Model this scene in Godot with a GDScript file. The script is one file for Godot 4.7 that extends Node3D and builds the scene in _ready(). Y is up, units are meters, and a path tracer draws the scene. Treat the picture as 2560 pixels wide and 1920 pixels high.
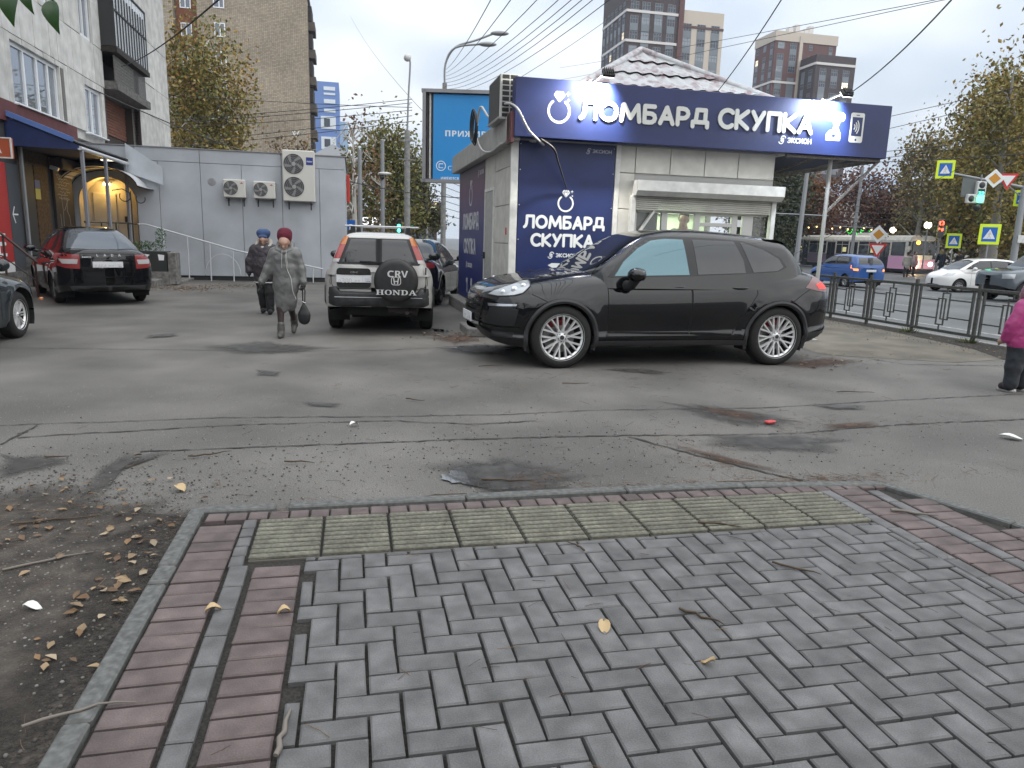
extends Node3D

const SA := 0.2199
var mats := {}
var texs := {}
var used := {}
var rng := RandomNumberGenerator.new()

# ---------------------------------------------------------------- mesh collector
class MB:
	var v := PackedVector3Array()
	var n := PackedVector3Array()
	var c := PackedColorArray()
	var xf := Transform3D()
	var col := Color.WHITE
	func tn(a: Vector3, b: Vector3, d: Vector3, na: Vector3, nb: Vector3, nd: Vector3) -> void:
		a = xf * a; b = xf * b; d = xf * d
		var g := (d - a).cross(b - a)
		if g.length_squared() < 1e-16:
			return
		na = (xf.basis * na).normalized(); nb = (xf.basis * nb).normalized(); nd = (xf.basis * nd).normalized()
		if g.dot(na + nb + nd) < 0.0:
			var t := b; b = d; d = t
			t = nb; nb = nd; nd = t
		v.append(a); v.append(b); v.append(d)
		n.append(na); n.append(nb); n.append(nd)
		c.append(col); c.append(col); c.append(col)
	func t(a: Vector3, b: Vector3, d: Vector3, out: Vector3) -> void:
		var g := (d - a).cross(b - a)
		if g.dot(out) < 0.0:
			g = -g
		g = g.normalized()
		tn(a, b, d, g, g, g)
	func q(a: Vector3, b: Vector3, d: Vector3, e: Vector3, out: Vector3) -> void:
		t(a, b, d, out); t(a, d, e, out)
	func qn(a: Vector3, b: Vector3, d: Vector3, e: Vector3, na: Vector3, nb: Vector3, nd: Vector3, ne: Vector3) -> void:
		tn(a, b, d, na, nb, nd); tn(a, d, e, na, nd, ne)
	func box(p: Vector3, s: Vector3, b := 0.0) -> void:
		var h := s * 0.5
		b = minf(b, minf(h.x, minf(h.y, h.z)) * 0.9)
		for k in 3:
			var i := (k + 1) % 3
			var j := (k + 2) % 3
			for sg in [-1.0, 1.0]:
				var pts := []
				for w in [[-1, -1], [1, -1], [1, 1], [-1, 1]]:
					var o := Vector3()
					o[k] = sg * h[k]; o[i] = w[0] * (h[i] - b); o[j] = w[1] * (h[j] - b)
					pts.append(p + o)
				var nn := Vector3(); nn[k] = sg
				q(pts[0], pts[1], pts[2], pts[3], nn)
			if b > 0.0:
				for si in [-1.0, 1.0]:
					for sj in [-1.0, 1.0]:
						var e := []
						for w in [[-1, 0], [1, 0], [1, 1], [-1, 1]]:
							var o := Vector3()
							o[k] = w[0] * (h[k] - b)
							o[i] = si * (h[i] - (b if w[1] == 1 else 0.0))
							o[j] = sj * (h[j] - (0.0 if w[1] == 1 else b))
							e.append(p + o)
						var nn := Vector3(); nn[i] = si; nn[j] = sj
						q(e[0], e[1], e[2], e[3], nn)
		if b > 0.0:
			for sx in [-1.0, 1.0]:
				for sy in [-1.0, 1.0]:
					for sz in [-1.0, 1.0]:
						var d := Vector3(sx, sy, sz)
						t(p + d * Vector3(h.x, h.y - b, h.z - b), p + d * Vector3(h.x - b, h.y, h.z - b), p + d * Vector3(h.x - b, h.y - b, h.z), d)
	func bar(a: Vector3, b: Vector3, w: float, h: float, up := Vector3.UP) -> void:
		var z := (b - a).normalized()
		if absf(z.dot(up)) > 0.98:
			up = Vector3(1, 0, 0)
		var x := up.cross(z).normalized()
		var y := z.cross(x)
		var keep := xf
		xf = xf * Transform3D(Basis(x, y, z), (a + b) * 0.5)
		box(Vector3.ZERO, Vector3(w, h, a.distance_to(b)))
		xf = keep
	func tube(p: Array, r, sides := 6, cap := true) -> void:
		var m := p.size()
		var up := Vector3.ZERO
		var pr := []; var pn := []
		for i in m:
			var d: Vector3 = (p[mini(i + 1, m - 1)] - p[maxi(i - 1, 0)]).normalized()
			if up == Vector3.ZERO:
				up = d.cross(Vector3(0.3, 1, 0.2) if absf(d.y) < 0.9 else Vector3(1, 0, 0.1)).normalized()
			up = (up - d * up.dot(d)).normalized()
			var sd := d.cross(up)
			var rr: float = r[i] if r is Array else r
			var cr := []; var cn := []
			for k in sides:
				var an := TAU * k / sides
				var o := up * cos(an) + sd * sin(an)
				cr.append(p[i] + o * rr); cn.append(o)
			if i > 0:
				for k in sides:
					var l := (k + 1) % sides
					qn(pr[k], pr[l], cr[l], cr[k], pn[k], pn[l], cn[l], cn[k])
			if cap and (i == 0 or i == m - 1):
				for k in range(1, sides - 1):
					t(cr[0], cr[k], cr[k + 1], -d if i == 0 else d)
			pr = cr; pn = cn
	func cyl(a: Vector3, b: Vector3, r0: float, r1: float, sides := 12) -> void:
		tube([a, b], [r0, r1], sides)
	func lathe(prof: Array, seg := 24, smooth := 40.0, arc := TAU) -> void:   # profile of Vector2(radius, height) about local Y
		var m := prof.size()
		var sn := []
		for i in m - 1:
			var d: Vector2 = prof[i + 1] - prof[i]
			sn.append(Vector2(d.y, -d.x).normalized())
		for i in m - 1:
			var na: Vector2 = sn[i]; var nb: Vector2 = sn[i]
			if i > 0 and rad_to_deg(absf(sn[i].angle_to(sn[i - 1]))) < smooth:
				na = (sn[i] + sn[i - 1]).normalized()
			if i < m - 2 and rad_to_deg(absf(sn[i].angle_to(sn[i + 1]))) < smooth:
				nb = (sn[i] + sn[i + 1]).normalized()
			for k in seg:
				var a0 := arc * k / seg; var a1 := arc * (k + 1) / seg
				var u := Vector3(cos(a0), 0, sin(a0)); var w := Vector3(cos(a1), 0, sin(a1))
				var A: Vector3 = u * prof[i].x + Vector3.UP * prof[i].y
				var B: Vector3 = w * prof[i].x + Vector3.UP * prof[i].y
				var C: Vector3 = w * prof[i + 1].x + Vector3.UP * prof[i + 1].y
				var D: Vector3 = u * prof[i + 1].x + Vector3.UP * prof[i + 1].y
				qn(A, B, C, D, u * na.x + Vector3.UP * na.y, w * na.x + Vector3.UP * na.y, w * nb.x + Vector3.UP * nb.y, u * nb.x + Vector3.UP * nb.y)
	func ell(p: Vector3, r: Vector3, seg := 12, rings := 8) -> void:
		for i in rings:
			for k in seg:
				var P := []
				for w in [[i, k], [i, k + 1], [i + 1, k + 1], [i + 1, k]]:
					var th: float = PI * w[0] / rings; var ph: float = TAU * w[1] / seg
					P.append(Vector3(sin(th) * cos(ph), cos(th), sin(th) * sin(ph)))
				qn(p + P[0] * r, p + P[1] * r, p + P[2] * r, p + P[3] * r, P[0] / r, P[1] / r, P[2] / r, P[3] / r)
	func grid(P: Array, out := Vector3.ZERO) -> void:   # rows of points; smooth normals, turned towards out (or away from the centre)
		var R := P.size(); var C: int = P[0].size()
		var N := []
		for i in R:
			var row := PackedVector3Array()
			for j in C:
				var du: Vector3 = P[mini(i + 1, R - 1)][j] - P[maxi(i - 1, 0)][j]
				var dv: Vector3 = P[i][mini(j + 1, C - 1)] - P[i][maxi(j - 1, 0)]
				var g := du.cross(dv).normalized()
				if out != Vector3.ZERO and g.dot(out) < 0.0:
					g = -g
				row.append(g)
			N.append(row)
		for i in R - 1:
			for j in C - 1:
				qn(P[i][j], P[i][j + 1], P[i + 1][j + 1], P[i + 1][j], N[i][j], N[i][j + 1], N[i + 1][j + 1], N[i + 1][j])
	func prism(poly: PackedVector2Array, z0: float, z1: float, back := false) -> void:
		var ix := Geometry2D.triangulate_polygon(poly)
		for k in range(0, ix.size(), 3):
			t(v3(poly[ix[k]], z1), v3(poly[ix[k + 1]], z1), v3(poly[ix[k + 2]], z1), Vector3(0, 0, z1 - z0))
			if back:
				t(v3(poly[ix[k]], z0), v3(poly[ix[k + 1]], z0), v3(poly[ix[k + 2]], z0), Vector3(0, 0, z0 - z1))
		var cw := -1.0 if Geometry2D.is_polygon_clockwise(poly) else 1.0
		if z0 != z1:
			for k in poly.size():
				var a := poly[k]; var b := poly[(k + 1) % poly.size()]
				q(v3(a, z0), v3(b, z0), v3(b, z1), v3(a, z1), Vector3(b.y - a.y, a.x - b.x, 0) * cw)
	func v3(p: Vector2, z: float) -> Vector3:
		return Vector3(p.x, p.y, z)
	func ribbon(p: PackedVector2Array, w: float, z0: float, z1: float, closed := false, caps := true) -> void:   # flat stroke with round ends
		var m := p.size(); var L := PackedVector2Array(); var R := PackedVector2Array()
		for i in m:
			var a: Vector2 = p[(i - 1 + m) % m] if closed else p[maxi(i - 1, 0)]
			var b: Vector2 = p[(i + 1) % m] if closed else p[mini(i + 1, m - 1)]
			var nn: Vector2 = (b - a).normalized().orthogonal()
			var e := p[mini(i + 1, m - 1)] - p[i] if i < m - 1 else p[i] - p[i - 1]
			var k := 1.0 / maxf(0.5, absf(nn.dot(e.normalized().orthogonal())))
			L.append(p[i] + nn * w * 0.5 * k); R.append(p[i] - nn * w * 0.5 * k)
		for i in (m if closed else m - 1):
			var j := (i + 1) % m
			q(v3(L[i], z1), v3(L[j], z1), v3(R[j], z1), v3(R[i], z1), Vector3(0, 0, 1))
			if z0 != z1:
				q(v3(L[i], z1), v3(L[j], z1), v3(L[j], z0), v3(L[i], z0), v3(L[i] - R[i], 0))
				q(v3(R[i], z1), v3(R[j], z1), v3(R[j], z0), v3(R[i], z0), v3(R[i] - L[i], 0))
		if caps and not closed:
			for e in 2:
				var ctr := p[0] if e == 0 else p[m - 1]
				var dir := (p[0] - p[1]).normalized() if e == 0 else (p[m - 1] - p[m - 2]).normalized()
				var prev := ctr + dir.orthogonal() * w * 0.5
				for k in range(1, 9):
					var cur := ctr + dir.orthogonal().rotated(PI * k / 8) * w * 0.5
					t(v3(ctr, z1), v3(prev, z1), v3(cur, z1), Vector3(0, 0, 1))
					if z0 != z1:
						q(v3(prev, z1), v3(cur, z1), v3(cur, z0), v3(prev, z0), v3((prev + cur) * 0.5 - ctr, 0))
					prev = cur
	func done() -> ArrayMesh:
		var a := []
		a.resize(Mesh.ARRAY_MAX)
		a[Mesh.ARRAY_VERTEX] = v; a[Mesh.ARRAY_NORMAL] = n; a[Mesh.ARRAY_COLOR] = c
		var me := ArrayMesh.new()
		if v.size() > 0:
			me.add_surface_from_arrays(Mesh.PRIMITIVE_TRIANGLES, a)
		return me

# ---------------------------------------------------------------- naming and tagging
func S(u: float, y: float, w: float) -> Vector3:   # street axes: u to the right along the crossing direction, w away along the street
	return Vector3(u * cos(SA) - w * sin(SA), y, -u * sin(SA) - w * cos(SA))

func numbered(called: String, parent: Node) -> String:
	var key := called + "@" + str(parent.get_instance_id())
	var k: int = used.get(key, 0)
	used[key] = k + 1
	return called if k == 0 else "%s_%03d" % [called, k]

func tag(o: Node, label: String, category: String, group := "") -> Node:
	o.set_meta("label", label); o.set_meta("category", category)
	if group:
		o.set_meta("group", group)
	return o

func thing(called: String, label: String, category: String, at := Vector3.ZERO, yaw := 0.0, group := "") -> Node3D:
	var o := Node3D.new()
	o.name = numbered(called, self)
	add_child(o, true)
	o.position = at; o.rotation.y = yaw
	tag(o, label, category, group)
	return o

func put(called: String, mesh, m: Material, parent: Node = self) -> MeshInstance3D:
	var o := MeshInstance3D.new()
	o.name = numbered(called, parent)
	o.mesh = mesh.done() if mesh is MB else mesh
	o.material_override = m
	parent.add_child(o, true)
	return o

func solo(called: String, mesh, m: Material, label: String, category: String, at := Vector3.ZERO, yaw := 0.0, group := "") -> MeshInstance3D:
	var o := put(called, mesh, m)
	o.position = at; o.rotation.y = yaw
	tag(o, label, category, group)
	return o

func structure(called: String, mesh, m: Material) -> MeshInstance3D:
	var o := put(called, mesh, m)
	o.set_meta("kind", "structure")
	return o

func stuff(o: Node) -> Node:
	o.set_meta("kind", "stuff")
	return o

func again(src: Node3D, label: String, at: Vector3, yaw := 0.0) -> Node3D:
	var base := str(src.name).rstrip("0123456789").trim_suffix("_")
	var o: Node3D = src.duplicate()
	o.name = numbered(base, self)
	add_child(o, true)
	o.position = at; o.rotation.y = yaw
	if label:
		o.set_meta("label", label)
	return o

# ---------------------------------------------------------------- materials (r, g, b are linear base colours)
func mat(key: String, r := 0.5, g := 0.5, b := 0.5, rough := 0.7, metal := 0.0) -> StandardMaterial3D:
	if mats.has(key):
		return mats[key]
	var m := StandardMaterial3D.new()
	m.resource_name = key
	m.albedo_color = Color(r, g, b).linear_to_srgb()
	m.roughness = rough; m.metallic = metal
	mats[key] = m
	return m

func glow(key: String, r: float, g: float, b: float, e: float) -> StandardMaterial3D:
	var m := mat(key, r * 0.5, g * 0.5, b * 0.5, 0.4)
	m.emission_enabled = true; m.emission = Color(r, g, b).linear_to_srgb(); m.emission_energy_multiplier = e
	return m

func paint(key: String, r: float, g: float, b: float, coat := 1.0, rough := 0.35, metal := 0.0) -> StandardMaterial3D:
	var m := mat(key, r, g, b, rough, metal)
	m.clearcoat_enabled = coat > 0.0; m.clearcoat = coat; m.clearcoat_roughness = 0.02; m.metallic_specular = 0.1
	return m

func vcol(key: String, rough := 0.8) -> StandardMaterial3D:
	var m := mat(key, 1, 1, 1, rough)
	m.vertex_color_use_as_albedo = true
	return m

func noise_tex(sd: int, freq: float, lo: float, hi: float, oct := 4, size := 512, c0 := -1.0, c1 := 2.0, tint := Color.WHITE) -> NoiseTexture2D:
	var key := str([sd, freq, lo, hi, oct, size, c0, c1, tint])
	if texs.has(key):
		return texs[key]
	var f := FastNoiseLite.new()
	f.seed = sd; f.frequency = freq; f.fractal_octaves = oct
	var t := NoiseTexture2D.new()
	texs[key] = t
	t.width = size; t.height = size; t.seamless = true; t.noise = f
	var gr := Gradient.new()
	if c0 < 0.0:
		gr.offsets = PackedFloat32Array([0.0, 1.0]); gr.colors = PackedColorArray([Color(lo, lo, lo) * tint, Color(hi, hi, hi)])
	else:
		gr.offsets = PackedFloat32Array([0.0, c0, c1, 1.0])
		gr.colors = PackedColorArray([Color(lo, lo, lo) * tint, Color(lo, lo, lo) * tint, Color(hi, hi, hi), Color(hi, hi, hi)])
	t.color_ramp = gr
	return t

func rough_up(m: StandardMaterial3D, tex: Texture2D, scale: float, world := true, det: Texture2D = null, dscale := 0.2) -> StandardMaterial3D:
	m.albedo_texture = tex
	m.uv1_triplanar = true; m.uv1_world_triplanar = world; m.uv1_scale = Vector3.ONE * scale
	if det:
		m.detail_enabled = true; m.detail_albedo = det; m.detail_blend_mode = BaseMaterial3D.BLEND_MODE_MUL
		m.detail_uv_layer = BaseMaterial3D.DETAIL_UV_2
		m.uv2_triplanar = true; m.uv2_world_triplanar = world; m.uv2_scale = Vector3.ONE * dscale
	return m

func relief(m: StandardMaterial3D, tex: Texture2D, cm: float) -> StandardMaterial3D:
	m.heightmap_enabled = true; m.heightmap_texture = tex; m.heightmap_scale = cm
	return m

func V(x: float, y: float, z: float) -> Vector3:
	return Vector3(x, y, z)

func pts2(a: Array) -> PackedVector2Array:
	var r := PackedVector2Array()
	for i in range(0, a.size(), 2):
		r.append(Vector2(a[i], a[i + 1]))
	return r

func arc2(cx: float, cy: float, rx: float, ry: float, a0: float, a1: float, k := 16) -> PackedVector2Array:
	var r := PackedVector2Array()
	for i in k + 1:
		var a := deg_to_rad(lerpf(a0, a1, float(i) / k))
		r.append(Vector2(cx + rx * cos(a), cy + ry * sin(a)))
	return r

func rrect(cx: float, cy: float, w: float, h: float, r: float, k := 5) -> PackedVector2Array:
	var o := PackedVector2Array()
	for c in [[1, 1, 0], [-1, 1, 90], [-1, -1, 180], [1, -1, 270]]:
		o.append_array(arc2(cx + c[0] * (w / 2 - r), cy + c[1] * (h / 2 - r), r, r, c[2], c[2] + 90, k))
	return o
func _ready() -> void:
	rng.seed = 7
	var cam := Camera3D.new()
	cam.name = "camera"
	cam.position = V(0, 1.5, 0)
	cam.rotation_degrees = V(-11.34, 0, 1.75)
	cam.fov = 56.0; cam.near = 0.05; cam.far = 2000.0
	add_child(cam)
	var env := Environment.new()
	env.background_mode = Environment.BG_SKY
	env.sky = Sky.new()
	env.sky.sky_material = cloudy_sky()
	env.tonemap_mode = Environment.TONE_MAPPER_LINEAR
	env.tonemap_exposure = 1.65
	env.background_energy_multiplier = 1.0
	env.sdfgi_enabled = true; env.ssao_enabled = true; env.ssil_enabled = true
	env.fog_enabled = true; env.fog_density = 0.0003; env.fog_light_color = Color(0.78, 0.83, 0.9)
	var we := WorldEnvironment.new()
	we.name = "world_environment"; we.environment = env
	add_child(we)
	var sun := DirectionalLight3D.new()
	sun.name = "daylight"
	sun.light_energy = 0.5; sun.light_angular_distance = 120.0; sun.light_color = Color(1.0, 0.97, 0.93)
	sun.shadow_enabled = true
	sun.rotation_degrees = V(-52, 40, 0)
	add_child(sun)
	build_all()

func cloudy_sky() -> PanoramaSkyMaterial:
	var w := 512; var h := 256
	var im := Image.create(w, h, false, Image.FORMAT_RGBF)
	var f := FastNoiseLite.new()
	f.seed = 11; f.frequency = 1.3; f.fractal_octaves = 5; f.noise_type = FastNoiseLite.TYPE_SIMPLEX_SMOOTH
	for j in h:
		var el := PI / 2 - PI * (j + 0.5) / h
		var sy := sin(el)
		for i in w:
			var az := TAU * (i + 0.5) / w
			var d := V(cos(el) * cos(az), sy, cos(el) * sin(az))
			var flat := d / maxf(0.25, absf(sy) + 0.22)
			var c := f.get_noise_3d(flat.x * 1.2, flat.z * 1.2, sy * 2.0) * 0.5 + 0.5
			c = smoothstep(0.25, 0.75, c)
			var lum := (0.49 + 0.62 * maxf(sy, 0.0)) * lerpf(0.86, 1.13, c)
			var tint := Color(0.80, 0.91, 1.05).lerp(Color(0.93, 0.98, 1.03), c)
			im.set_pixel(i, j, Color(tint.r * lum, tint.g * lum, tint.b * lum))
	var m := PanoramaSkyMaterial.new()
	m.panorama = ImageTexture.create_from_image(im)
	return m

# ---------------------------------------------------------------- ground
func sheet(mb: MB, pts: PackedVector2Array, y: float) -> void:   # street (u, w) polygon laid flat
	var ix := Geometry2D.triangulate_polygon(pts)
	for k in range(0, ix.size(), 3):
		mb.t(S(pts[ix[k]].x, y, pts[ix[k]].y), S(pts[ix[k + 1]].x, y, pts[ix[k + 1]].y), S(pts[ix[k + 2]].x, y, pts[ix[k + 2]].y), Vector3.UP)

func stain(mb: MB, pts: PackedVector2Array, y: float, soft: float, strength := 1.0, sd := 1) -> void:   # ragged patch that fades out at its rim
	var f := FastNoiseLite.new()
	f.seed = sd; f.frequency = 3.0
	var c := Vector2.ZERO
	for p in pts: c += p
	c /= pts.size()
	var rim := []; var n := 64
	var L := 0.0
	var seg := []
	for i in pts.size():
		seg.append(L); L += pts[i].distance_to(pts[(i + 1) % pts.size()])
	for k in n:
		var d := L * k / n
		var i := pts.size() - 1
		while seg[i] > d: i -= 1
		var a := pts[i]; var b := pts[(i + 1) % pts.size()]
		var p := a.lerp(b, (d - seg[i]) / maxf(0.001, a.distance_to(b)))
		var dir := (p - c)
		rim.append(c + dir * (1.0 + 0.35 * f.get_noise_2d(p.x * 1.7, p.y * 1.7)))
	var c0 := Color(1, 1, 1, strength)
	for k in n:
		var a: Vector2 = rim[k]; var b: Vector2 = rim[(k + 1) % n]
		var ai := c + (a - c) * (1.0 - soft); var bi := c + (b - c) * (1.0 - soft)
		var s0 := mb.v.size()
		mb.col = c0
		mb.t(S(c.x, y, c.y), S(ai.x, y, ai.y), S(bi.x, y, bi.y), Vector3.UP)
		var quad := [[ai, 1.0], [bi, 1.0], [b, 0.0], [ai, 1.0], [b, 0.0], [a, 0.0]]
		for tri in 2:
			var q0 = quad[tri * 3]; var q1 = quad[tri * 3 + 1]; var q2 = quad[tri * 3 + 2]
			var st := mb.v.size()
			mb.t(S(q0[0].x, y, q0[0].y), S(q1[0].x, y, q1[0].y), S(q2[0].x, y, q2[0].y), Vector3.UP)
			for e in range(st, mb.v.size()):
				for qq in [q0, q1, q2]:
					if mb.v[e].distance_squared_to(S(qq[0].x, y, qq[0].y)) < 1e-9:
						mb.c[e] = Color(1, 1, 1, qq[1] * strength)
	mb.col = Color.WHITE

func stain_mat(key: String, r: float, g: float, b: float, rough: float) -> StandardMaterial3D:
	var m := mat(key, r, g, b, rough)
	m.transparency = BaseMaterial3D.TRANSPARENCY_ALPHA
	m.vertex_color_use_as_albedo = true
	if m.albedo_texture == null:
		rough_up(m, noise_tex(5, 0.02, 0.55, 1.0, 4, 256), 1.3)
	return m

func crack(mb: MB, a: Array, w: float, y := 0.006) -> void:
	var p := PackedVector2Array()
	for i in range(0, a.size() - 2, 2):
		var p0 := Vector2(a[i], a[i + 1]); var p1 := Vector2(a[i + 2], a[i + 3])
		var k := int(ceil(p0.distance_to(p1) / 0.06))
		for j in k:
			p.append(p0.lerp(p1, float(j) / k) + Vector2(rng.randf_range(-1, 1), rng.randf_range(-1, 1)) * 0.012)
	p.append(Vector2(a[a.size() - 2], a[a.size() - 1]))
	var pl := Vector2.ZERO; var pr := Vector2.ZERO
	for i in p.size():
		var d := (p[mini(i + 1, p.size() - 1)] - p[maxi(i - 1, 0)]).normalized().orthogonal()
		var ww := w * rng.randf_range(0.25, 1.0)
		var l := p[i] + d * ww * 0.5; var r := p[i] - d * ww * 0.5
		if i > 0:
			mb.q(S(pl.x, y, pl.y), S(l.x, y, l.y), S(r.x, y, r.y), S(pr.x, y, pr.y), Vector3.UP)
		pl = l; pr = r

func brick_mesh(l: float, w: float, h: float, sd: int) -> ArrayMesh:   # worn paving block: bevelled top and four sides
	var r := RandomNumberGenerator.new(); r.seed = sd
	var mb := MB.new()
	var b := 0.006
	var lo := []; var mid := []; var top := []
	for c in [[-1, -1], [1, -1], [1, 1], [-1, 1]]:
		var jx := r.randf_range(-0.0015, 0.0015); var jz := r.randf_range(-0.0015, 0.0015)
		lo.append(V(c[0] * l / 2, 0, c[1] * w / 2))
		mid.append(V(c[0] * l / 2 + jx, h - b * 0.8, c[1] * w / 2 + jz))
		top.append(V(c[0] * (l / 2 - b) + jx, h + r.randf_range(-0.001, 0.001), c[1] * (w / 2 - b) + jz))
	mb.q(top[0], top[1], top[2], top[3], Vector3.UP)
	for k in 4:
		var j := (k + 1) % 4
		var o: Vector3 = (lo[k] + lo[j]) * 0.5
		mb.q(mid[k], mid[j], top[j], top[k], o + V(0, 0.1, 0))
		mb.q(lo[k], lo[j], mid[j], mid[k], V(o.x, 0, o.z))
	return mb.done()

func in_view(u: float, w: float, margin := 1.06) -> bool:
	var cam := get_node("camera") as Camera3D
	var p := cam.transform.affine_inverse() * S(u, 0, w)
	if p.z > -0.5:
		return false
	var f := 1.0 / tan(deg_to_rad(28.0))
	return absf(p.x / -p.z * f) < 4.0 / 3.0 * margin and absf(p.y / -p.z * f) < margin

func build_ground() -> void:
	var fine := noise_tex(21, 0.09, 0.62, 1.0, 5, 1024)
	var blotch := noise_tex(22, 0.008, 0.72, 1.0, 4, 512)
	var bump := noise_tex(23, 0.14, 0.0, 1.0, 3, 512)
	var asphalt := relief(rough_up(mat("asphalt", 0.235, 0.222, 0.204, 0.86), fine, 0.9, true, blotch, 0.13), bump, 0.35)
	var road := rough_up(mat("road_asphalt", 0.19, 0.20, 0.205, 0.6), fine, 0.7, true, blotch, 0.06)
	# base plane with the road, and the yard as a slab 0.23 m higher
	var mb := MB.new()
	sheet(mb, pts2([-400, -300, 500, -300, 500, 900, -400, 900]), -0.23)
	structure("road", mb, road)
	mb = MB.new()
	sheet(mb, pts2([-70, -30, 10.5, -30, 10.5, 16.5, 12.4, 24, 12.4, 140, -70, 140]), 0.0)
	structure("ground", mb, asphalt)
	# kerb stones along the road
	var kerb := rough_up(mat("kerb_concrete", 0.36, 0.35, 0.33, 0.85), noise_tex(31, 0.03, 0.6, 1.0, 5, 512), 1.2)
	var edge := Node3D.new(); edge.name = "kerb"; add_child(edge); edge.set_meta("kind", "structure")
	var path := [Vector2(10.5, -3), Vector2(10.5, 16.5), Vector2(12.4, 24), Vector2(12.4, 60)]
	for i in 3:
		var a: Vector2 = path[i]; var b: Vector2 = path[i + 1]
		var k := int(a.distance_to(b) / 1.0)
		for j in k:
			var p := a.lerp(b, (j + 0.5) / k)
			mb = MB.new()
			mb.box(V(0.075, -0.105, 0), V(0.15, 0.23, a.distance_to(b) / k - 0.012), 0.012)
			var o := put("kerb_stone", mb, kerb, edge)
			o.position = S(p.x, 0, p.y); o.rotation.y = SA - atan2(b.x - a.x, b.y - a.y)
	# far pavement across the road
	mb = MB.new()
	for r in [[46.0, 20.0, 140.0, 44.0], [52.0, 52.0, 200.0, 200.0], [10.5, 60.0, 30.0, 61.0]]:
		sheet(mb, pts2([r[0], r[1], r[2], r[1], r[2], r[3], r[0], r[3]]), -0.1)
	structure("far_pavement", mb, rough_up(mat("far_pavement", 0.17, 0.16, 0.15, 0.85), fine, 0.5))
	# painted lines on the road
	mb = MB.new()
	var y := -0.225
	for i in 14:
		var w0 := -6.0 + i * 6.5
		sheet(mb, pts2([17.5, w0, 17.62, w0, 17.62, w0 + 3.2, 17.5, w0 + 3.2]), y)
	for u0 in [13.6, 22.3]:
		sheet(mb, pts2([u0, -8, u0 + 0.12, -8, u0 + 0.12, 34, u0, 34]), y)
	sheet(mb, pts2([13.9, 33.0, 30, 33.0, 30, 33.4, 13.9, 33.4]), y)
	for i in 9:
		sheet(mb, pts2([14.2 + i * 1.2, 36, 14.75 + i * 1.2, 36, 14.75 + i * 1.2, 40, 14.2 + i * 1.2, 40]), y)
	structure("road_markings", mb, rough_up(mat("road_paint", 0.62, 0.62, 0.6, 0.6), noise_tex(33, 0.05, 0.45, 1.0, 4, 256), 0.6))
	# rails of the tram
	mb = MB.new()
	for u0 in [39.6, 41.12]:
		mb.bar(S(u0, -0.22, 20), S(u0, -0.22, 160), 0.07, 0.03)
	structure("tram_rails", mb, mat("rail_steel", 0.3, 0.3, 0.3, 0.3, 0.8))
	# lighter sandy footpath and bare verge by the fence
	mb = MB.new()
	sheet(mb, pts2([6.6, 9.1, 8.2, 8.35, 9.3, 8.6, 9.7, 9.6, 10.0, 12, 9.95, 16.5, 11.6, 24, 11.4, 60, 7.6, 60, 7.2, 11, 6.7, 10]), 0.004)
	structure("footpath", mb, rough_up(mat("footpath_asphalt", 0.24, 0.212, 0.17, 0.9), fine, 0.9, true, blotch, 0.3))
	var soil := relief(rough_up(mat("soil", 0.105, 0.087, 0.07, 0.95), noise_tex(41, 0.05, 0.35, 1.0, 5, 512), 1.1, true, blotch, 0.5), noise_tex(42, 0.09, 0, 1, 4, 512), 2.0)
	mb = MB.new()
	sheet(mb, pts2([8.9, 4, 10.46, 4, 10.46, 16.5, 12.3, 24, 12.3, 60, 11.4, 60, 11.6, 24, 9.95, 16.5, 9.97, 12, 9.65, 9.6, 9.2, 8.6, 9.25, 7.5, 8.9, 6]), 0.008)
	structure("verge", mb, soil)
	# bare soil left of the paved walk
	mb = MB.new(); sheet(mb, pts2([-0.84, 0.6, -0.84, 3.87, -1.2, 4.02, -1.75, 4.0, -2.3, 3.6, -2.6, 2.6, -2.3, 0.6]), 0.007)
	structure("bare_soil", mb, soil)
	var dirt := stain_mat("dirt", 0.088, 0.074, 0.061, 0.95)
	relief(dirt, noise_tex(43, 0.08, 0, 1, 4, 512), 1.2)
	mb = MB.new()
	stain(mb, pts2([-0.92, 0.8, -0.9, 3.86, -0.82, 4.02, -1.2, 4.25, -1.55, 4.45, -2.0, 4.55, -2.9, 4.3, -3.2, 2.5, -2.5, 0.8]), 0.012, 0.3, 1.0, 3)
	structure("dirt_patch", mb, dirt)
	# old stains, damp bands and seams in the asphalt
	var seam := mat("seam_tar", 0.035, 0.032, 0.03, 0.9)
	mb = MB.new()
	crack(mb, [-9.5, 10.3, -4.24, 9.92, -2.96, 9.78, -1.68, 9.66, -0.66, 9.56, 0.52, 9.64, 1.30, 9.93], 0.02)
	crack(mb, [-2.62, 5.99, -2.36, 6.00, -1.73, 6.03, -1.12, 6.08, -0.43, 6.04, 0.32, 5.99, 1.34, 5.97, 2.07, 6.05, 2.94, 6.03, 3.82, 6.00, 4.95, 6.15, 7.18, 6.37], 0.02)
	crack(mb, [-2.35, 5.61, -1.98, 5.68, -1.55, 5.73, -1.29, 5.79, -0.77, 5.83, 0.32, 5.85, 0.50, 5.78, 0.96, 5.67, 1.5, 5.72], 0.024)
	crack(mb, [-1.44, 5.16, -0.69, 5.19, -0.05, 5.20, 1.18, 5.23, 2.08, 5.20, 2.88, 5.13, 3.58, 5.11, 4.24, 5.23, 5.01, 5.31, 6.3, 5.34], 0.026)
	crack(mb, [2.10, 5.16, 2.32, 4.79, 2.49, 4.54, 2.72, 4.19, 2.88, 3.98], 0.035)
	crack(mb, [-2.36, 5.97, -2.37, 5.67, -2.39, 5.44], 0.03)
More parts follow.
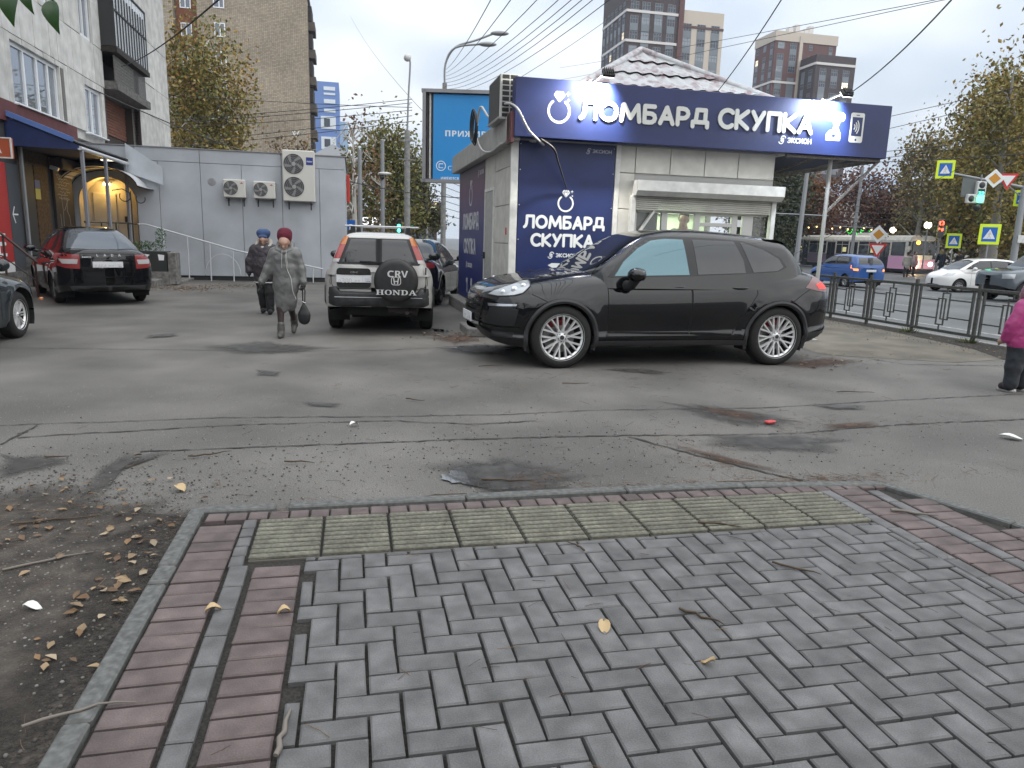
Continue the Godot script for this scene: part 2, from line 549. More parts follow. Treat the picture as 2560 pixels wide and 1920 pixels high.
	crack(mb, [6.85, 8.97, 7.10, 8.66, 7.27, 8.24, 8.60, 8.08], 0.03)
	structure("asphalt_seams", mb, seam)
	mb = MB.new()
	for a in [[-1.22, 5.13, -1.5, 5.12, -1.58, 4.9, -1.56, 4.4, -1.5, 4.1, -1.4, 4.4, -1.42, 4.9], [2.9, 6.3, 3.3, 6.18, 3.7, 5.76, 3.9, 5.4, 3.49, 5.24, 3.06, 5.46], [2.8, 5.14, 3.5, 5.08, 3.85, 4.88, 3.49, 4.55, 2.93, 4.62, 2.6, 4.9],
		[2.84, 8.06, 3.10, 8.13, 3.45, 8.11, 3.70, 7.79, 3.44, 7.66], [-2.3, 5.2, -1.95, 5.12, -1.75, 4.95, -2.1, 4.6], [-1.06, 8.25, -0.75, 8.1, -0.75, 7.8, -1.0, 7.9], [-0.45, 6.6, -0.1, 6.5, -0.15, 6.35, -0.4, 6.4],
		[-2.0, 9.9, -1.3, 10.5, -0.2, 9.85, -0.6, 9.3, -1.4, 9.3], [1.1, 9.9, 1.8, 10.2, 2.5, 9.8, 2.0, 9.1, 1.3, 9.2], [0.4, 4.7, 1.1, 4.75, 1.5, 4.3, 1.3, 3.9, 0.7, 4.0], [-8.6, 11.2, -6.6, 12.2, -6.3, 11.9, -8.2, 10.8], [4.3, 6.1, 4.9, 6.0, 4.8, 5.8, 4.4, 5.85], [-2.9, 11.0, -2.5, 11.3, -2.4, 10.9, -2.8, 10.7]]:
		stain(mb, pts2(a), 0.007 + 0.0007 * a.size() / 20.0 + mb.v.size() * 1e-6, 0.5, 0.8, a.size() + mb.v.size())
	structure("damp_stains", mb, stain_mat("damp", 0.075, 0.07, 0.064, 0.6))
	mb = MB.new()
	for a in [[3.1, 6.12, 3.4, 6.0, 3.6, 5.7, 3.4, 5.45, 3.2, 5.7], [3.9, 5.35, 4.5, 5.4, 4.4, 5.2, 3.9, 5.2], [2.3, 5.0, 2.6, 4.6, 2.9, 4.1, 2.5, 4.4], [5.2, 8.3, 6.6, 8.9, 6.9, 8.5, 5.6, 7.9], [1.0, 10.8, 1.9, 11.4, 1.9, 10.4, 1.4, 10.1]]:
		stain(mb, pts2(a), 0.0095 + mb.v.size() * 1e-6, 0.7, 0.8, a.size() + mb.v.size())
	structure("rusty_needle_stains", mb, stain_mat("needles", 0.095, 0.05, 0.03, 0.9))
	# puddles
	var wet := mat("puddle_water", 0.02, 0.02, 0.022, 0.05)
	wet.clearcoat_enabled = true; wet.clearcoat = 1.0; wet.clearcoat_roughness = 0.02
	for a in [[[0.52, 4.33, 0.62, 4.5, 0.85, 4.6, 1.05, 4.55, 1.16, 4.4, 1.1, 4.15, 0.95, 4.05, 0.75, 4.1], 0.011], [[-1.55, 9.78, -1.2, 9.98, -0.8, 9.82, -1.0, 9.55, -1.35, 9.6], 0.011], [[1.29, 9.83, 1.83, 9.98, 2.2, 9.7, 1.8, 9.4, 1.45, 9.5], 0.011], [[1.28, 11.9, 1.5, 11.75, 1.5, 11.5, 1.3, 11.6], 0.01]]:
		mb = MB.new()
		var pp := PackedVector2Array(); var src := pts2(a[0])
		for i in src.size():
			for j in 6:
				pp.append(src[i].lerp(src[(i + 1) % src.size()], j / 6.0) + Vector2(rng.randf_range(-0.03, 0.03), rng.randf_range(-0.03, 0.03)))
		sheet(mb, pp, a[1])
		structure("puddle", mb, wet)
	paved_walk()

func paved_walk() -> void:
	var bed := MB.new()
	sheet(bed, pts2([-0.8, -2, -0.8, 3.88, 3.3, 3.8, 3.6, 3.1, 4.6, -2]), 0.012)
	var walk := structure("paved_walk", bed, rough_up(mat("joint_sand", 0.045, 0.04, 0.034, 0.95), noise_tex(51, 0.08, 0.4, 1.0, 4, 256), 3.0))
	var fine := noise_tex(52, 0.12, 0.8, 1.0, 4, 512)
	var blot := noise_tex(53, 0.012, 0.72, 1.0, 3, 512)
	var bump := noise_tex(54, 0.2, 0, 1, 3, 256)
	var greys := []; var pinks := []
	for k in 4:
		var s := 1.0 + (k - 1.5) * 0.07
		greys.append(relief(rough_up(mat("grey_block_%d" % k, 0.185 * s, 0.182 * s, 0.182 * s, 0.8), fine, 2.2, true, blot, 0.9), bump, 0.08))
		pinks.append(relief(rough_up(mat("pink_block_%d" % k, 0.18 * s, 0.138 * s, 0.133 * s, 0.82), fine, 2.2, true, blot, 0.9), bump, 0.08))
	var H := 0.03
	var jobs := []   # u, w, length along u, length along w, kind
	# herringbone
	var b := 0.1045
	var u0 := -0.1775; var w0 := 1.9425
	for x in range(-1, 30):
		for y in range(-8, 13):
			var d := posmod(x - y, 4)
			if d != 0 and d != 3:
				continue
			var a0 := u0 + x * b; var c0 := w0 + y * b
			var a1 := a0 + (2 * b if d == 0 else b); var c1 := c0 + (b if d == 0 else 2 * b)
			a0 = maxf(a0, -0.232); c0 = maxf(c0, 1.0); a1 = minf(a1, 2.795); c1 = minf(c1, 3.235)
			if a1 - a0 > 0.03 and c1 - c0 > 0.03:
				jobs.append([(a0 + a1) / 2, (c0 + c1) / 2, a1 - a0 - 0.011, c1 - c0 - 0.011, 0])
	# soldier courses and header rows
	for i in 26:
		var w := 3.79 - 0.0525 - i * 0.105 + 0.0
		if w < 3.72:
			jobs.append([-0.67, w, 0.196, 0.093, 1])
		if w < 3.19:
			jobs.append([-0.345, w, 0.2, 0.093, 1])
	for i in 11:
		jobs.append([-0.512, 3.19 - 0.098 - i * 0.196, 0.078, 0.187, 0])
	for i in 5:
		jobs.append([-0.53, 3.68 - i * 0.11, 0.06, 0.1, 0])
	for i in 39:
		var u := -0.71 + i * 0.1045
		if u < 3.28:
			jobs.append([u, 3.79 + 0.0 * i, 0.093, 0.095, 1])
	for i in 13:
		jobs.append([2.84, 3.64 - i * 0.196, 0.078, 0.187, 0])
	for i in 26:
		var w := 3.69 - i * 0.105
		jobs.append([2.99, w, 0.196, 0.093, 1])
		if w < 3.55:
			jobs.append([3.3, w, 0.2, 0.093, 1])
	for i in 13:
		jobs.append([3.145, 3.6 - i * 0.196, 0.078, 0.187, 0])
	for i in 20:
		var w := 3.2 - i * 0.105
		if w < 3.0:
			jobs.append([3.51, w, 0.18, 0.093, 1])
	var cache := {}
	for jb in jobs:
		if not in_view(jb[0], jb[1], 1.1):
			continue
		var key := "%.2f %.2f %d" % [jb[2], jb[3], rng.randi() % 3]
		if not cache.has(key):
			cache[key] = brick_mesh(jb[2], jb[3], H, cache.size())
		var o := put("grey_block" if jb[4] == 0 else "pink_block", cache[key], (greys if jb[4] == 0 else pinks)[rng.randi() % 4], walk)
		o.position = S(jb[0], 0.004 + rng.randf_range(-0.0025, 0.0025), jb[1])
		o.rotation = V(rng.randf_range(-0.008, 0.008), SA + rng.randf_range(-0.012, 0.012), rng.randf_range(-0.008, 0.008))
	# ribbed tactile tiles
	var tactile := relief(rough_up(mat("tactile_concrete", 0.27, 0.262, 0.205, 0.85), noise_tex(55, 0.05, 0.62, 1.0, 5, 512), 1.5, true, blot, 0.8), bump, 0.1)
	for i in 10:
		var mb := MB.new()
		var tw := 0.329; var td := 0.475
		var db := MB.new(); db.box(V(0, 0.01, 0), V(tw - 0.012, 0.02, td), 0.003)
		for r in 9:
			mb.box(V(0, 0.027, -td / 2 + (r + 0.5) * td / 9), V(tw - 0.016, 0.02, 0.036), 0.005)
		var o := put("tactile_tile", mb, tactile, walk)
		put("tile_base", db, mat("tile_grime", 0.085, 0.08, 0.068, 0.95), o)
		o.position = S(-0.49 + tw * (i + 0.5), 0.002 + rng.randf_range(-0.002, 0.002), 3.485); o.rotation.y = SA + rng.randf_range(-0.006, 0.006)
	# low edging kerb
	var kc := rough_up(mat("edging_concrete", 0.15, 0.152, 0.145, 0.85), noise_tex(56, 0.03, 0.62, 1.0, 5, 512), 1.4)
	var runs := [[-0.82, 3.93, -0.82, 3.57], [-0.82, 3.57, -0.82, 3.22], [-0.815, 3.22, -0.82, 3.05], [-0.82, 3.05, -0.825, 2.15], [-0.825, 2.15, -0.83, 1.2],
		[-0.86, 3.905, -0.42, 3.905], [-0.36, 3.91, 0.62, 3.915], [0.62, 3.915, 1.6, 3.92], [1.6, 3.92, 2.38, 3.905], [2.38, 3.905, 3.3, 3.8], [3.3, 3.8, 3.58, 3.1], [3.58, 3.1, 3.8, 2.2]]
	for r in runs:
		var mb := MB.new()
		var a := Vector2(r[0], r[1]); var c := Vector2(r[2], r[3])
		var L := a.distance_to(c) - 0.008
		mb.box(Vector3.ZERO, V(0.078, 0.075, L), 0.008)
		var o := put("edging_stone", mb, kc, walk)
		var m := (a + c) / 2
		o.position = S(m.x, 0.005 + rng.randf_range(-0.004, 0.003), m.y); o.rotation.y = SA - atan2(c.x - a.x, c.y - a.y)

# ---------------------------------------------------------------- rounded lettering, drawn as raised strokes
func glyph(ch: String) -> Array:   # [width, strokes]; unit height
	match ch:
		"Л": return [0.93, [[.83, .1, .83, .9], [.83, .9, .3, .9], [.3, .9, .295, .6, .27, .35, .21, .19, .1, .1]]]
		"О": return [1.0, ["O"]]
		"М": return [1.12, [[.1, .1, .2, .9], [.2, .9, .56, .25], [.56, .25, .92, .9], [.92, .9, 1.02, .1]]]
		"Б": return [.76, [[.1, .1, .1, .9], [.1, .9, .6, .9], [.1, .54, .38, .54, .5, .52, .6, .45, .64, .32, .6, .19, .5, .12, .38, .1, .1, .1]]]
		"А": return [.86, [[.1, .1, .43, .9], [.43, .9, .76, .1], [.22, .36, .64, .36]]]
		"Р": return [.74, [[.1, .1, .1, .9], [.1, .9, .36, .9, .5, .87, .6, .78, .63, .66, .6, .54, .5, .45, .36, .42, .1, .42]]]
		"Д": return [.98, [[.25, .3, .31, .9], [.31, .9, .76, .9], [.76, .9, .76, .3], [.1, .28, .88, .28], [.1, .28, .1, .05], [.88, .28, .88, .05]]]
		"С": return [.84, ["C"]]
		"К": return [.8, [[.1, .1, .1, .9], [.15, .5, .68, .9], [.15, .5, .7, .1]]]
		"У": return [.8, [[.1, .9, .41, .4], [.7, .9, .24, .1]]]
		"П": return [.84, [[.1, .1, .1, .9], [.1, .9, .74, .9], [.74, .9, .74, .1]]]
		"Э": return [.84, ["E"]]
		"И": return [.84, [[.1, .9, .1, .1], [.1, .1, .74, .9], [.74, .9, .74, .1]]]
		"Н": return [.84, [[.1, .1, .1, .9], [.74, .1, .74, .9], [.1, .5, .74, .5]]]
	return [.5, []]

func round_text(mb: MB, s: String, x0: float, x1: float, y: float, h: float, w: float, z0: float, depth := 0.002) -> void:
	var total := 0.0; var gap := 0.06
	for ch in s:
		total += glyph(ch)[0] + gap
	var k := (x1 - x0) / (total - gap)
	var x := x0; var zi := 0
	for ch in s:
		var g := glyph(ch)
		for st in g[1]:
			var p := PackedVector2Array()
			if st is String:
				if st == "O": p = arc2(.5, .5, .4, .4, 0, 345, 23)
				elif st == "C": p = arc2(.5, .5, .4, .4, 48, 312, 20)
				elif st == "E": p = arc2(.34, .5, .4, .4, 128, -128, 20)
			else:
				p = pts2(st)
			var o := PackedVector2Array()
			for q in p:
				o.append(Vector2(x + q.x * k, y + q.y * h))
			var z1 := z0 + depth + zi * 0.0004
			mb.ribbon(o, w, z0, z1, st is String and st == "O")
			zi = (zi + 1) % 6
			if st is String and st == "E":
				mb.ribbon(PackedVector2Array([Vector2(x + .3 * k, y + .5 * h), Vector2(x + .7 * k, y + .5 * h)]), w, z0, z1 + 0.0004)
		x += (g[0] + gap) * k

func ring_logo(mb: MB, x: float, y: float, r: float, w: float, z: float) -> void:   # ring with a cut stone and two sparkles
	var p := arc2(x, y, r - w / 2, r - w / 2, 128, 412, 40)
	mb.ribbon(p, w, z, z + 0.002)
	var s := r / 0.17
	var t := y + r * 0.66
	mb.prism(pts2([x, t, x - .085 * s, t + .1 * s, x - .05 * s, t + .15 * s, x + .05 * s, t + .15 * s, x + .085 * s, t + .1 * s]), z, z + 0.003)
	for k in [[.125, .235, .035], [.135, .15, .024]]:
		var c := Vector2(x + k[0] * s, y + k[1] * s); var q: float = k[2] * s
		mb.prism(PackedVector2Array([c + Vector2(0, q), c + Vector2(q * .22, q * .22), c + Vector2(q, 0), c + Vector2(q * .22, -q * .22), c + Vector2(0, -q), c + Vector2(-q * .22, -q * .22), c + Vector2(-q, 0), c + Vector2(-q * .22, q * .22)]), z, z + 0.002)

func stone_lines(mb: MB, x: float, y: float, r: float, z: float) -> void:   # facets on the stone
	var s := r / 0.17; var t := y + r * 0.66; var w := 0.006 * s
	for l in [[-.08, .1, .08, .1], [-.045, .1, 0, .005], [.045, .1, 0, .005], [-.045, .1, -.02, .15], [.045, .1, .02, .15], [-.02, .15, 0, .1], [.02, .15, 0, .1]]:
		mb.ribbon(pts2([x + l[0] * s, t + l[1] * s, x + l[2] * s, t + l[3] * s]), w, z, z + 0.0038)

func link_logo(mb: MB, x: float, y: float, r: float, w: float, z: float) -> void:   # two hooked arcs with arrow heads
	for sg in [1.0, -1.0]:
		var p := PackedVector2Array()
		for q in arc2(0, 0, r * .62, r * .62, 20, 250, 14):
			p.append(Vector2(x + sg * (q.x + r * .28), y + sg * (q.y + r * .3)))
		mb.ribbon(p, w, z, z + 0.002)
		mb.ribbon(PackedVector2Array([Vector2(x - sg * r * .45, y + sg * r * .22), Vector2(x + sg * r * .4, y + sg * r * .22)]), w * .8, z, z + 0.0026)
		mb.ribbon(PackedVector2Array([Vector2(x + sg * r * .12, y + sg * r * .45), Vector2(x + sg * r * .4, y + sg * r * .22), Vector2(x + sg * r * .2, y + sg * r * .05)]), w * .7, z, z + 0.003)

func text_mesh(s: String, h: float, bold := true, depth := 0.004, family := "Droid Sans") -> TextMesh:   # h is the height of a capital
	var f := SystemFont.new()
	f.font_names = PackedStringArray([family]); f.font_weight = 700 if bold else 400
	var t := TextMesh.new()
	t.text = s; t.font = f; t.font_size = 48; t.pixel_size = h / 34.5; t.depth = depth; t.curve_step = 1.0
	return t

func letter(called: String, s: String, h: float, m: Material, parent: Node, at: Vector3, rot := Vector3.ZERO, wide := 1.0, bold := true, family := "Droid Sans") -> MeshInstance3D:
	var o := put(called, text_mesh(s, h, bold, 0.004, family), m, parent)
	o.position = at; o.rotation = rot; o.scale = V(wide, 1, 1)
	return o
# ---------------------------------------------------------------- pawnshop kiosk
func panel_grid(parent: Node, called: String, xs: Array, ys: Array, z: float, m: Material, gap := 0.012, side := 0, th := 0.02) -> void:
	for i in xs.size() - 1:
		for j in ys.size() - 1:
			var mb := MB.new()
			var w: float = xs[i + 1] - xs[i] - gap; var h: float = ys[j + 1] - ys[j] - gap
			mb.box(Vector3.ZERO, V(w, h, th) if side == 0 else V(th, h, w), 0.003)
			var o := put(called, mb, m, parent)
			var c := Vector2((xs[i] + xs[i + 1]) / 2, (ys[j] + ys[j + 1]) / 2)
			o.position = V(c.x, c.y, z) if side == 0 else V(z, c.y, c.x)

func build_kiosk() -> void:
	var K := thing("kiosk", "white panelled pawnshop kiosk with blue posters, roller shutter and small hipped roof", "kiosk", S(2.38, 0, 10.7), SA)
	var grime := noise_tex(61, 0.012, 0.84, 1.0, 4, 512)
	var alu := rough_up(mat("composite_panel", 0.6, 0.59, 0.54, 0.45), grime, 0.5)
	var trim := rough_up(mat("white_trim", 0.7, 0.7, 0.67, 0.5), grime, 0.8)
	var dark := mat("joint_dark", 0.03, 0.03, 0.03, 0.9)
	var conc := rough_up(mat("plinth_concrete", 0.27, 0.26, 0.245, 0.9), noise_tex(62, 0.02, 0.6, 1.0, 5, 512), 0.9)
	var navy := rough_up(mat("navy_banner", 0.013, 0.026, 0.115, 0.42), noise_tex(63, 0.01, 0.82, 1.0, 3, 256), 0.6)
	var white := mat("white_print", 0.68, 0.70, 0.70, 0.5)
	# shell: left wall, front above the window, right post, roof slab, floor, back and a partition behind the counter
	var mb := MB.new()
	mb.box(V(0.06, 1.45, -2.98), V(0.12, 2.9, 5.7))
	mb.box(V(0.88, 1.45, -0.06), V(1.52, 2.9, 0.1))
	mb.box(V(2.9, 2.5, -0.06), V(2.5, 0.8, 0.1))
	mb.box(V(2.9, 0.55, -0.06), V(2.5, 1.1, 0.1))
	mb.box(V(2.1, 1.45, -5.78), V(3.96, 2.9, 0.1))
	mb.box(V(4.09, 1.45, -3.85), V(0.1, 2.9, 3.75))
	mb.box(V(4.09, 2.55, -1.0), V(0.1, 0.7, 1.9))
	mb.box(V(4.09, 0.55, -1.0), V(0.1, 1.1, 1.9))
	mb.box(V(2.1, 2.97, -2.9), V(4.14, 0.12, 5.86))
	mb.box(V(2.1, 0.3, -2.9), V(3.9, 0.06, 5.6))
	put("wall", mb, mat("wall_core", 0.3, 0.3, 0.29, 0.8), K)
	mb = MB.new()
	mb.box(V(2.95, 1.6, -1.95), V(2.1, 2.5, 0.06))
	mb.box(V(1.85, 1.6, -1.0), V(0.06, 2.5, 1.8))
	put("inner_wall", mb, mat("inner_wall", 0.62, 0.7, 0.55, 0.7), K)
	mb = MB.new(); mb.box(V(2.8, 2.85, -1.1), V(1.6, 0.04, 1.1)); 
	put("ceiling_light", mb, glow("ceiling_light_panel", 0.9, 1.0, 0.82, 1.5), K)
	var om := OmniLight3D.new(); om.name = "ceiling_light_source"; om.light_energy = 1.6; om.light_color = Color(0.93, 1.0, 0.86); om.omni_range = 8; om.light_size = 0.4; om.shadow_enabled = true; om.omni_attenuation = 2.0
	om.position = V(2.8, 2.6, -1.1); K.add_child(om)
	mb = MB.new()
	mb.box(V(3.3, 1.75, -1.88), V(1.2, 0.03, 0.12)); mb.box(V(3.3, 1.45, -1.88), V(1.2, 0.03, 0.12)); mb.box(V(3.3, 2.05, -1.88), V(1.2, 0.03, 0.12))
	put("shelf", mb, trim, K)
	mb = MB.new(); mb.box(V(2.9, 1.13, -0.35), V(2.2, 0.04, 0.5), 0.008)
	put("counter", mb, trim, K)
	# plinth and steps
	mb = MB.new(); mb.box(V(1.98, 0.11, -2.9), V(4.4, 0.22, 6.1), 0.015)
	put("plinth", mb, conc, K)
	mb = MB.new(); mb.box(V(-0.42, 0.06, -0.75), V(0.45, 0.13, 0.9), 0.015)
	put("step", mb, conc, K)
	# cladding panels
	panel_grid(K, "wall_panel", [1.56, 1.81, 2.375, 2.945, 3.51, 4.14], [2.53, 2.93], 0.005, alu)
	panel_grid(K, "wall_panel", [1.56, 1.81], [0.24, 1.1, 1.53, 2.0, 2.53], 0.005, alu)
	panel_grid(K, "wall_panel", [1.81, 2.9, 4.14], [0.24, 0.68, 1.1], 0.005, alu)
	panel_grid(K, "wall_panel", [-1.66, -1.2, -0.75, -0.11], [0.24, 0.85, 1.43, 2.02, 2.59, 2.93], -0.005, alu, 0.012, 1)
	panel_grid(K, "wall_panel", [-2.62, -1.68], [2.31, 2.93], -0.005, alu, 0.012, 1)
	panel_grid(K, "wall_panel", [-1.95, -1.0, -0.05], [0.24, 1.1], 4.145, alu, 0.012, 1)
	# white corner posts
	for x in [[-0.055, 0.012, 0.11], [1.53, 0.012, 0.075]]:
		mb = MB.new(); mb.box(V(x[0], 1.58, x[1]), V(x[2], 2.68, 0.045), 0.005)
		put("corner_trim", mb, trim, K)
	mb = MB.new(); mb.box(V(-0.012, 1.58, -0.07), V(0.03, 2.68, 0.1), 0.005)
	put("corner_trim", mb, trim, K)
	# side door
	mb = MB.new(); mb.box(V(-0.01, 1.28, -2.08), V(0.05, 2.04, 0.76), 0.006)
	var dr := put("door", mb, rough_up(mat("door_metal", 0.4, 0.4, 0.385, 0.5), grime, 0.9), K)
	mb = MB.new(); mb.box(V(-0.05, 1.2, -2.38), V(0.04, 0.12, 0.03), 0.006); mb.tube([V(-0.04, 1.2, -2.38), V(-0.09, 1.2, -2.38), V(-0.09, 1.2, -2.26)], 0.01)
	put("handle", mb, dark, dr)
	mb = MB.new(); mb.box(V(-0.02, 1.62, -0.64), V(0.012, 0.11, 0.05)); put("notice", mb, mat("red_notice", 0.5, 0.03, 0.03, 0.5), K)
	mb = MB.new()
	mb.box(V(-0.02, 2.33, -2.08), V(0.04, 0.05, 0.86)); mb.box(V(-0.02, 1.28, -2.49), V(0.04, 2.06, 0.04)); mb.box(V(-0.02, 1.28, -1.68), V(0.04, 2.06, 0.04))
	put("door_frame", mb, trim, K)
	# big poster on the front
	mb = MB.new(); mb.box(V(0.745, 1.6, 0.012), V(1.47, 2.62, 0.03), 0.004)
	var P := put("poster", mb, navy, K)
	var z := 0.028
	mb = MB.new()
	round_text(mb, "ЛОМБАРД", 0.1, 1.37, 1.665, 0.2, 0.042, z)
	round_text(mb, "СКУПКА", 0.22, 1.21, 1.4, 0.2, 0.042, z)
	put("lettering", mb, white, P)
	mb = MB.new(); ring_logo(mb, 0.74, 2.045, 0.125, 0.024, z); put("ring_emblem", mb, white, P)
	mb = MB.new(); stone_lines(mb, 0.74, 2.045, 0.125, z); put("stone_facets", mb, navy, P)
	mb = MB.new(); link_logo(mb, 0.545, 1.28, 0.05, 0.012, z); round_text(mb, "ЭКСИОН", 0.62, 0.95, 1.25, 0.062, 0.012, z); put("small_lettering", mb, white, P)
	mb = MB.new(); link_logo(mb, 1.06, 2.81, 0.042, 0.009, z); round_text(mb, "ЭКСИОН", 1.12, 1.42, 2.785, 0.055, 0.009, z); put("small_lettering", mb, mat("faded_print", 0.36, 0.37, 0.42, 0.5), P)
	mb = MB.new()
	mb.prism(rrect(0.62, 1.13, 0.17, 0.065, 0.03), z, z + 0.002); mb.prism(pts2([0.5, 1.13, 0.535, 1.15, 0.535, 1.11]), z, z + 0.002); mb.prism(rrect(0.6, 1.04, 0.06, 0.14, 0.01), z, z + 0.0026)
	mb.prism(rrect(0.9, 1.05, 0.12, 0.2, 0.02), z, z + 0.002)
	stuff(put("tool_pictogram", mb, white, P))
	mb = MB.new()
	for yy in [0.5, 1.0, 1.5, 2.0, 2.5, 2.86]:
		for xx in [0.03, 1.46]:
			mb.ell(V(xx, yy, 0.03), V(0.009, 0.009, 0.005), 6, 4)
	stuff(put("rivet", mb, trim, P))
	# poster on the left side, printed from plum at the top to navy
	mb = MB.new()
	mb.grid(side_rows(-0.012, -5.86, -2.66, 0.24, 2.92), V(-1, 0, 0))
	mb.c = PackedColorArray()
	for p in mb.v:
		var t := clampf((p.y - 0.6) / 2.3, 0.0, 1.0)
		mb.c.append(Color(0.016, 0.024, 0.13).lerp(Color(0.11, 0.05, 0.09), smoothstep(0.35, 0.95, t)).lerp(Color(0.07, 0.06, 0.09), smoothstep(0.85, 1.0, t)))
	var Q := put("poster", mb, vcol("plum_poster", 0.45), K)
	Q.set_meta("label", "blue and plum poster on the side wall")
	mb = MB.new(); mb.xf = Transform3D(Basis(V(0, 0, 1), Vector3.UP, V(-1, 0, 0)), V(-0.013, 0, 0))
	round_text(mb, "ЛОМБАРД", -5.27, -3.25, 1.66, 0.34, 0.065, 0.0)
	round_text(mb, "СКУПКА", -5.1, -3.55, 1.17, 0.32, 0.062, 0.0)
	round_text(mb, "ЭКСИОН", -4.55, -3.95, 0.9, 0.09, 0.018, 0.0); link_logo(mb, -4.68, 0.945, 0.07, 0.016, 0.0)
	round_text(mb, "ЭКСИОН", -3.25, -2.78, 2.66, 0.09, 0.016, 0.0); link_logo(mb, -3.36, 2.7, 0.07, 0.014, 0.0)
	ring_logo(mb, -4.25, 2.33, 0.2, 0.036, 0.0)
	mb.prism(rrect(-4.6, 0.62, 0.2, 0.1, 0.04), 0, 0.002); mb.prism(rrect(-4.55, 0.48, 0.08, 0.24, 0.02), 0, 0.0026); mb.prism(rrect(-4.0, 0.52, 0.2, 0.34, 0.03), 0, 0.002)
	put("lettering", mb, mat("dull_print", 0.42, 0.43, 0.45, 0.5), Q)
	# fascia over the left wall
	mb = MB.new()
	mb.box(V(-0.1, 3.06, -2.84), V(0.16, 0.36, 6.1), 0.01)
	put("fascia", mb, rough_up(mat("fascia_metal", 0.36, 0.36, 0.345, 0.5), grime, 0.7), K)
	mb = MB.new(); mb.box(V(-0.155, 3.05, 0.13), V(0.05, 0.42, 0.28), 0.005); put("fascia_end", mb, mat("maroon_metal", 0.07, 0.014, 0.02, 0.5), K)
	# roller shutter box, curtain and guides
	mb = MB.new()
	mb.xf = Transform3D(Basis(V(0, 0, 1), Vector3.UP, V(-1, 0, 0)), V(4.22, 0, 0))
	mb.prism(pts2([0.0, 2.2, 0.18, 2.2, 0.25, 2.27, 0.25, 2.42, 0.0, 2.43]), 0.0, 2.44, true)
	put("shutter_box", mb, trim, K)
	for i in 7:
		mb = MB.new(); mb.xf = Transform3D(Basis(V(0, 0, 1), Vector3.UP, V(-1, 0, 0)), V(4.1, 0, 0.0))
		mb.prism(pts2([0.06, 2.2 - i * 0.03, 0.075, 2.193 - i * 0.03, 0.075, 2.178 - i * 0.03, 0.06, 2.1715 - i * 0.03]), 0.0, 2.3, true)
		put("shutter_slat", mb, alu, K)
	for x in [1.79, 4.15]:
		mb = MB.new(); mb.box(V(x, 1.2, 0.05), V(0.08, 2.0, 0.09), 0.006); put("shutter_guide", mb, trim, K)
	# window frames and panes
	var frame := mat("window_frame", 0.5, 0.5, 0.48, 0.45)
	mb = MB.new()
	for b in [[2.35, 1.5, 0.1, 1.0], [2.9, 1.5, 0.09, 1.0], [3.54, 1.5, 0.1, 1.0], [3.77, 1.5, 0.18, 1.0], [1.86, 1.5, 0.06, 1.0]]:
		mb.box(V(b[0], b[1], -0.03), V(b[2], b[3], 0.06), 0.004)
	for yy in [1.97, 1.815, 1.64, 1.13]:
		mb.box(V(3.22, yy, -0.028), V(0.56, 0.055, 0.05), 0.004)
	mb.box(V(3.0, 1.985, -0.031), V(2.2, 0.04, 0.055))
	put("window_frame", mb, frame, K)
	mb = MB.new(); mb.bar(V(1.9, 1.62, 0.02), V(2.16, 2.0, 0.02), 0.03, 0.075, V(0, 0, 1)); put("diagonal_strip", mb, trim, K)
	var pane := mat("clear_glass", 1, 1, 1, 0.02)
	pane.transparency = BaseMaterial3D.TRANSPARENCY_ALPHA; pane.albedo_color.a = 0.08
	for b in [[2.1, 0.42], [2.63, 0.46], [3.19, 0.52], [3.98, 0.24]]:
		mb = MB.new(); mb.q(V(b[0] - b[1] / 2, 1.1, -0.04), V(b[0] + b[1] / 2, 1.1, -0.04), V(b[0] + b[1] / 2, 2.0, -0.04), V(b[0] - b[1] / 2, 2.0, -0.04), V(0, 0, 1))
		put("window_pane", mb, pane, K)
	mb = MB.new(); mb.box(V(2.1, 1.6, -0.3), V(0.5, 1.0, 0.04)); put("inner_blind", mb, mat("dark_blind", 0.05, 0.06, 0.07, 0.4), K)
	mb = MB.new(); mb.box(V(3.62, 1.85, 0.006), V(0.07, 0.11, 0.004)); put("paper_note", mb, mat("paper", 0.75, 0.76, 0.78, 0.8), K)
	# hipped roof cap of metal tile
	var tile := rough_up(mat("metal_tile", 0.35, 0.36, 0.37, 0.45), noise_tex(64, 0.012, 0.75, 1.0, 3, 256, 0.34, 0.42, Color(1.0, 0.8, 0.82)), 1.1)
	var apex := V(2.75, 4.88, -2.45)
	var cs := [V(0.75, 3.62, -0.3), V(4.75, 3.62, -0.3), V(4.75, 3.62, -4.6), V(0.75, 3.62, -4.6)]
	for k in 4:
		var a: Vector3 = cs[k]; var b: Vector3 = cs[(k + 1) % 4]
		var nn := (b - a).cross(apex - a).normalized()
		if nn.y < 0: nn = -nn
		for r in 4:
			mb = MB.new()
			var rows := []
			for j in 3:
				var t0 := (r + j / 2.0) / 4.0
				t0 = minf(t0, 0.985)
				var row := PackedVector3Array()
				var l := a.lerp(apex, t0); var rr := b.lerp(apex, t0)
				var n := 72
				for i in n + 1:
					var p := l.lerp(rr, float(i) / n)
					var wv := cos((p - (a + b) / 2).dot((b - a).normalized()) * TAU / 0.24)
					row.append(p + nn * (0.018 * wv + 0.03 * (1.0 - j / 2.0)) - (apex - (a + b) / 2).normalized() * (0.02 * wv if j == 0 else 0.0))
				rows.append(row)
			mb.grid(rows, nn)
			put("roof_tile_row", mb, tile, K)
		mb = MB.new(); mb.tube([a + V(0, 0.03, 0), apex + V(0, 0.03, 0)], 0.06, 8); put("hip_cap", mb, tile, K)
	mb = MB.new(); mb.box(V(2.75, 3.4, -2.45), V(3.9, 0.8, 4.2)); put("roof_base", mb, alu, K)
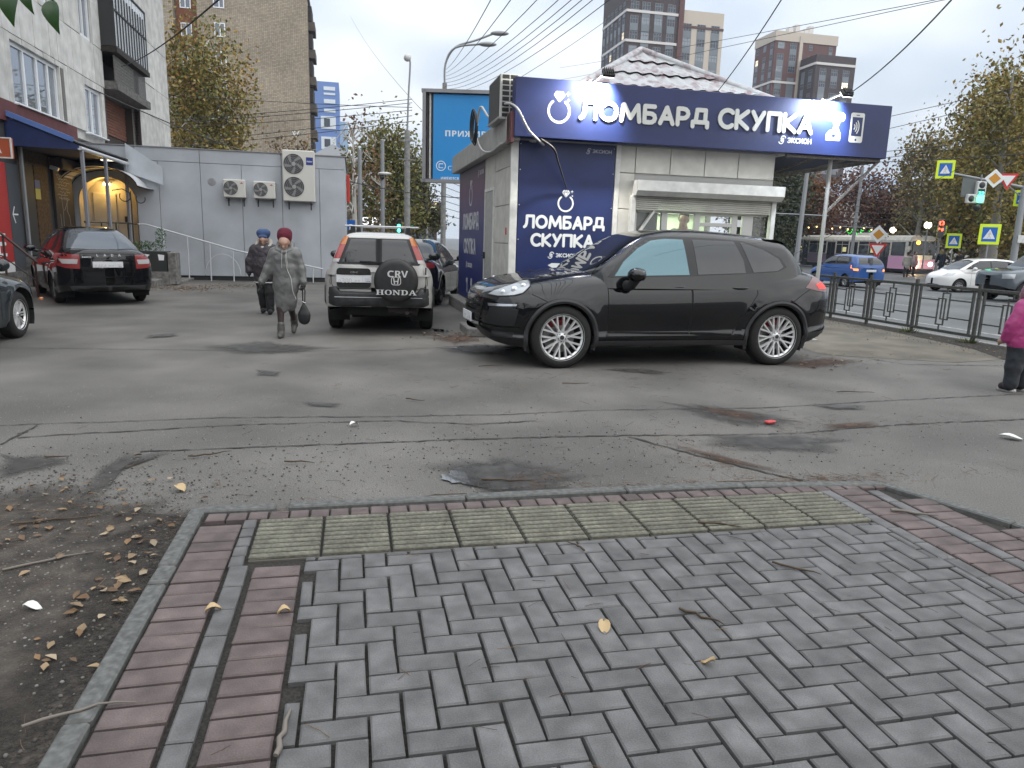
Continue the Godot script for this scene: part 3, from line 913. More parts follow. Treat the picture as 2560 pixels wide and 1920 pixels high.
	# right side of the roof: pale parapet seen under the sign
	mb = MB.new(); mb.box(V(4.3, 2.86, -1.9), V(0.2, 0.5, 2.6), 0.01); put("parapet", mb, trim, K)
	sign_board(K, navy, white, trim)
	roof_unit()
	kiosk_cables()

func side_rows(x: float, z0: float, z1: float, y0: float, y1: float) -> Array:
	var r := []
	for i in 13:
		r.append(PackedVector3Array([V(x, lerpf(y0, y1, i / 12.0), z0), V(x, lerpf(y0, y1, i / 12.0), z1)]))
	return r

func sign_board(_K: Node3D, navy: Material, _white: Material, trim: Material) -> void:
	var G := thing("fascia_sign", "long blue pawnshop sign board with white rounded lettering above the kiosk window", "sign", S(2.38, 0, 10.7), SA)
	var x0 := -0.13; var x1 := 5.92; var y0 := 2.925; var y1 := 3.72; var z := 0.28
	var mb := MB.new(); mb.box(V((x0 + x1) / 2, (y0 + y1) / 2, z - 0.1), V(x1 - x0, y1 - y0, 0.2), 0.006)
	put("board", mb, navy, G)
	var print_m := mat("sign_print", 0.55, 0.56, 0.53, 0.4)
	mb = MB.new()
	round_text(mb, "ЛОМБАРД", 0.8, 2.82, 3.2, 0.275, 0.062, z, 0.02)
	put("lettering", mb, print_m, G)
	mb = MB.new()
	round_text(mb, "СКУПКА", 2.96, 4.55, 3.205, 0.3, 0.064, z, 0.02)
	put("lettering", mb, print_m, G)
	mb = MB.new(); ring_logo(mb, 0.51, 3.3, 0.17, 0.034, z); put("ring_emblem", mb, print_m, G)
	mb = MB.new(); stone_lines(mb, 0.51, 3.3, 0.17, z); put("stone_facets", mb, navy, G)
	mb = MB.new(); link_logo(mb, 4.06, 3.11, 0.062, 0.014, z); round_text(mb, "ЭКСИОН", 4.15, 4.56, 3.07, 0.08, 0.016, z); put("small_lettering", mb, print_m, G)
	mb = MB.new()
	mb.prism(rrect(4.93, 3.5, 0.34, 0.13, 0.055), z, z + 0.002)
	mb.prism(pts2([4.64, 3.515, 4.64, 3.49, 4.78, 3.46, 4.78, 3.55]), z, z + 0.0022)
	mb.prism(pts2([4.88, 3.48, 5.03, 3.48, 5.0, 3.35, 5.03, 3.27, 4.89, 3.27, 4.92, 3.36]), z, z + 0.003)
	mb.prism(pts2([4.8, 3.15, 5.05, 3.15, 5.05, 3.26, 5.02, 3.3, 4.86, 3.3, 4.8, 3.24]), z, z + 0.0036)
	put("drill_pictogram", mb, print_m, G)
	mb = MB.new(); mb.ribbon(pts2([4.81, 3.225, 5.04, 3.225]), 0.006, z, z + 0.005); mb.prism(rrect(4.93, 3.22, 0.06, 0.05, 0.008), z, z + 0.0045); put("drill_detail", mb, navy, G)
	mb = MB.new(); mb.prism(rrect(5.325, 3.36, 0.24, 0.44, 0.03), z, z + 0.002); put("phone_pictogram", mb, print_m, G)
	mb = MB.new(); mb.prism(rrect(5.325, 3.375, 0.18, 0.28, 0.004), z, z + 0.0035); mb.ell(V(5.325, 3.18, z + 0.002), V(0.018, 0.018, 0.003), 10, 4); mb.ribbon(pts2([5.3, 3.545, 5.35, 3.545]), 0.012, z, z + 0.0035); put("phone_screen", mb, navy, G)
	mb = MB.new()
	for k in 3:
		mb.ribbon(arc2(5.24, 3.37, 0.05 + k * 0.035, 0.05 + k * 0.045, -40, 40, 10), 0.018, z, z + 0.0048)
	put("phone_waves", mb, print_m, G)
	mb = MB.new()
	mb.bar(V(5.86, 2.9, 0.2), V(4.5, 2.66, -2.0), 0.05, 0.06); mb.bar(V(5.86, 2.9, 0.2), V(4.2, 2.9, 0.2), 0.05, 0.05)
	mb.bar(V(5.3, 2.9, 0.2), V(5.3, 2.82, -0.7), 0.03, 0.03); mb.bar(V(4.75, 2.9, 0.2), V(4.75, 2.7, -1.6), 0.03, 0.03)
	mb.bar(V(5.86, 2.9, 0.2), V(5.06, 2.06, 0.1), 0.035, 0.035)
	put("bracket_frame", mb, rough_up(mat("rusty_frame", 0.22, 0.2, 0.185, 0.7), noise_tex(65, 0.05, 0.5, 1.0, 3, 256), 2.0), G)
	mb = MB.new(); mb.q(V(5.85, 2.93, 0.07), V(5.85, 3.6, 0.07), V(4.45, 3.4, -2.0), V(4.45, 2.7, -2.0), V(1, 0, 0.5)); mb.q(V(5.83, 2.93, 0.07), V(5.83, 3.6, 0.07), V(4.43, 3.4, -2.0), V(4.43, 2.7, -2.0), V(-1, 0, 0.5))
	put("return_panel", mb, mat("dark_panel", 0.05, 0.055, 0.08, 0.6), G)
	var P := thing("support_pole", "thin grey steel pole holding up the right end of the blue sign", "pole", S(2.38, 0, 10.7), SA)
	mb = MB.new(); mb.cyl(V(5.06, 0, 0.1), V(5.06, 2.93, 0.1), 0.032, 0.032, 10); put("tube", mb, mat("pole_grey", 0.3, 0.3, 0.29, 0.5), P)
	mb = MB.new(); mb.box(V(5.06, 0.01, 0.1), V(0.16, 0.02, 0.16)); put("base_plate", mb, mat("pole_grey"), P)
	for k in 2:
		var F := thing("floodlight", ["lit floodlight arm over the ring end of the blue sign", "lit floodlight arm over the drill pictogram end of the blue sign"][k], "floodlight", S(2.38, 0, 10.7), SA, "floodlights on the blue sign")
		var bx: float = [0.98, 4.72][k]
		mb = MB.new(); mb.bar(V(bx, 3.71, z - 0.06), V(bx + 0.1, 3.79, z + 0.3), 0.03, 0.02); mb.box(V(bx, 3.73, z - 0.06), V(0.07, 0.03, 0.07)); put("arm", mb, mat("steel", 0.35, 0.35, 0.35, 0.4, 0.6), F)
		mb = MB.new(); mb.xf = Transform3D(Basis(V(1, 0, 0), -0.75), V(bx + 0.12, 3.78, z + 0.34)); mb.box(Vector3.ZERO, V(0.17, 0.13, 0.06), 0.012)
		for i in 5: mb.box(V(-0.06 + i * 0.03, 0, 0.04), V(0.008, 0.11, 0.03))
		put("lamp_body", mb, mat("black_plastic", 0.015, 0.015, 0.015, 0.4), F)
		mb = MB.new(); mb.xf = Transform3D(Basis(V(1, 0, 0), -0.75), V(bx + 0.12, 3.78, z + 0.34)); mb.box(V(0, 0, -0.033), V(0.15, 0.11, 0.004)); put("lamp_glass", mb, glow("flood_glow", 1.0, 1.0, 0.97, 6.0), F)
		var sp := SpotLight3D.new(); sp.name = "flood_source"; sp.light_energy = 9.0; sp.light_color = Color(1, 0.98, 0.94) if k == 0 else Color(0.93, 0.97, 1.0); sp.spot_range = 8; sp.spot_angle = 66; sp.spot_angle_attenuation = 0.6; sp.spot_attenuation = 2.0; sp.light_size = 0.06; sp.shadow_enabled = true
		F.add_child(sp)
		var pos := V(bx + 0.11, 3.755, z + 0.3)
		sp.transform = Transform3D(Basis.looking_at(V(bx - 0.02, 3.5, z) - pos), pos)

func roof_unit() -> void:
	var F := thing("air_conditioner", "dark air conditioner outdoor unit perched on the kiosk roof corner behind the sign", "air conditioner", S(2.38, 0, 10.7), SA)
	var mb := MB.new(); mb.box(V(-0.12, 3.52, -0.55), V(0.3, 0.62, 0.86), 0.012); put("casing", mb, mat("ac_side", 0.42, 0.42, 0.4, 0.5), F)
	mb = MB.new()
	for i in 8:
		for j in 2:
			mb.box(V(-0.185 + j * 0.12, 3.26 + i * 0.075, -0.118), V(0.1, 0.055, 0.006))
	put("grille_slot", mb, mat("slot_black", 0.012, 0.012, 0.013, 0.6), F)
	mb = MB.new(); mb.box(V(-0.274, 3.52, -0.55), V(0.008, 0.56, 0.8)); put("rear_grille", mb, mat("coil_dark", 0.04, 0.04, 0.04, 0.6), F)
	mb = MB.new(); mb.box(V(-0.12, 3.22, -0.55), V(0.34, 0.03, 0.9)); put("bracket", mb, mat("steel"), F)

func kiosk_cables() -> void:
	var blk := mat("cable_black", 0.02, 0.02, 0.02, 0.6)
	var gry := mat("cable_grey", 0.4, 0.4, 0.4, 0.5)
	var C := thing("cable_loom", "loops of grey and black cable tangled on the kiosk roof corner", "cables", S(2.38, 0, 10.7), SA)
	var mb := MB.new()
	mb.tube(sag_path([V(-0.3, 3.2, -2.0), V(-0.3, 3.6, -1.6), V(-0.25, 3.35, -1.0), V(-0.2, 3.42, -0.2), V(-0.12, 3.3, 0.33), V(0.05, 3.02, 0.35), V(0.2, 2.9, 0.3), V(0.35, 2.85, 0.1)]), 0.018, 6)
	mb.tube(sag_path([V(-0.28, 3.2, -2.1), V(-0.25, 2.95, -1.7), V(-0.22, 2.84, -1.0), V(-0.15, 2.9, -0.2), V(0.25, 2.9, 0.05)]), 0.016, 6)
	put("grey_cable", mb, gry, C)
	mb = MB.new()
	for k in 3:
		var loop := []
		for i in 19:
			var a := TAU * i / 18.0
			loop.append(V(-0.3 - k * 0.02, 3.32 + 0.26 * cos(a) + k * 0.03, -2.1 + (0.22 + 0.03 * k) * sin(a)))
		mb.tube(loop, 0.014, 5)
	put("black_loop", mb, blk, C)
	mb = MB.new()
	mb.tube(sag_path([V(0.25, 2.9, 0.32), V(0.45, 2.78, 0.3), V(0.55, 2.62, 0.2), V(0.74, 2.25, 0.06)]), [0.016, 0.018, 0.018, 0.018, 0.016, 0.016, 0.014, 0.014, 0.012, 0.012, 0.01, 0.01, 0.008], 6)
	put("hanging_end", mb, blk, C)

func sag_path(c: Array, sub := 4) -> Array:   # smooth path through points
	var o := []
	for i in c.size() - 1:
		var p0: Vector3 = c[maxi(i - 1, 0)]; var p1: Vector3 = c[i]; var p2: Vector3 = c[i + 1]; var p3: Vector3 = c[mini(i + 2, c.size() - 1)]
		for j in sub:
			var t := float(j) / sub
			o.append(p1.cubic_interpolate(p2, p0, p3, t))
	o.append(c[c.size() - 1])
	return o
# ---------------------------------------------------------------- left side: pavilion, shop row, apartment block
func wall_with_holes(mb: MB, xs0: float, xs1: float, y0: float, y1: float, holes: Array, z: float, th: float) -> void:   # front face at z, with boxes around rectangular holes [x0, x1, y0, y1]
	var xs := [xs0, xs1]
	for h in holes:
		for x in [h[0], h[1]]:
			if x > xs0 and x < xs1 and not xs.has(x): xs.append(x)
	xs.sort()
	for i in xs.size() - 1:
		var a: float = xs[i]; var b: float = xs[i + 1]; var m := (a + b) / 2
		var cuts := []
		for h in holes:
			if h[0] < m and h[1] > m: cuts.append(Vector2(h[2], h[3]))
		cuts.sort()
		var y := y0
		for c in cuts:
			if c.x > y: mb.box(V(m, (y + c.x) / 2, z - th / 2), V(b - a, c.x - y, th))
			y = maxf(y, c.y)
		if y < y1: mb.box(V(m, (y + y1) / 2, z - th / 2), V(b - a, y1 - y, th))

func window_unit(parent: Node, x0: float, x1: float, y0: float, y1: float, z: float, splits: Array, fm: Material, gm: Material, fw := 0.07, xf := Transform3D()) -> void:   # frame with mullions > pane
	var mb := MB.new(); mb.xf = xf
	var cx := (x0 + x1) / 2; var cy := (y0 + y1) / 2
	mb.box(V(cx, y0 + fw / 2, z), V(x1 - x0, fw, 0.06)); mb.box(V(cx, y1 - fw / 2, z), V(x1 - x0, fw, 0.06))
	for x in [x0 + fw / 2, x1 - fw / 2] + splits:
		mb.box(V(x, cy, z + 0.001), V(fw, y1 - y0 - fw * 1.9, 0.06))
	var f := put("window", mb, fm, parent)
	var edges := [x0] + splits + [x1]
	for i in edges.size() - 1:
		mb = MB.new(); mb.xf = xf
		mb.q(V(edges[i], y0, z - 0.015), V(edges[i + 1], y0, z - 0.015), V(edges[i + 1], y1, z - 0.015), V(edges[i], y1, z - 0.015), V(0, 0, 1))
		put("pane", mb, gm, f)

func ac_unit(label: String, u: float, y: float, w: float, wd: float, ht: float, fans: Array, r: float) -> void:
	var A := thing("air_conditioner", label, "air conditioner", S(u, y, w), SA, "air conditioner units on the grey pavilion wall")
	var cream := mat("ac_cream", 0.55, 0.54, 0.5, 0.45); var dk := mat("slot_black")
	var mb := MB.new(); mb.box(V(0, ht / 2, 0.17), V(wd, ht, 0.3), 0.02); put("casing", mb, cream, A)
	for f in fans:
		mb = MB.new(); mb.xf = Transform3D(Basis(V(1, 0, 0), PI / 2), V(f[0], f[1], 0.326))
		mb.lathe([Vector2(0.0, -0.004), Vector2(r, -0.004), Vector2(r, 0.004)], 28)
		var d := put("fan_opening", mb, mat("fan_dark", 0.05, 0.05, 0.055, 0.6), A)
		mb = MB.new()
		for k in 7:
			mb.xf = Transform3D(Basis(V(0, 0, 1), TAU * k / 5.0), V(f[0], f[1], 0.331))
			if k < 5: mb.prism(pts2([0, r * .18, r * .25, r * .3, r * .75, r * .55, r * .55, r * .8, r * .1, r * .45]), 0.0, 0.002)
		put("fan_blades", mb, mat("fan_grey", 0.2, 0.2, 0.2, 0.5), d)
		mb = MB.new(); mb.xf = Transform3D(Basis(V(1, 0, 0), PI / 2), V(f[0], f[1], 0.336))
		for k in 6:
			var rr := r * (k + 1) / 6.0
			mb.lathe([Vector2(rr - .003, 0.004), Vector2(rr + .003, 0.004)], 28)
		mb.lathe([Vector2(0.0, 0.012), Vector2(r * .2, 0.012), Vector2(r * .22, 0.0)], 16)
		for k in 12:
			mb.box(V(cos(TAU * k / 12) * r * .6, 0.004, sin(TAU * k / 12) * r * .6), V(0.004, 0.004, 0.004))
		put("fan_guard", mb, mat("guard_grey", 0.3, 0.3, 0.29, 0.5), d)
	for x in [-wd * .35, wd * .35]:
		mb = MB.new(); mb.box(V(x, -0.03, 0.2), V(0.04, 0.04, 0.42)); mb.box(V(x, -0.14, 0.012), V(0.04, 0.2, 0.02)); put("bracket", mb, mat("bracket_dark", 0.06, 0.06, 0.06, 0.6), A)
	if fans.size() == 2:
		mb = MB.new(); mb.box(V(0.32, ht - 0.3, 0.323), V(0.2, 0.22, 0.006)); var b := put("badge", mb, mat("badge_blue", 0.012, 0.03, 0.2, 0.4), A)
		letter("badge_lettering", "Haier", 0.045, mat("white_print"), b, V(0.32, ht - 0.31, 0.327))
	else:
		mb = MB.new(); mb.prism(pts2([wd * .25, ht - .12, wd * .33, ht - .07, wd * .41, ht - .12]), 0.321, 0.323); put("badge", mb, mat("badge_red", 0.35, 0.1, 0.08, 0.5), A)

func build_pavilion() -> void:
	var w0 := 23.6
	var P := thing("pavilion", "long grey panelled shop pavilion with an arched side door", "building", S(-7.8, 0, w0), SA)
	var stain_t := noise_tex(71, 0.006, 0.86, 1.0, 4, 512)
	var gp := rough_up(mat("grey_panel", 0.45, 0.48, 0.52, 0.5), stain_t, 0.22)
	# arched niche: x from 0.1 to 1.75 (local), springing at 2.2
	var mb := MB.new()
	mb.box(V(4.66, 1.93, -3.2), V(5.86, 3.7, 6.0)); mb.box(V(0.9, 1.95, -4.4), V(1.7, 3.74, 3.6)); mb.box(V(0.9, 3.42, -1.4), V(1.7, 0.8, 2.4))
	put("core", mb, mat("core_grey", 0.2, 0.2, 0.21, 0.8), P)
	var xs := [1.68, 2.3, 3.45, 4.6, 5.75, 6.85, 7.62]
	panel_grid(P, "wall_panel", xs, [0.13, 3.42], 0.0, gp, 0.012, 0, 0.04)
	panel_grid(P, "wall_panel", [-0.3, 0.75, 1.68, 3.45, 5.75, 7.62], [3.42, 3.8], 0.0, gp, 0.012, 0, 0.04)
	panel_grid(P, "wall_panel", [-6.2, -4.2, -2.1, -0.05], [0.13, 3.42, 3.8], 7.6, gp, 0.014, 1, 0.04)
	mb = MB.new(); mb.box(V(4.65, 0.07, -0.05), V(5.9, 0.13, 0.06)); put("base_strip", mb, mat("base_black", 0.02, 0.02, 0.022, 0.7), P)
	mb = MB.new(); mb.box(V(3.66, 3.815, -3.0), V(8.0, 0.03, 6.1)); put("roof", mb, mat("roof_grey", 0.22, 0.22, 0.23, 0.7), P)
	mb = MB.new(); mb.xf = Transform3D(Basis(V(1, 0, 0), PI / 2), V(3.76, 2.9, 0.022)); mb.lathe([Vector2(0, 0.004), Vector2(0.11, 0.004), Vector2(0.12, 0.0)], 28); 
	for k in 7: mb.box(V(0, 0.008, -0.09 + k * 0.03), V(0.19 - absf(k - 3.0) * 0.03, 0.008, 0.012))
	put("vent", mb, mat("vent_grey", 0.3, 0.31, 0.32, 0.6), P)
	# arched portal around the door
	var cream := rough_up(mat("cream_paint", 0.52, 0.49, 0.43, 0.6), stain_t, 0.5)
	mb = MB.new()
	var poly := PackedVector2Array([Vector2(-0.3, 0.7), Vector2(0.14, 0.7)])
	poly.append_array(arc2(0.9, 2.2, 0.78, 0.72, 180, 0, 20))
	poly.append_array(PackedVector2Array([Vector2(1.68, 0.7), Vector2(1.69, 0.7), Vector2(1.69, 3.41), Vector2(-0.3, 3.41)]))
	mb.prism(poly, -0.1, 0.0, true)
	put("arch_wall", mb, gp, P)
	mb = MB.new()
	var rows := []
	for zz in [0.0, -0.55]:
		var row := PackedVector3Array([V(0.14, 0.7, zz)])
		for p in arc2(0.9, 2.2, 0.76, 0.7, 180, 0, 20): row.append(V(p.x, p.y, zz))
		row.append(V(1.66, 0.7, zz)); rows.append(row)
	mb.grid(rows, V(0, -1, 0)); 
	put("niche_reveal", mb, cream, P)
	mb = MB.new(); mb.box(V(0.9, 1.85, -0.58), V(1.7, 2.3, 0.05)); put("niche_wall", mb, cream, P)
	mb = MB.new(); mb.box(V(0.66, 1.6, -0.535), V(0.62, 1.75, 0.05), 0.006); var D := put("door", mb, rough_up(mat("door_cream", 0.5, 0.49, 0.45, 0.45), stain_t, 0.7), P)
	mb = MB.new(); mb.tube([V(0.72, 1.7, -0.51), V(0.72, 1.7, -0.45), V(0.82, 1.7, -0.45)], 0.014); mb.box(V(0.72, 1.62, -0.506), V(0.04, 0.22, 0.012)); put("handle", mb, mat("black_plastic"), D)
	mb = MB.new(); mb.box(V(1.2, 1.72, -0.55), V(0.07, 0.2, 0.03), 0.005); put("keypad", mb, mat("black_plastic"), P)
	# lamp over the door
	var L := thing("door_lamp", "warm lit bulkhead lamp over the arched door", "lamp", S(-7.8, 0, w0), SA)
	mb = MB.new(); mb.ell(V(0.8, 2.72, -0.34), V(0.11, 0.045, 0.06), 12, 8); put("lamp_glass", mb, glow("lamp_warm", 1.0, 0.82, 0.42, 7.0), L)
	mb = MB.new(); mb.box(V(0.8, 2.78, -0.36), V(0.2, 0.03, 0.2)); put("lamp_base", mb, cream, L)
	var om := OmniLight3D.new(); om.name = "lamp_source"; om.light_energy = 0.28; om.light_color = Color(1, 0.78, 0.4); om.omni_range = 8; om.omni_attenuation = 2.0; om.light_size = 0.06; om.shadow_enabled = true
	om.position = V(0.8, 2.63, -0.26); L.add_child(om)
	# barrel canopy with iron scrolls
	var C := thing("door_canopy", "curved pale canopy on black iron scrolls over the arched door", "canopy", S(-7.8, 0, w0), SA)
	mb = MB.new(); rows = []
	for zz in [0.0, 1.0]:
		var row := PackedVector3Array()
		for p in arc2(0.98, 2.58, 1.0, 0.56, 180, 8, 20): row.append(V(p.x, p.y, zz))
		row.append(V(2.16, 2.6, zz)); rows.append(row)
	mb.grid(rows, Vector3.UP)
	var rows2 := []
	for row in rows:
		var o := PackedVector3Array()
		for p in row: o.append(p - V(0, 0.012, 0))
		rows2.append(o)
	mb.grid(rows2, Vector3.DOWN)
	put("canopy_sheet", mb, mat("canopy_sheet", 0.5, 0.51, 0.52, 0.4), C)
	var iron := mat("wrought_iron", 0.018, 0.018, 0.018, 0.5)
	mb = MB.new()
	for zz in [0.06, 0.95]:
		var pth := []
		for p in arc2(0.98, 2.54, 1.0, 0.56, 180, 8, 18): pth.append(V(p.x, p.y, zz))
		mb.tube(pth, 0.014, 5)
	for k in 6:
		var p: Vector2 = arc2(0.98, 2.54, 1.0, 0.56, 180, 8, 5)[k]
		mb.tube([V(p.x, p.y, 0.06), V(p.x, p.y, 0.95)], 0.01, 5)
	put("canopy_frame", mb, iron, C)
	for x in [-0.02, 1.77]:
		mb = MB.new(); mb.tube([V(x, 0.7, 0.95), V(x, 2.5, 0.95)], 0.016, 6)
		if x > 1:
			for k in [[1.62, 2.35, 0.14], [2.02, 2.3, 0.12]]:
				var q := []
				for p in arc2(k[0], k[1], k[2], k[2], 150, 380, 14): q.append(V(p.x, p.y, 0.95))
				mb.tube(q, 0.014, 5)
			mb.tube([V(1.77, 2.2, 0.95), V(1.74, 2.45, 0.95), V(1.55, 2.55, 0.95), V(1.3, 2.5, 0.95)], 0.014, 5)
		put("scroll_post", mb, iron, C)
	ac_unit("small cream air conditioner on the grey wall, next to the round vent", -3.37, 2.46, w0, 0.62, 0.52, [[-0.1, 0.27]], 0.2)
	ac_unit("small cream air conditioner on the grey wall, between its twin and the tall unit", -2.53, 2.46, w0, 0.62, 0.5, [[-0.1, 0.26]], 0.2)
	ac_unit("tall two-fan white air conditioner at the roof edge of the grey pavilion", -1.53, 2.42, w0, 0.93, 1.48, [[-0.14, 1.08], [-0.14, 0.42]], 0.29)
	# flap panel closing the shed roof
	var F := MB.new()
	F.prism(pts2([0, 0, 0.95, -0.32, 0.95, 0.18, 0, 0.8]), 0, 0.03, true)
	solo("closing_panel", F, rough_up(mat("pale_panel", 0.5, 0.54, 0.58, 0.5), stain_t, 0.4), "pale sheet panel closing the gap above the curved canopy", "panel", S(-6.28, 3.05, w0 - 0.2), SA)

func build_shops() -> void:
	var uf := -7.78
	var A := thing("apartment_block", "white panel apartment block with shops below and balconies above", "apartment block", S(uf, 0, 10.0), SA + PI / 2)
	# local x runs away along the street from w = 10; local z faces the yard
	var X := func(w: float) -> float: return w - 10.0
	var stain_t := noise_tex(72, 0.01, 0.8, 1.0, 5, 512)
	var wp := []
	for k in 3:
		wp.append(rough_up(mat("white_concrete_%d" % k, 0.64 - k * 0.035, 0.635 - k * 0.035, 0.61 - k * 0.035, 0.85), stain_t, 0.35))
	var frame := mat("pvc_white", 0.66, 0.68, 0.7, 0.4)
	var glass := mat("window_glass", 0.3, 0.33, 0.37, 0.03); glass.metallic = 0.7
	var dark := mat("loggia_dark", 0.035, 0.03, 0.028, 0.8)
	var holes := [[X.call(20.26), X.call(23.3), 4.32, 5.75], [X.call(25.25), X.call(26.8), 4.28, 5.68], [X.call(25.25), X.call(26.35), 7.1, 8.5], [X.call(20.26), X.call(23.0), 7.2, 8.6], [X.call(27.15), X.call(31.2), 4.2, 17.0]]
	var mb := MB.new()
	wall_with_holes(mb, 0, 26, 4.05, 17, holes, -0.08, 0.2)
	mb.box(V(13, 8.5, -6.7), V(25.9, 16.9, 12.0))
	put("wall", mb, wp[2], A)
	# ribbed facing panels, cut round the openings
	var w := 10.0
	while w < 35.95:
		var step := rng.randf_range(0.42, 0.78)
		if w >= 31.15: step = 1.2
		var x0: float = X.call(w); var x1 := x0 + step
		for h in holes:
			if x0 < h[0] - 0.01 and x1 > h[0]: x1 = h[0]
			if x0 < h[1] - 0.01 and x0 >= h[0] - 0.01 and x1 > h[1]: x1 = h[1]
		for lev in [[4.3, 5.9], [5.9, 7.05], [7.05, 8.7], [8.7, 11.5], [11.5, 14.3]]:
			var ys := [lev[0], lev[1]]
			var m := (x0 + x1) / 2
			for h in holes:
				if h[0] < m and h[1] > m:
					if h[2] <= lev[0] + 0.05 and h[3] >= lev[1] - 0.05: ys = []
					elif h[2] > lev[0] and h[2] < lev[1] and ys.size(): ys = [lev[0], h[2]] + ([h[3], lev[1]] if h[3] < lev[1] - 0.05 else [])
					elif h[3] > lev[0] and h[3] < lev[1] and ys.size(): ys = [h[3], lev[1]]
			for k in range(0, ys.size(), 2):
				if ys[k + 1] - ys[k] < 0.06: continue
				mb = MB.new(); mb.box(Vector3.ZERO, V(x1 - x0 - 0.012, ys[k + 1] - ys[k] - 0.015, 0.08), 0.006)
				var o := put("facing_panel", mb, wp[rng.randi() % 3], A)
				o.position = V(m, (ys[k] + ys[k + 1]) / 2, -0.04 + rng.randf_range(-0.008, 0.012))
		w += x1 - x0
	window_unit(A, X.call(20.26), X.call(23.3), 4.32, 5.75, -0.12, [X.call(21.2), X.call(22.0), X.call(22.7)], frame, glass, 0.08)
	window_unit(A, X.call(25.25), X.call(26.8), 4.28, 5.68, -0.12, [X.call(26.0)], frame, glass, 0.08)
	window_unit(A, X.call(25.25), X.call(26.35), 7.1, 8.5, -0.12, [X.call(25.8)], frame, glass, 0.08)
	window_unit(A, X.call(20.26), X.call(23.0), 7.2, 8.6, -0.12, [X.call(21.5)], frame, glass, 0.08)
	for b in [[23.3, 20.26, 4.3], [26.8, 25.25, 4.26]]:
		mb = MB.new(); mb.box(V((X.call(b[0]) + X.call(b[1])) / 2, b[2], 0.03), V(b[0] - b[1] + 0.1, 0.03, 0.18)); put("sill", mb, frame, A)
	mb = MB.new(); mb.box(V(X.call(23.45), 5.0, -0.03), V(0.2, 1.5, 0.1)); put("rough_brick_jamb", mb, rough_up(mat("rough_mortar", 0.3, 0.29, 0.27, 0.95), noise_tex(73, 0.05, 0.4, 1, 4, 256), 3.0), A)
	# loggia: brick back wall laid brick by brick, slab, bars
	var brick_m := []
	for k in 4: brick_m.append(mat("brown_brick_%d" % k, 0.155 + k * 0.016, 0.068 + k * 0.006, 0.046 + k * 0.004, 0.85))
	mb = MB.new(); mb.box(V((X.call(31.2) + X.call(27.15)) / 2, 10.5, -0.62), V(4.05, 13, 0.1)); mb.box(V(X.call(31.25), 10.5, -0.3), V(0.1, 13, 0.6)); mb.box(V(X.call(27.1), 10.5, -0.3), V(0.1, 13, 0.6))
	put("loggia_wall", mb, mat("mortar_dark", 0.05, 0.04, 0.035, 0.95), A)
	var cache := []
	for k in 3: cache.append(brick_mesh(0.27, 0.085, 0.05, 40 + k))
	for j in 12:
		for i in 15:
			var o := put("brick", cache[rng.randi() % 3], brick_m[rng.randi() % 4], A)
			o.position = V(X.call(27.15) + 0.14 + i * 0.272 + (0.13 if j % 2 else 0.0) - 0.06, 4.72 + j * 0.1, -0.575)
			o.rotation.x = PI / 2
	var slab := rough_up(mat("slab_concrete", 0.2, 0.19, 0.18, 0.9), noise_tex(74, 0.03, 0.5, 1, 4, 256), 0.8)
	mb = MB.new(); mb.box(V(X.call(29.17), 6.02, -0.1), V(4.05, 0.26, 1.0)); put("loggia_slab", mb, slab, A)
	for i in 8:
		mb = MB.new(); mb.box(V(X.call(27.2) + 1.15, 6.22 + i * 0.1, 0.3), V(2.2, 0.09, 0.03)); put("slat", mb, rough_up(mat("weathered_board", 0.16, 0.155, 0.145, 0.9), noise_tex(75, 0.04, 0.6, 1, 3, 256), 1.0), A)
	for i in 14:
		mb = MB.new(); mb.cyl(V(X.call(29.55) + i * 0.11, 6.15, 0.3), V(X.call(29.55) + i * 0.11, 7.0, 0.3), 0.012, 0.012, 5); put("bar", mb, mat("bar_grey", 0.12, 0.12, 0.12, 0.6), A)
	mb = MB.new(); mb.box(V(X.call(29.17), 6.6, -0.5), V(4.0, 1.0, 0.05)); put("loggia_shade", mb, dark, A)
	# glazed balcony above
	mb = MB.new(); mb.box(V(X.call(29.05), 7.1, 0.0), V(4.0, 0.16, 0.95)); put("balcony_slab", mb, rough_up(mat("stained_soffit", 0.045, 0.036, 0.03, 0.9), noise_tex(76, 0.03, 0.4, 1, 4, 256), 0.9), A)
	var bx0: float = X.call(27.1); var bx1: float = X.call(30.95)
	var milk := mat("milky_glass", 0.4, 0.43, 0.46, 0.15)
	for k in 12:
		var xa := lerpf(bx0, bx1, k / 12.0); var xb := lerpf(bx0, bx1, (k + 1) / 12.0)
		mb = MB.new(); mb.box(V(xa, 8.05, 0.43), V(0.045, 1.75, 0.05)); put("baluster", mb, mat("balcony_black", 0.02, 0.02, 0.02, 0.6), A)
		for lev in [[7.22, 8.3], [8.34, 9.2]]:
			mb = MB.new(); mb.q(V(xa + .02, lev[0], 0.425), V(xb - .02, lev[0], 0.425), V(xb - .02, lev[1], 0.425), V(xa + .02, lev[1], 0.425), V(0, 0, 1)); put("balcony_pane", mb, milk, A)
	mb = MB.new()
	for yy in [7.2, 8.32, 9.22]: mb.box(V((bx0 + bx1) / 2, yy, 0.432), V(bx1 - bx0, 0.05, 0.06))
	mb.box(V(bx1, 8.2, 0.2), V(0.05, 2.0, 0.5)); mb.box(V(bx0, 8.2, 0.2), V(0.05, 2.0, 0.5))
	put("balcony_frame", mb, mat("balcony_black"), A)
	# red band over the shops
	mb = MB.new(); mb.box(V(8.0, 4.05, 0.02), V(12.2, 0.46, 0.09)); put("red_band", mb, rough_up(mat("dull_red", 0.12, 0.03, 0.032, 0.7), stain_t, 0.5), A)
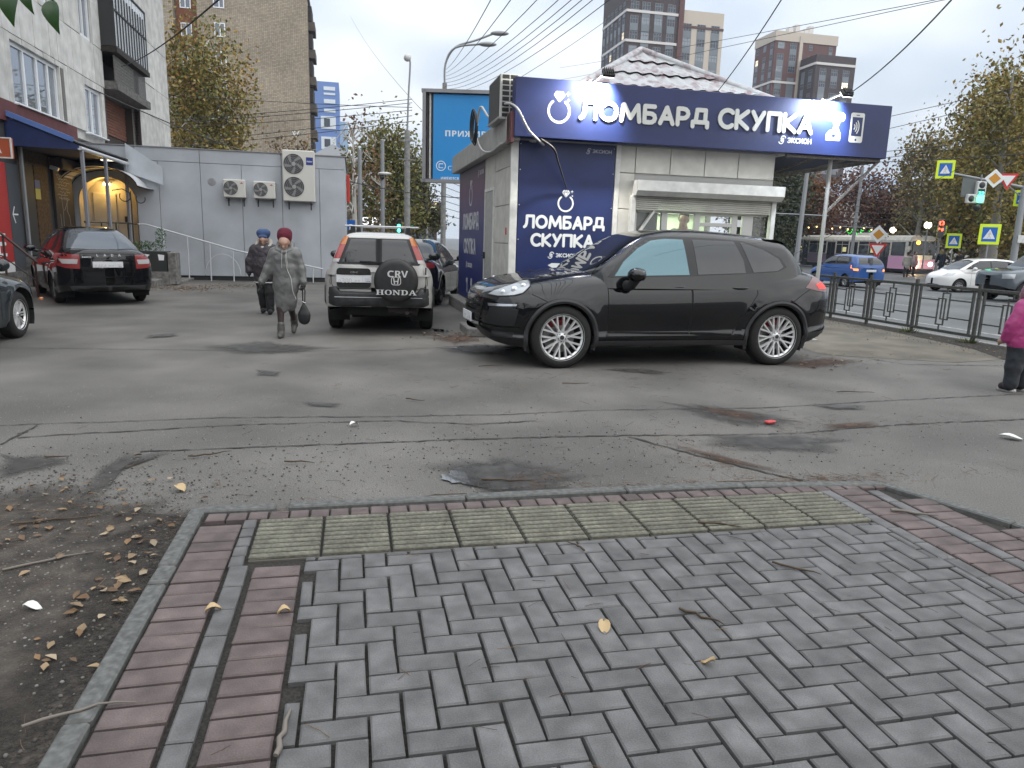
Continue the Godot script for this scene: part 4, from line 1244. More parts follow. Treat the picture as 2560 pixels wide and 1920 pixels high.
	# ground floor of the shop row
	mb = MB.new(); mb.box(V(6, 1.92, -0.12), V(15.6, 3.84, 0.2)); put("shop_wall", mb, rough_up(mat("dark_shop_wall", 0.05, 0.05, 0.055, 0.75), stain_t, 0.6), A)
	mb = MB.new(); mb.box(V(X.call(20.4), 1.85, 0.0), V(0.84, 2.2, 0.06), 0.006); put("shop_door", mb, mat("dark_door", 0.035, 0.036, 0.035, 0.6), A)
	mb = MB.new(); mb.box(V(X.call(21.3), 1.85, 0.0), V(0.8, 2.2, 0.05)); put("plywood_board", mb, rough_up(mat("plywood", 0.16, 0.085, 0.032, 0.75), noise_tex(77, 0.03, 0.4, 1, 5, 256), 1.2), A)
	mb = MB.new(); mb.box(V(X.call(21.6), 3.35, 0.01), V(3.6, 0.7, 0.06)); put("plywood_lintel", mb, rough_up(mat("plywood_dark", 0.075, 0.042, 0.02, 0.8), noise_tex(77, 0.03, 0.4, 1, 5, 256), 1.2), A)
	mb = MB.new(); mb.box(V(X.call(21.0), 2.5, 0.035), V(0.3, 0.2, 0.01)); put("blue_notice", mb, mat("notice_blue", 0.14, 0.16, 0.26, 0.7), A)
	mb = MB.new(); mb.box(V(X.call(21.0), 2.26, 0.035), V(0.3, 0.26, 0.01)); put("yellow_notice", mb, mat("notice_yellow", 0.5, 0.44, 0.1, 0.7), A)
	mb = MB.new(); mb.box(V(X.call(22.7), 1.85, 0.02), V(1.3, 2.3, 0.07), 0.008)
	var gd := put("graffiti_door", mb, mat("chalk_door", 0.028, 0.025, 0.024, 0.7), A); gd.set_meta("label", "black door scrawled with white chalk")
	mb = MB.new()
	var gr := RandomNumberGenerator.new(); gr.seed = 5
	for j in 8:
		var p := PackedVector2Array(); var xx: float = X.call(22.2) + 0.1 * (j % 3); var yy := 2.82 - j * 0.085
		for i in 22:
			p.append(Vector2(xx + i * 0.035, yy + gr.randf_range(-0.035, 0.035)))
		mb.ribbon(p, 0.012, 0.057, 0.0575 + j * 0.0002, false, false)
	for st in [[0.35, 2.3, 0.42, 1.9, 0.38, 1.4, 0.36, 0.8], [0.75, 2.2, 0.7, 1.9, 0.85, 1.75, 0.9, 1.4, 0.92, 1.1], [0.8, 2.2, 0.62, 2.0, 0.5, 1.9], [0.2, 1.8, 0.22, 1.5, 0.2, 1.2]]:
		var p := PackedVector2Array()
		for i in range(0, st.size(), 2): p.append(Vector2(X.call(22.1) + st[i], st[i + 1]))
		mb.ribbon(p, 0.016, 0.057, 0.0592, false, false)
	put("chalk_scrawl", stuff_mesh(mb), mat("chalk", 0.36, 0.36, 0.36, 0.9), gd)
	mb = MB.new(); mb.box(V(X.call(22.6), 3.1, 0.2), V(1.5, 0.28, 0.34), 0.02); put("shutter_case", mb, mat("shutter_case", 0.06, 0.05, 0.045, 0.6), A)
	mb = MB.new(); mb.xf = Transform3D(Basis(V(1, 0, 0), 0.3), V(X.call(21.6), 2.95, 0.25)); mb.box(Vector3.ZERO, V(0.1, 0.1, 0.2), 0.01); put("security_camera", mb, mat("cam_grey", 0.45, 0.45, 0.45, 0.4), A)
	# red and grey pasted shop front nearer the camera
	mb = MB.new(); mb.box(V(X.call(19.6), 1.62, 0.02), V(0.66, 2.5, 0.06)); put("grey_poster", mb, mat("poster_grey", 0.055, 0.06, 0.068, 0.6), A)
	mb = MB.new(); mb.box(V(X.call(18.0), 1.75, 0.02), V(2.5, 2.24, 0.06)); put("red_poster", mb, mat("poster_red", 0.34, 0.022, 0.022, 0.6), A)
	mb = MB.new(); mb.box(V(X.call(18.0), 0.5, 0.02), V(2.5, 0.26, 0.06)); put("white_poster", mb, mat("poster_white", 0.6, 0.6, 0.6, 0.6), A)
	mb = MB.new(); var ax: float = X.call(19.55)
	mb.ribbon(pts2([ax - .14, 1.72, ax + .14, 1.72]), 0.035, 0.051, 0.053, false, false); mb.ribbon(pts2([ax + .02 - .05, 1.9, ax - .14, 1.72, ax - .03, 1.52]), 0.035, 0.051, 0.0536, false, false); put("arrow", mb, mat("white_print"), A)
	mb = MB.new()
	for k in 2: mb.ribbon(pts2([X.call(18.9), 1.05 + k * 0.2, X.call(18.55), 1.05 + k * 0.2, X.call(18.55), 0.8, X.call(18.9), 0.8]), 0.07, 0.051, 0.054 + k * 0.001, false, false)
	put("white_lettering", mb, mat("white_print"), A)
	mb = MB.new(); mb.box(V(X.call(18.5), 0.2, 0.05), V(3.0, 0.4, 0.1)); put("shop_base", mb, slab, A)
	# drain pipe
	mb = MB.new(); mb.tube([V(X.call(20.0), 0.3, 0.1), V(X.call(20.02), 3.4, 0.1)], 0.05, 8); mb.tube([V(X.call(19.9), 0.3, 0.16), V(X.call(19.92), 3.4, 0.16)], 0.025, 6); put("drain_pipe", mb, mat("pipe_grey", 0.24, 0.25, 0.26, 0.5), A)
	# orange sign box on the near shop
	var O := thing("orange_sign", "orange shop sign box with white border and white lettering at left edge", "sign", S(-6.75, 2.8, 16.9), SA)
	mb = MB.new(); mb.box(V(-0.42, 0.18, 0), V(1.1, 0.4, 0.12), 0.01); put("box", mb, mat("sign_orange", 0.36, 0.075, 0.028, 0.5), O)
	mb = MB.new()
	for yy in [-0.01, 0.37]: mb.box(V(-0.42, yy, 0.055), V(1.12, 0.025, 0.03))
	mb.box(V(0.13, 0.18, 0.055), V(0.025, 0.36, 0.03)); put("border", mb, mat("white_trim"), O)
	letter("lettering", "МАГАЗИНА", 0.12, mat("white_print"), O, V(-0.5, 0.13, 0.065))
	# shed roof with blue end panel, gutter and posts
	var R := thing("entrance_shed", "shed roof with dark blue end panel over the shop doors", "awning", S(-7.78, 0, 19.6), SA)
	mb = MB.new(); mb.prism(pts2([0.0, 3.28, 1.52, 3.26, 1.52, 3.36, 0.0, 3.93]), -0.02, 0.02, true); put("end_panel", mb, rough_up(mat("navy_tarp", 0.012, 0.028, 0.115, 0.6), stain_t, 0.6), R)
	mb = MB.new(); mb.bar(V(-0.02, 4.02, -0.05), V(1.35, 3.5, -0.05), 0.25, 0.11, V(0, 1, 0)); put("blue_edge", mb, mat("blue_edge", 0.085, 0.16, 0.4, 0.55), R)
	mb = MB.new()
	mb.bar(V(0.78, 3.66, -0.3), V(0.78, 3.66, -4.0), 1.65, 0.03, V(0.35, 1, 0)); put("roof_sheet", mb, rough_up(mat("black_roofing", 0.03, 0.031, 0.034, 0.5), stain_t, 0.8), R)
	mb = MB.new(); mb.tube([V(1.53, 3.3, 0.02), V(1.53, 3.28, -4.2)], 0.05, 8); put("gutter", mb, mat("gutter_white", 0.45, 0.46, 0.47, 0.4), R)
	mb = MB.new(); mb.box(V(0.76, 3.3, -2.0), V(1.45, 0.03, 4.0)); put("soffit", mb, mat("soffit_dark", 0.06, 0.06, 0.07, 0.7), R)
	for zz in [-0.1, -1.8, -3.58]:
		mb = MB.new(); mb.box(V(1.53, 1.95, zz), V(0.08, 2.6, 0.08), 0.01); put("post", mb, mat("galvanised", 0.26, 0.28, 0.31, 0.4, 0.5), R)
	mb = MB.new(); mb.box(V(1.35, 3.26, -2.6), V(0.3, 0.03, 0.12)); put("strip_light", mb, glow("strip_glow", 1.0, 0.9, 0.7, 1.2), R)
	# terrace, stairs, rails, planter
	var T := thing("terrace", "raised concrete terrace with stairs in front of the shop doors", "terrace", S(-7.78, 0, 23.55), SA)
	mb = MB.new(); mb.box(V(0.82, 0.36, 1.85), V(1.7, 0.72, 3.7), 0.01); put("slab", mb, slab, T)
	for k in 4:
		mb = MB.new(); mb.box(V(1.75 + 0.36 * (k + 0.5) - 0.1, 0.3 - 0.09 * k + 0.0, 1.1), V(0.42, 0.6 - k * 0.17, 2.1), 0.012); put("step", mb, rough_up(mat("step_concrete", 0.29, 0.28, 0.26, 0.9), noise_tex(78, 0.03, 0.5, 1, 4, 256), 0.8), T)
	mb = MB.new(); mb.box(V(2.35, 0.09, 2.6), V(0.9, 0.18, 1.4), 0.012); put("step", mb, mat("step_concrete"), T)
	var H := thing("handrail", "white tubular handrail sloping down along the grey pavilion wall", "handrail", S(-7.78, 0, 23.2), SA)
	var rail := mat("rail_white", 0.5, 0.52, 0.54, 0.4)
	mb = MB.new(); mb.tube([V(1.75, 1.6, 0), V(1.95, 1.6, 0), V(4.4, 0.92, 0), V(6.9, 0.42, 0)], 0.025, 8); put("top_rail", mb, rail, H)
	for x in [2.4, 3.05, 3.66, 4.3, 5.2, 6.6]:
		mb = MB.new(); mb.cyl(V(x, 0, 0), V(x, 1.6 - (x - 1.95) * 0.277 if x < 4.4 else 0.92 - (x - 4.4) * 0.2, 0), 0.018, 0.018, 8); put("post", mb, rail, H)
	mb = MB.new(); var q := []
	for p in arc2(4.0, 0.2, 0.5, 0.6, 180, 0, 14): q.append(V(p.x, p.y, 0))
	mb.tube(q, 0.01, 5); put("arched_bar", mb, rail, H)
	var B := thing("terrace_rail", "dark railing along the terrace behind the black sedan", "railing", S(-7.78, 0, 23.2), SA)
	mb = MB.new(); mb.tube([V(1.5, 1.6, 3.6), V(1.5, 1.62, 0.1), V(1.75, 1.6, 0)], 0.022, 6); put("top_rail", mb, rough_up(mat("worn_rail", 0.14, 0.12, 0.08, 0.6), noise_tex(77, 0.03, 0.4, 1, 5, 256), 1.2), B)
	for zz in [3.5, 2.4, 1.2, 0.1]:
		mb = MB.new(); mb.cyl(V(1.5, 0.7, zz), V(1.5, 1.6, zz), 0.018, 0.018, 6); put("post", mb, mat("wrought_iron"), B)
	var N := thing("stair_rail", "brown iron stair railing at the left edge by the red shop front", "railing", S(-6.75, 0, 17.2), SA)
	mb = MB.new(); mb.tube([V(-0.9, 1.3, 0.2), V(-0.3, 1.32, 0.2), V(0.35, 0.72, 0.2)], 0.025, 6); mb.tube([V(-0.9, 0.85, 0.2), V(-0.3, 0.85, 0.2), V(0.35, 0.3, 0.2)], 0.014, 6); put("top_rail", mb, mat("rail_brown", 0.05, 0.022, 0.018, 0.5), N)
	for x in [-0.25, 0.3]:
		mb = MB.new(); mb.cyl(V(x, 0, 0.2), V(x, 1.28 - maxf(0, x + .25) * 0.95, 0.2), 0.022, 0.022, 6); put("post", mb, mat("rail_brown"), N)
	var PL := thing("planter", "black planter box with torn notices and leafy green plants beside the steps", "planter", S(-5.35, 0, 21.6), SA)
	mb = MB.new(); mb.box(V(0.0, 0.62, 0.2), V(1.0, 0.55, 0.5), 0.01); put("box", mb, mat("planter_black", 0.02, 0.024, 0.022, 0.6), PL)
	mb = MB.new(); mb.box(V(0.0, 0.18, 0.2), V(1.15, 0.36, 0.6), 0.01); put("plinth", mb, mat("step_concrete"), PL)
	mb = MB.new(); mb.box(V(0.62, 0.45, 0.2), V(0.2, 0.85, 0.55), 0.012); put("side_wall", mb, mat("step_concrete"), PL)
	mb = MB.new(); mb.prism(pts2([-0.15, 0.62, 0.02, 0.6, 0.03, 0.76, 0.08, 0.8, -0.02, 0.82, -0.14, 0.81]), 0.452, 0.454); put("torn_notice", mb, mat("paper"), PL)
	mb = MB.new(); mb.prism(pts2([0.3, 0.66, 0.42, 0.66, 0.44, 0.8, 0.28, 0.82]), 0.452, 0.454); put("torn_notice", mb, mat("paper"), PL)
	mb = MB.new(); leaf_cloud(mb, V(-0.05, 1.02, 0.2), V(0.5, 0.17, 0.24), 420, 0.05, Color(0.05, 0.11, 0.03), Color(0.03, 0.07, 0.02), 5); leaf_cloud(mb, V(0.32, 1.25, 0.2), V(0.15, 0.3, 0.15), 200, 0.05, Color(0.06, 0.13, 0.04), Color(0.03, 0.08, 0.02), 6)
	put("foliage", mb, leaf_mat(), PL)

func stuff_mesh(mb: MB) -> MB:
	return mb

func leaf_mat() -> StandardMaterial3D:
	var m := vcol("leaf", 0.6)
	m.backlight_enabled = true; m.backlight = Color(0.35, 0.35, 0.3)
	return m

func leaf_cloud(mb: MB, c: Vector3, r: Vector3, n: int, s: float, a: Color, b: Color, sd: int) -> void:
	var g := RandomNumberGenerator.new(); g.seed = sd
	for i in n:
		var d := V(g.randfn(), g.randfn(), g.randfn()).normalized() * pow(g.randf(), 0.5)
		leaf(mb, c + d * r, s * g.randf_range(0.6, 1.3), a.lerp(b, g.randf()), g)
	mb.col = Color.WHITE

func leaf(mb: MB, p: Vector3, s: float, col: Color, g: RandomNumberGenerator) -> void:
	var u := V(g.randfn(), g.randfn() - 0.5, g.randfn()).normalized()
	var v := u.cross(V(g.randfn(), g.randfn(), g.randfn())).normalized()
	mb.col = col
	var nn := u.cross(v)
	var a := p - u * s * 0.5; var e := p + u * s * 0.5; var m := p + nn * s * 0.08
	mb.t(a, m + v * s * 0.3, e, nn); mb.t(a, m - v * s * 0.3, e, nn)
# ---------------------------------------------------------------- car bodies as lofted surfaces
class Hull:
	var L0 := 0.0; var L1 := 4.0
	var w: Array; var yb: Array; var yt: Array
	var side: Array = [Vector2(0, 1), Vector2(1, 1)]
	var m := 6.0
	var lean := 0.0
	var fa := 0.5; var fp := 2.6; var ra := 0.5; var rp := 2.6
	var flares := []
	var th0 := 0.5
	func setup() -> void:
		th0 = asin(pow(0.8, m / 2.0))
	func cv(tab: Array, x: float) -> float:
		var n := tab.size()
		if x <= tab[0].x: return tab[0].y
		if x >= tab[n - 1].x: return tab[n - 1].y
		var i := 0
		while tab[i + 1].x < x: i += 1
		var a: Vector2 = tab[i]; var b: Vector2 = tab[i + 1]
		var d := (b.y - a.y) / (b.x - a.x)
		var d0 := d; var d1 := d
		if i > 0:
			var e: float = (a.y - tab[i - 1].y) / (a.x - tab[i - 1].x)
			d0 = 0.0 if e * d <= 0.0 else 2.0 * e * d / (e + d)
		if i < n - 2:
			var e: float = (tab[i + 2].y - b.y) / (tab[i + 2].x - b.x)
			d1 = 0.0 if e * d <= 0.0 else 2.0 * e * d / (e + d)
		var h := b.x - a.x; var t := (x - a.x) / h
		return (1 + 2 * t) * (1 - t) * (1 - t) * a.y + t * (1 - t) * (1 - t) * h * d0 + t * t * (3 - 2 * t) * b.y + t * t * (t - 1) * h * d1
	func nose(s: float) -> float:
		var k := 1.0
		if s < L0 + fa: k *= pow(maxf(0.0, 1.0 - pow(1.0 - (s - L0) / fa, fp)), 1.0 / fp)
		if s > L1 - ra: k *= pow(maxf(0.0, 1.0 - pow(1.0 - (L1 - s) / ra, rp)), 1.0 / rp)
		return k
	func tau(q: float) -> float:
		if q <= 0.6: return q / 0.6 * 0.8
		return pow(sin(th0 + (PI / 2 - th0) * (q - 0.6) / 0.4), 2.0 / m)
	func inv(t: float) -> float:
		t = clampf(t, 0.0, 1.0)
		if t <= 0.8: return t / 0.8 * 0.6
		return 0.6 + 0.4 * (asin(pow(t, m / 2.0)) - th0) / (PI / 2 - th0)
	func wid(s: float, t: float, y0: float, y1: float) -> float:
		var y := y0 + t * (y1 - y0)
		var x := (cv(w, s) * nose(s) * cv(side, t) - lean * (t * (y1 - y0)) * nose(s)) * pow(maxf(0.0, 1.0 - pow(t, m)), 1.0 / m)
		for f in flares:
			var d := Vector2(s - f[0], y - f[1]).length()
			x += f[3] * exp(-pow((d - f[2]) / f[4], 2.0)) * (1.0 if t < 0.8 else maxf(0.0, (1.0 - t) / 0.2))
		return x
	func P(s: float, q: float) -> Vector3:
		var a := cv(yb, s); var b := cv(yt, s); var t := tau(q)
		return Vector3(wid(s, t, a, b), a + t * (b - a), s)
	func X(s: float, y: float) -> float:
		var a := cv(yb, s); var b := cv(yt, s)
		var t := (y - a) / maxf(0.001, b - a)
		return 0.0 if t < 0.0 or t > 1.0 else wid(s, t, a, b)
	func q_of(s: float, y: float) -> float:
		var a := cv(yb, s); var b := cv(yt, s)
		return inv((y - a) / maxf(0.001, b - a))
	func side_at(s: float, y: float) -> Vector3:
		return Vector3(X(s, y), y, s)
	func end_at(x: float, y: float, rear: bool) -> Vector3:
		var lo := 0.0; var hi := (ra if rear else fa) * 1.6
		for k in 20:
			var md := (lo + hi) / 2
			if X(L1 - md if rear else L0 + md, y) < absf(x): lo = md
			else: hi = md
		return Vector3(x, y, L1 - hi if rear else L0 + hi)
	func top_at(x: float, s: float) -> Vector3:
		var a := cv(yb, s); var b := cv(yt, s)
		var lo := 0.45; var hi := 1.0
		for k in 20:
			var md := (lo + hi) / 2
			if wid(s, md, a, b) < absf(x): hi = md
			else: lo = md
		return Vector3(x, a + lo * (b - a), s)

func tab(a: Array) -> Array:
	var r := []
	for i in range(0, a.size(), 2): r.append(Vector2(a[i], a[i + 1]))
	return r

func fine_poly(a, step := 0.05) -> PackedVector2Array:
	var p: PackedVector2Array = pts2(a) if a is Array else a
	var o := PackedVector2Array()
	for i in p.size():
		var b := p[(i + 1) % p.size()]
		var k := maxi(1, int(ceil(p[i].distance_to(b) / step)))
		for j in k: o.append(p[i].lerp(b, float(j) / k))
	return o

func lin(a: float, b: float, n: int) -> Array:
	var r := []
	for i in n + 1: r.append(lerpf(a, b, float(i) / n))
	return r

func patch(mb: MB, poly: PackedVector2Array, us: Array, vs: Array, fn: Callable, off: float, sym := true, holes := [], out := Vector3.ZERO) -> void:   # the part of a surface inside a polygon of its parameters
	var e := 0.004
	var cache := {}
	var at := func(p: Vector2) -> Array:
		var key := Vector2i(roundi(p.x * 20000), roundi(p.y * 20000))
		if cache.has(key): return cache[key]
		var c: Vector3 = fn.call(p.x, p.y)
		var du: Vector3 = fn.call(p.x + e, p.y) - fn.call(p.x - e, p.y)
		var dv: Vector3 = fn.call(p.x, p.y + e) - fn.call(p.x, p.y - e)
		var n := du.cross(dv).normalized()
		var ref := V(c.x * 1.2, c.y - 0.55, (c.z - 2.2) * 0.25) if out == Vector3.ZERO else out
		if n.dot(ref) < 0.0: n = -n
		if n == Vector3.ZERO: n = ref.normalized()
		cache[key] = [c + n * off, n]
		return cache[key]
	var bb := Rect2(poly[0], Vector2.ZERO)
	for p in poly: bb = bb.expand(p)
	for i in us.size() - 1:
		if us[i + 1] < bb.position.x or us[i] > bb.end.x: continue
		for j in vs.size() - 1:
			if vs[j + 1] < bb.position.y or vs[j] > bb.end.y: continue
			var cell := PackedVector2Array([Vector2(us[i], vs[j]), Vector2(us[i + 1], vs[j]), Vector2(us[i + 1], vs[j + 1]), Vector2(us[i], vs[j + 1])])
			var got: Array = Geometry2D.intersect_polygons(cell, poly)
			for h in holes:
				var nx := []
				for g in got: nx.append_array(Geometry2D.clip_polygons(g, h))
				got = nx
			for g in got:
				if g.size() < 3: continue
				var ix := Geometry2D.triangulate_polygon(g)
				for k in range(0, ix.size(), 3):
					var a: Array = at.call(g[ix[k]]); var b: Array = at.call(g[ix[k + 1]]); var c: Array = at.call(g[ix[k + 2]])
					mb.tn(a[0], b[0], c[0], a[1], b[1], c[1])
					if sym:
						var f := V(-1, 1, 1)
						mb.tn(a[0] * f, b[0] * f, c[0] * f, a[1] * f, b[1] * f, c[1] * f)

func seam(mb: MB, line: PackedVector2Array, fn: Callable, wd: float, off: float, sym := true, closed := false) -> void:
	var P := []; var N := []; var e := 0.004
	for p in line:
		var c: Vector3 = fn.call(p.x, p.y)
		var n: Vector3 = (fn.call(p.x + e, p.y) - fn.call(p.x - e, p.y)).cross(fn.call(p.x, p.y + e) - fn.call(p.x, p.y - e)).normalized()
		if n.dot(V(c.x * 1.2, c.y - 0.55, (c.z - 2.2) * 0.25)) < 0.0: n = -n
		P.append(c + n * off); N.append(n)
	var m := P.size()
	for i in (m if closed else m - 1):
		var j := (i + 1) % m
		var d: Vector3 = (P[j] - P[i]).normalized()
		var s0: Vector3 = N[i].cross(d).normalized() * wd * 0.5; var s1: Vector3 = N[j].cross(d).normalized() * wd * 0.5
		for sg in ([1.0, -1.0] if sym else [1.0]):
			var f := V(sg, 1, 1)
			mb.q((P[i] - s0) * f, (P[j] - s1) * f, (P[j] + s1) * f, (P[i] + s0) * f, N[i] * f)

func open_line(a, step := 0.05) -> PackedVector2Array:
	var p: PackedVector2Array = pts2(a) if a is Array else a
	var o := PackedVector2Array()
	for i in p.size() - 1:
		var k := maxi(1, int(ceil(p[i].distance_to(p[i + 1]) / step)))
		for j in k: o.append(p[i].lerp(p[i + 1], float(j) / k))
	o.append(p[p.size() - 1])
	return o

func circle(c: Vector2, r: float, n := 40) -> PackedVector2Array:
	var o := PackedVector2Array()
	for i in n: o.append(c + Vector2(cos(TAU * i / n), sin(TAU * i / n)) * r)
	return o

func hull_side(h: Hull) -> Callable:
	return func(s: float, y: float) -> Vector3: return h.side_at(s, y)
func hull_end(h: Hull, rear: bool) -> Callable:
	return func(x: float, y: float) -> Vector3: return h.end_at(x, y, rear)
func hull_top(h: Hull) -> Callable:
	return func(x: float, s: float) -> Vector3: return h.top_at(x, s)

func wheel_part(root: Node3D, s: float, x: float, R: float, r: float, wd: float, style: Dictionary, steer := 0.0) -> void:
	var W := Node3D.new(); W.name = numbered("wheel", root); root.add_child(W, true)
	W.position = V(x, R, s); W.rotation = V(0, steer, -PI / 2 if x > 0 else PI / 2)   # local Y points out of the car
	var h := wd / 2
	var mb := MB.new()
	mb.lathe([Vector2(r - 0.01, -h), Vector2(r + 0.03, -h - 0.004), Vector2(R - 0.05, -h), Vector2(R - 0.015, -h + 0.018), Vector2(R, -h + 0.05), Vector2(R, h - 0.05), Vector2(R - 0.015, h - 0.018), Vector2(R - 0.05, h), Vector2(r + 0.03, h + 0.004), Vector2(r, h - 0.005), Vector2(r - 0.012, h - 0.02)], 44, 50)
	for k in 5:
		mb.lathe([Vector2(R + 0.002, -h + 0.055 + k * (wd - 0.11) / 4 - 0.012), Vector2(R + 0.004, -h + 0.055 + k * (wd - 0.11) / 4), Vector2(R + 0.002, -h + 0.055 + k * (wd - 0.11) / 4 + 0.012)], 44)
	put("tyre", mb, rough_up(mat("tyre_rubber", 0.022, 0.021, 0.02, 0.85), noise_tex(81, 0.05, 0.5, 1, 4, 256), 3.0, false), W)
	mb = MB.new()
	mb.lathe([Vector2(0, -h * 0.2), Vector2(r * 0.9, -h * 0.2), Vector2(r - 0.006, h - 0.03)], 40)
	put("rim_barrel", mb, mat("rim_dark", 0.03, 0.03, 0.032, 0.5, 0.4), W)
	if style.get("caliper", false):
		mb = MB.new(); mb.lathe([Vector2(0.05, -h * 0.1), Vector2(r * 0.72, -h * 0.1), Vector2(r * 0.72, -h * 0.1 - 0.02)], 36); put("brake_disc", mb, mat("disc_steel", 0.3, 0.3, 0.3, 0.35, 0.8), W)
		mb = MB.new(); mb.xf = Transform3D(Basis(Vector3.UP, 0.2), Vector3.ZERO); mb.box(V(r * 0.62, 0.0, 0), V(r * .3, 0.05, r * .8), 0.01); put("brake_caliper", mb, mat("caliper_red", 0.22, 0.012, 0.012, 0.4), W)
	mb = MB.new()
	mb.lathe([Vector2(r - 0.03, h - 0.035), Vector2(r - 0.004, h - 0.012), Vector2(r + 0.004, h - 0.002), Vector2(r + 0.008, h - 0.006)], 44, 60)
	var rim_m: Material = style.mat
	var nsp: int = style.n
	for k in nsp:
		for tw in (style.twin as Array):
			mb.xf = Transform3D(Basis(Vector3.UP, TAU * k / nsp + float(style.get("phase", 0.0))), Vector3.ZERO)
			var y0: float = h - 0.028; var hub := r * 0.16
			var a := V(hub, y0 - 0.004, tw * r * 0.11); var b := V(r - 0.012, y0 + 0.008, tw * r * style.get("spread", 0.2))
			var sw: float = r * style.w
			var d := (b - a).normalized(); var sd := V(-d.z, 0, d.x)
			for q in [[-1.0, 1.0]]:
				var A0 := a - sd * sw * .4; var A1 := a + sd * sw * .4; var B0 := b - sd * sw * .55; var B1 := b + sd * sw * .55
				var dn := V(0, -0.03, 0)
				mb.q(A0, A1, B1, B0, Vector3.UP)
				mb.q(A0, B0, B0 + dn - sd * .006, A0 + dn - sd * .006, -sd); mb.q(A1, B1, B1 + dn + sd * .006, A1 + dn + sd * .006, sd)
	mb.xf = Transform3D.IDENTITY
	mb.lathe([Vector2(0, h - 0.012), Vector2(r * 0.14, h - 0.014), Vector2(r * 0.2, h - 0.03), Vector2(r * 0.22, h - 0.06)], 20, 60)
	put("rim", mb, rim_m, W)
	mb = MB.new(); mb.lathe([Vector2(0, h - 0.008), Vector2(r * 0.09, h - 0.009), Vector2(r * 0.1, h - 0.014)], 16); put("hub_cap", mb, mat("hub_dark", 0.04, 0.04, 0.045, 0.35, 0.3), W)
	mb = MB.new()
	for k in 5:
		var an := TAU * (k + 0.5) / 5
		mb.ell(V(cos(an) * r * .17, h - 0.022, sin(an) * r * .17), V(r * .03, 0.012, r * .03), 6, 4)
	stuff(put("wheel_nuts", mb, mat("hub_dark"), W))

func ends(L0: float, L1: float, fa: float, fp: float, ra: float, rp: float, mid: int) -> Array:
	var r := []
	for k in 9:
		r.append(L0 + fa * (1.0 - pow(cos(PI / 2 * k / 9.0), 2.0 / fp)))
	for k in mid + 1:
		r.append(lerpf(L0 + fa, L1 - ra, float(k) / mid))
	for k in 9:
		r.append(L1 - ra * (1.0 - pow(cos(PI / 2 * (8 - k) / 9.0), 2.0 / rp)))
	r.sort()
	return r

func make_hull(d: Dictionary) -> Hull:
	var h := Hull.new()
	for k in d:
		h.set(k, tab(d[k]) if d[k] is Array and k != "flares" else d[k])
	h.setup()
	return h

func car_shell(root: Node3D, lo: Hull, up: Hull, body: Material, wheels: Array, archR: float, archY: float) -> void:   # lower body with arch openings, cabin, dark chassis
	var us := ends(lo.L0, lo.L1, lo.fa, lo.fp, lo.ra, lo.rp, 44)
	var vs := lin(0, 0.6, 14) + lin(0.6, 1.0, 12).slice(1)
	var holes := []
	for w in wheels:
		var hp := PackedVector2Array()
		for p in circle(Vector2(w, archY), archR, 48):
			var a := lo.cv(lo.yb, p.x); var b := lo.cv(lo.yt, p.x)
			hp.append(Vector2(p.x, lo.inv((p.y - a) / (b - a)) if p.y >= a else -0.02))
		holes.append(hp)
	var mb := MB.new()
	var e0 := lo.L0 + 0.0005; var e1 := lo.L1 - 0.0005
	patch(mb, PackedVector2Array([Vector2(e0, 0), Vector2(e1, 0), Vector2(e1, 1), Vector2(e0, 1)]), us, vs, func(s: float, q: float) -> Vector3: return lo.P(clampf(s, lo.L0, lo.L1), clampf(q, 0.0, 1.0)), 0.0, true, holes)
	put("body", mb, body, root)
	mb = MB.new()
	us = ends(up.L0, up.L1, up.fa, up.fp, up.ra, up.rp, 40)
	e0 = up.L0 + 0.0005; e1 = up.L1 - 0.0005
	patch(mb, PackedVector2Array([Vector2(e0, 0), Vector2(e1, 0), Vector2(e1, 1), Vector2(e0, 1)]), us, vs, func(s: float, q: float) -> Vector3: return up.P(clampf(s, up.L0, up.L1), clampf(q, 0.0, 1.0)), 0.0)
	put("cabin", mb, body, root)
	mb = MB.new()
	var wf: float = wheels[0]; var wr: float = wheels[1]
	var hw := lo.cv(lo.w, 2.2)
	mb.box(V(0, 0.44, (wf + wr) / 2), V(hw * 2 - 0.14, 0.36, wr - wf - archR * 2 - 0.04))
	mb.box(V(0, 0.5, (lo.L0 + lo.L1) / 2), V(hw * 2 - 0.62, 0.44, lo.L1 - lo.L0 - 0.5))
	for w in wheels:
		for sg in [1.0, -1.0]:
			var rows := []
			for xx in [hw - 0.02, hw - 0.33]:
				var row := PackedVector3Array()
				for p in arc2(w, archY, archR + 0.012, archR + 0.012, -25, 205, 20): row.append(V(xx * sg, p.y, p.x))
				rows.append(row)
			mb.grid(rows, V(0, -1, 0))
	mb.box(V(0, 0.27, (wf + wr) / 2), V(0.9, 0.12, wr - wf + 0.6))
	for w in wheels: mb.cyl(V(-hw + 0.2, archY - 0.02, w), V(hw - 0.2, archY - 0.02, w), 0.05, 0.05, 8)
	put("chassis", mb, mat("chassis_black", 0.012, 0.012, 0.012, 0.8), root)

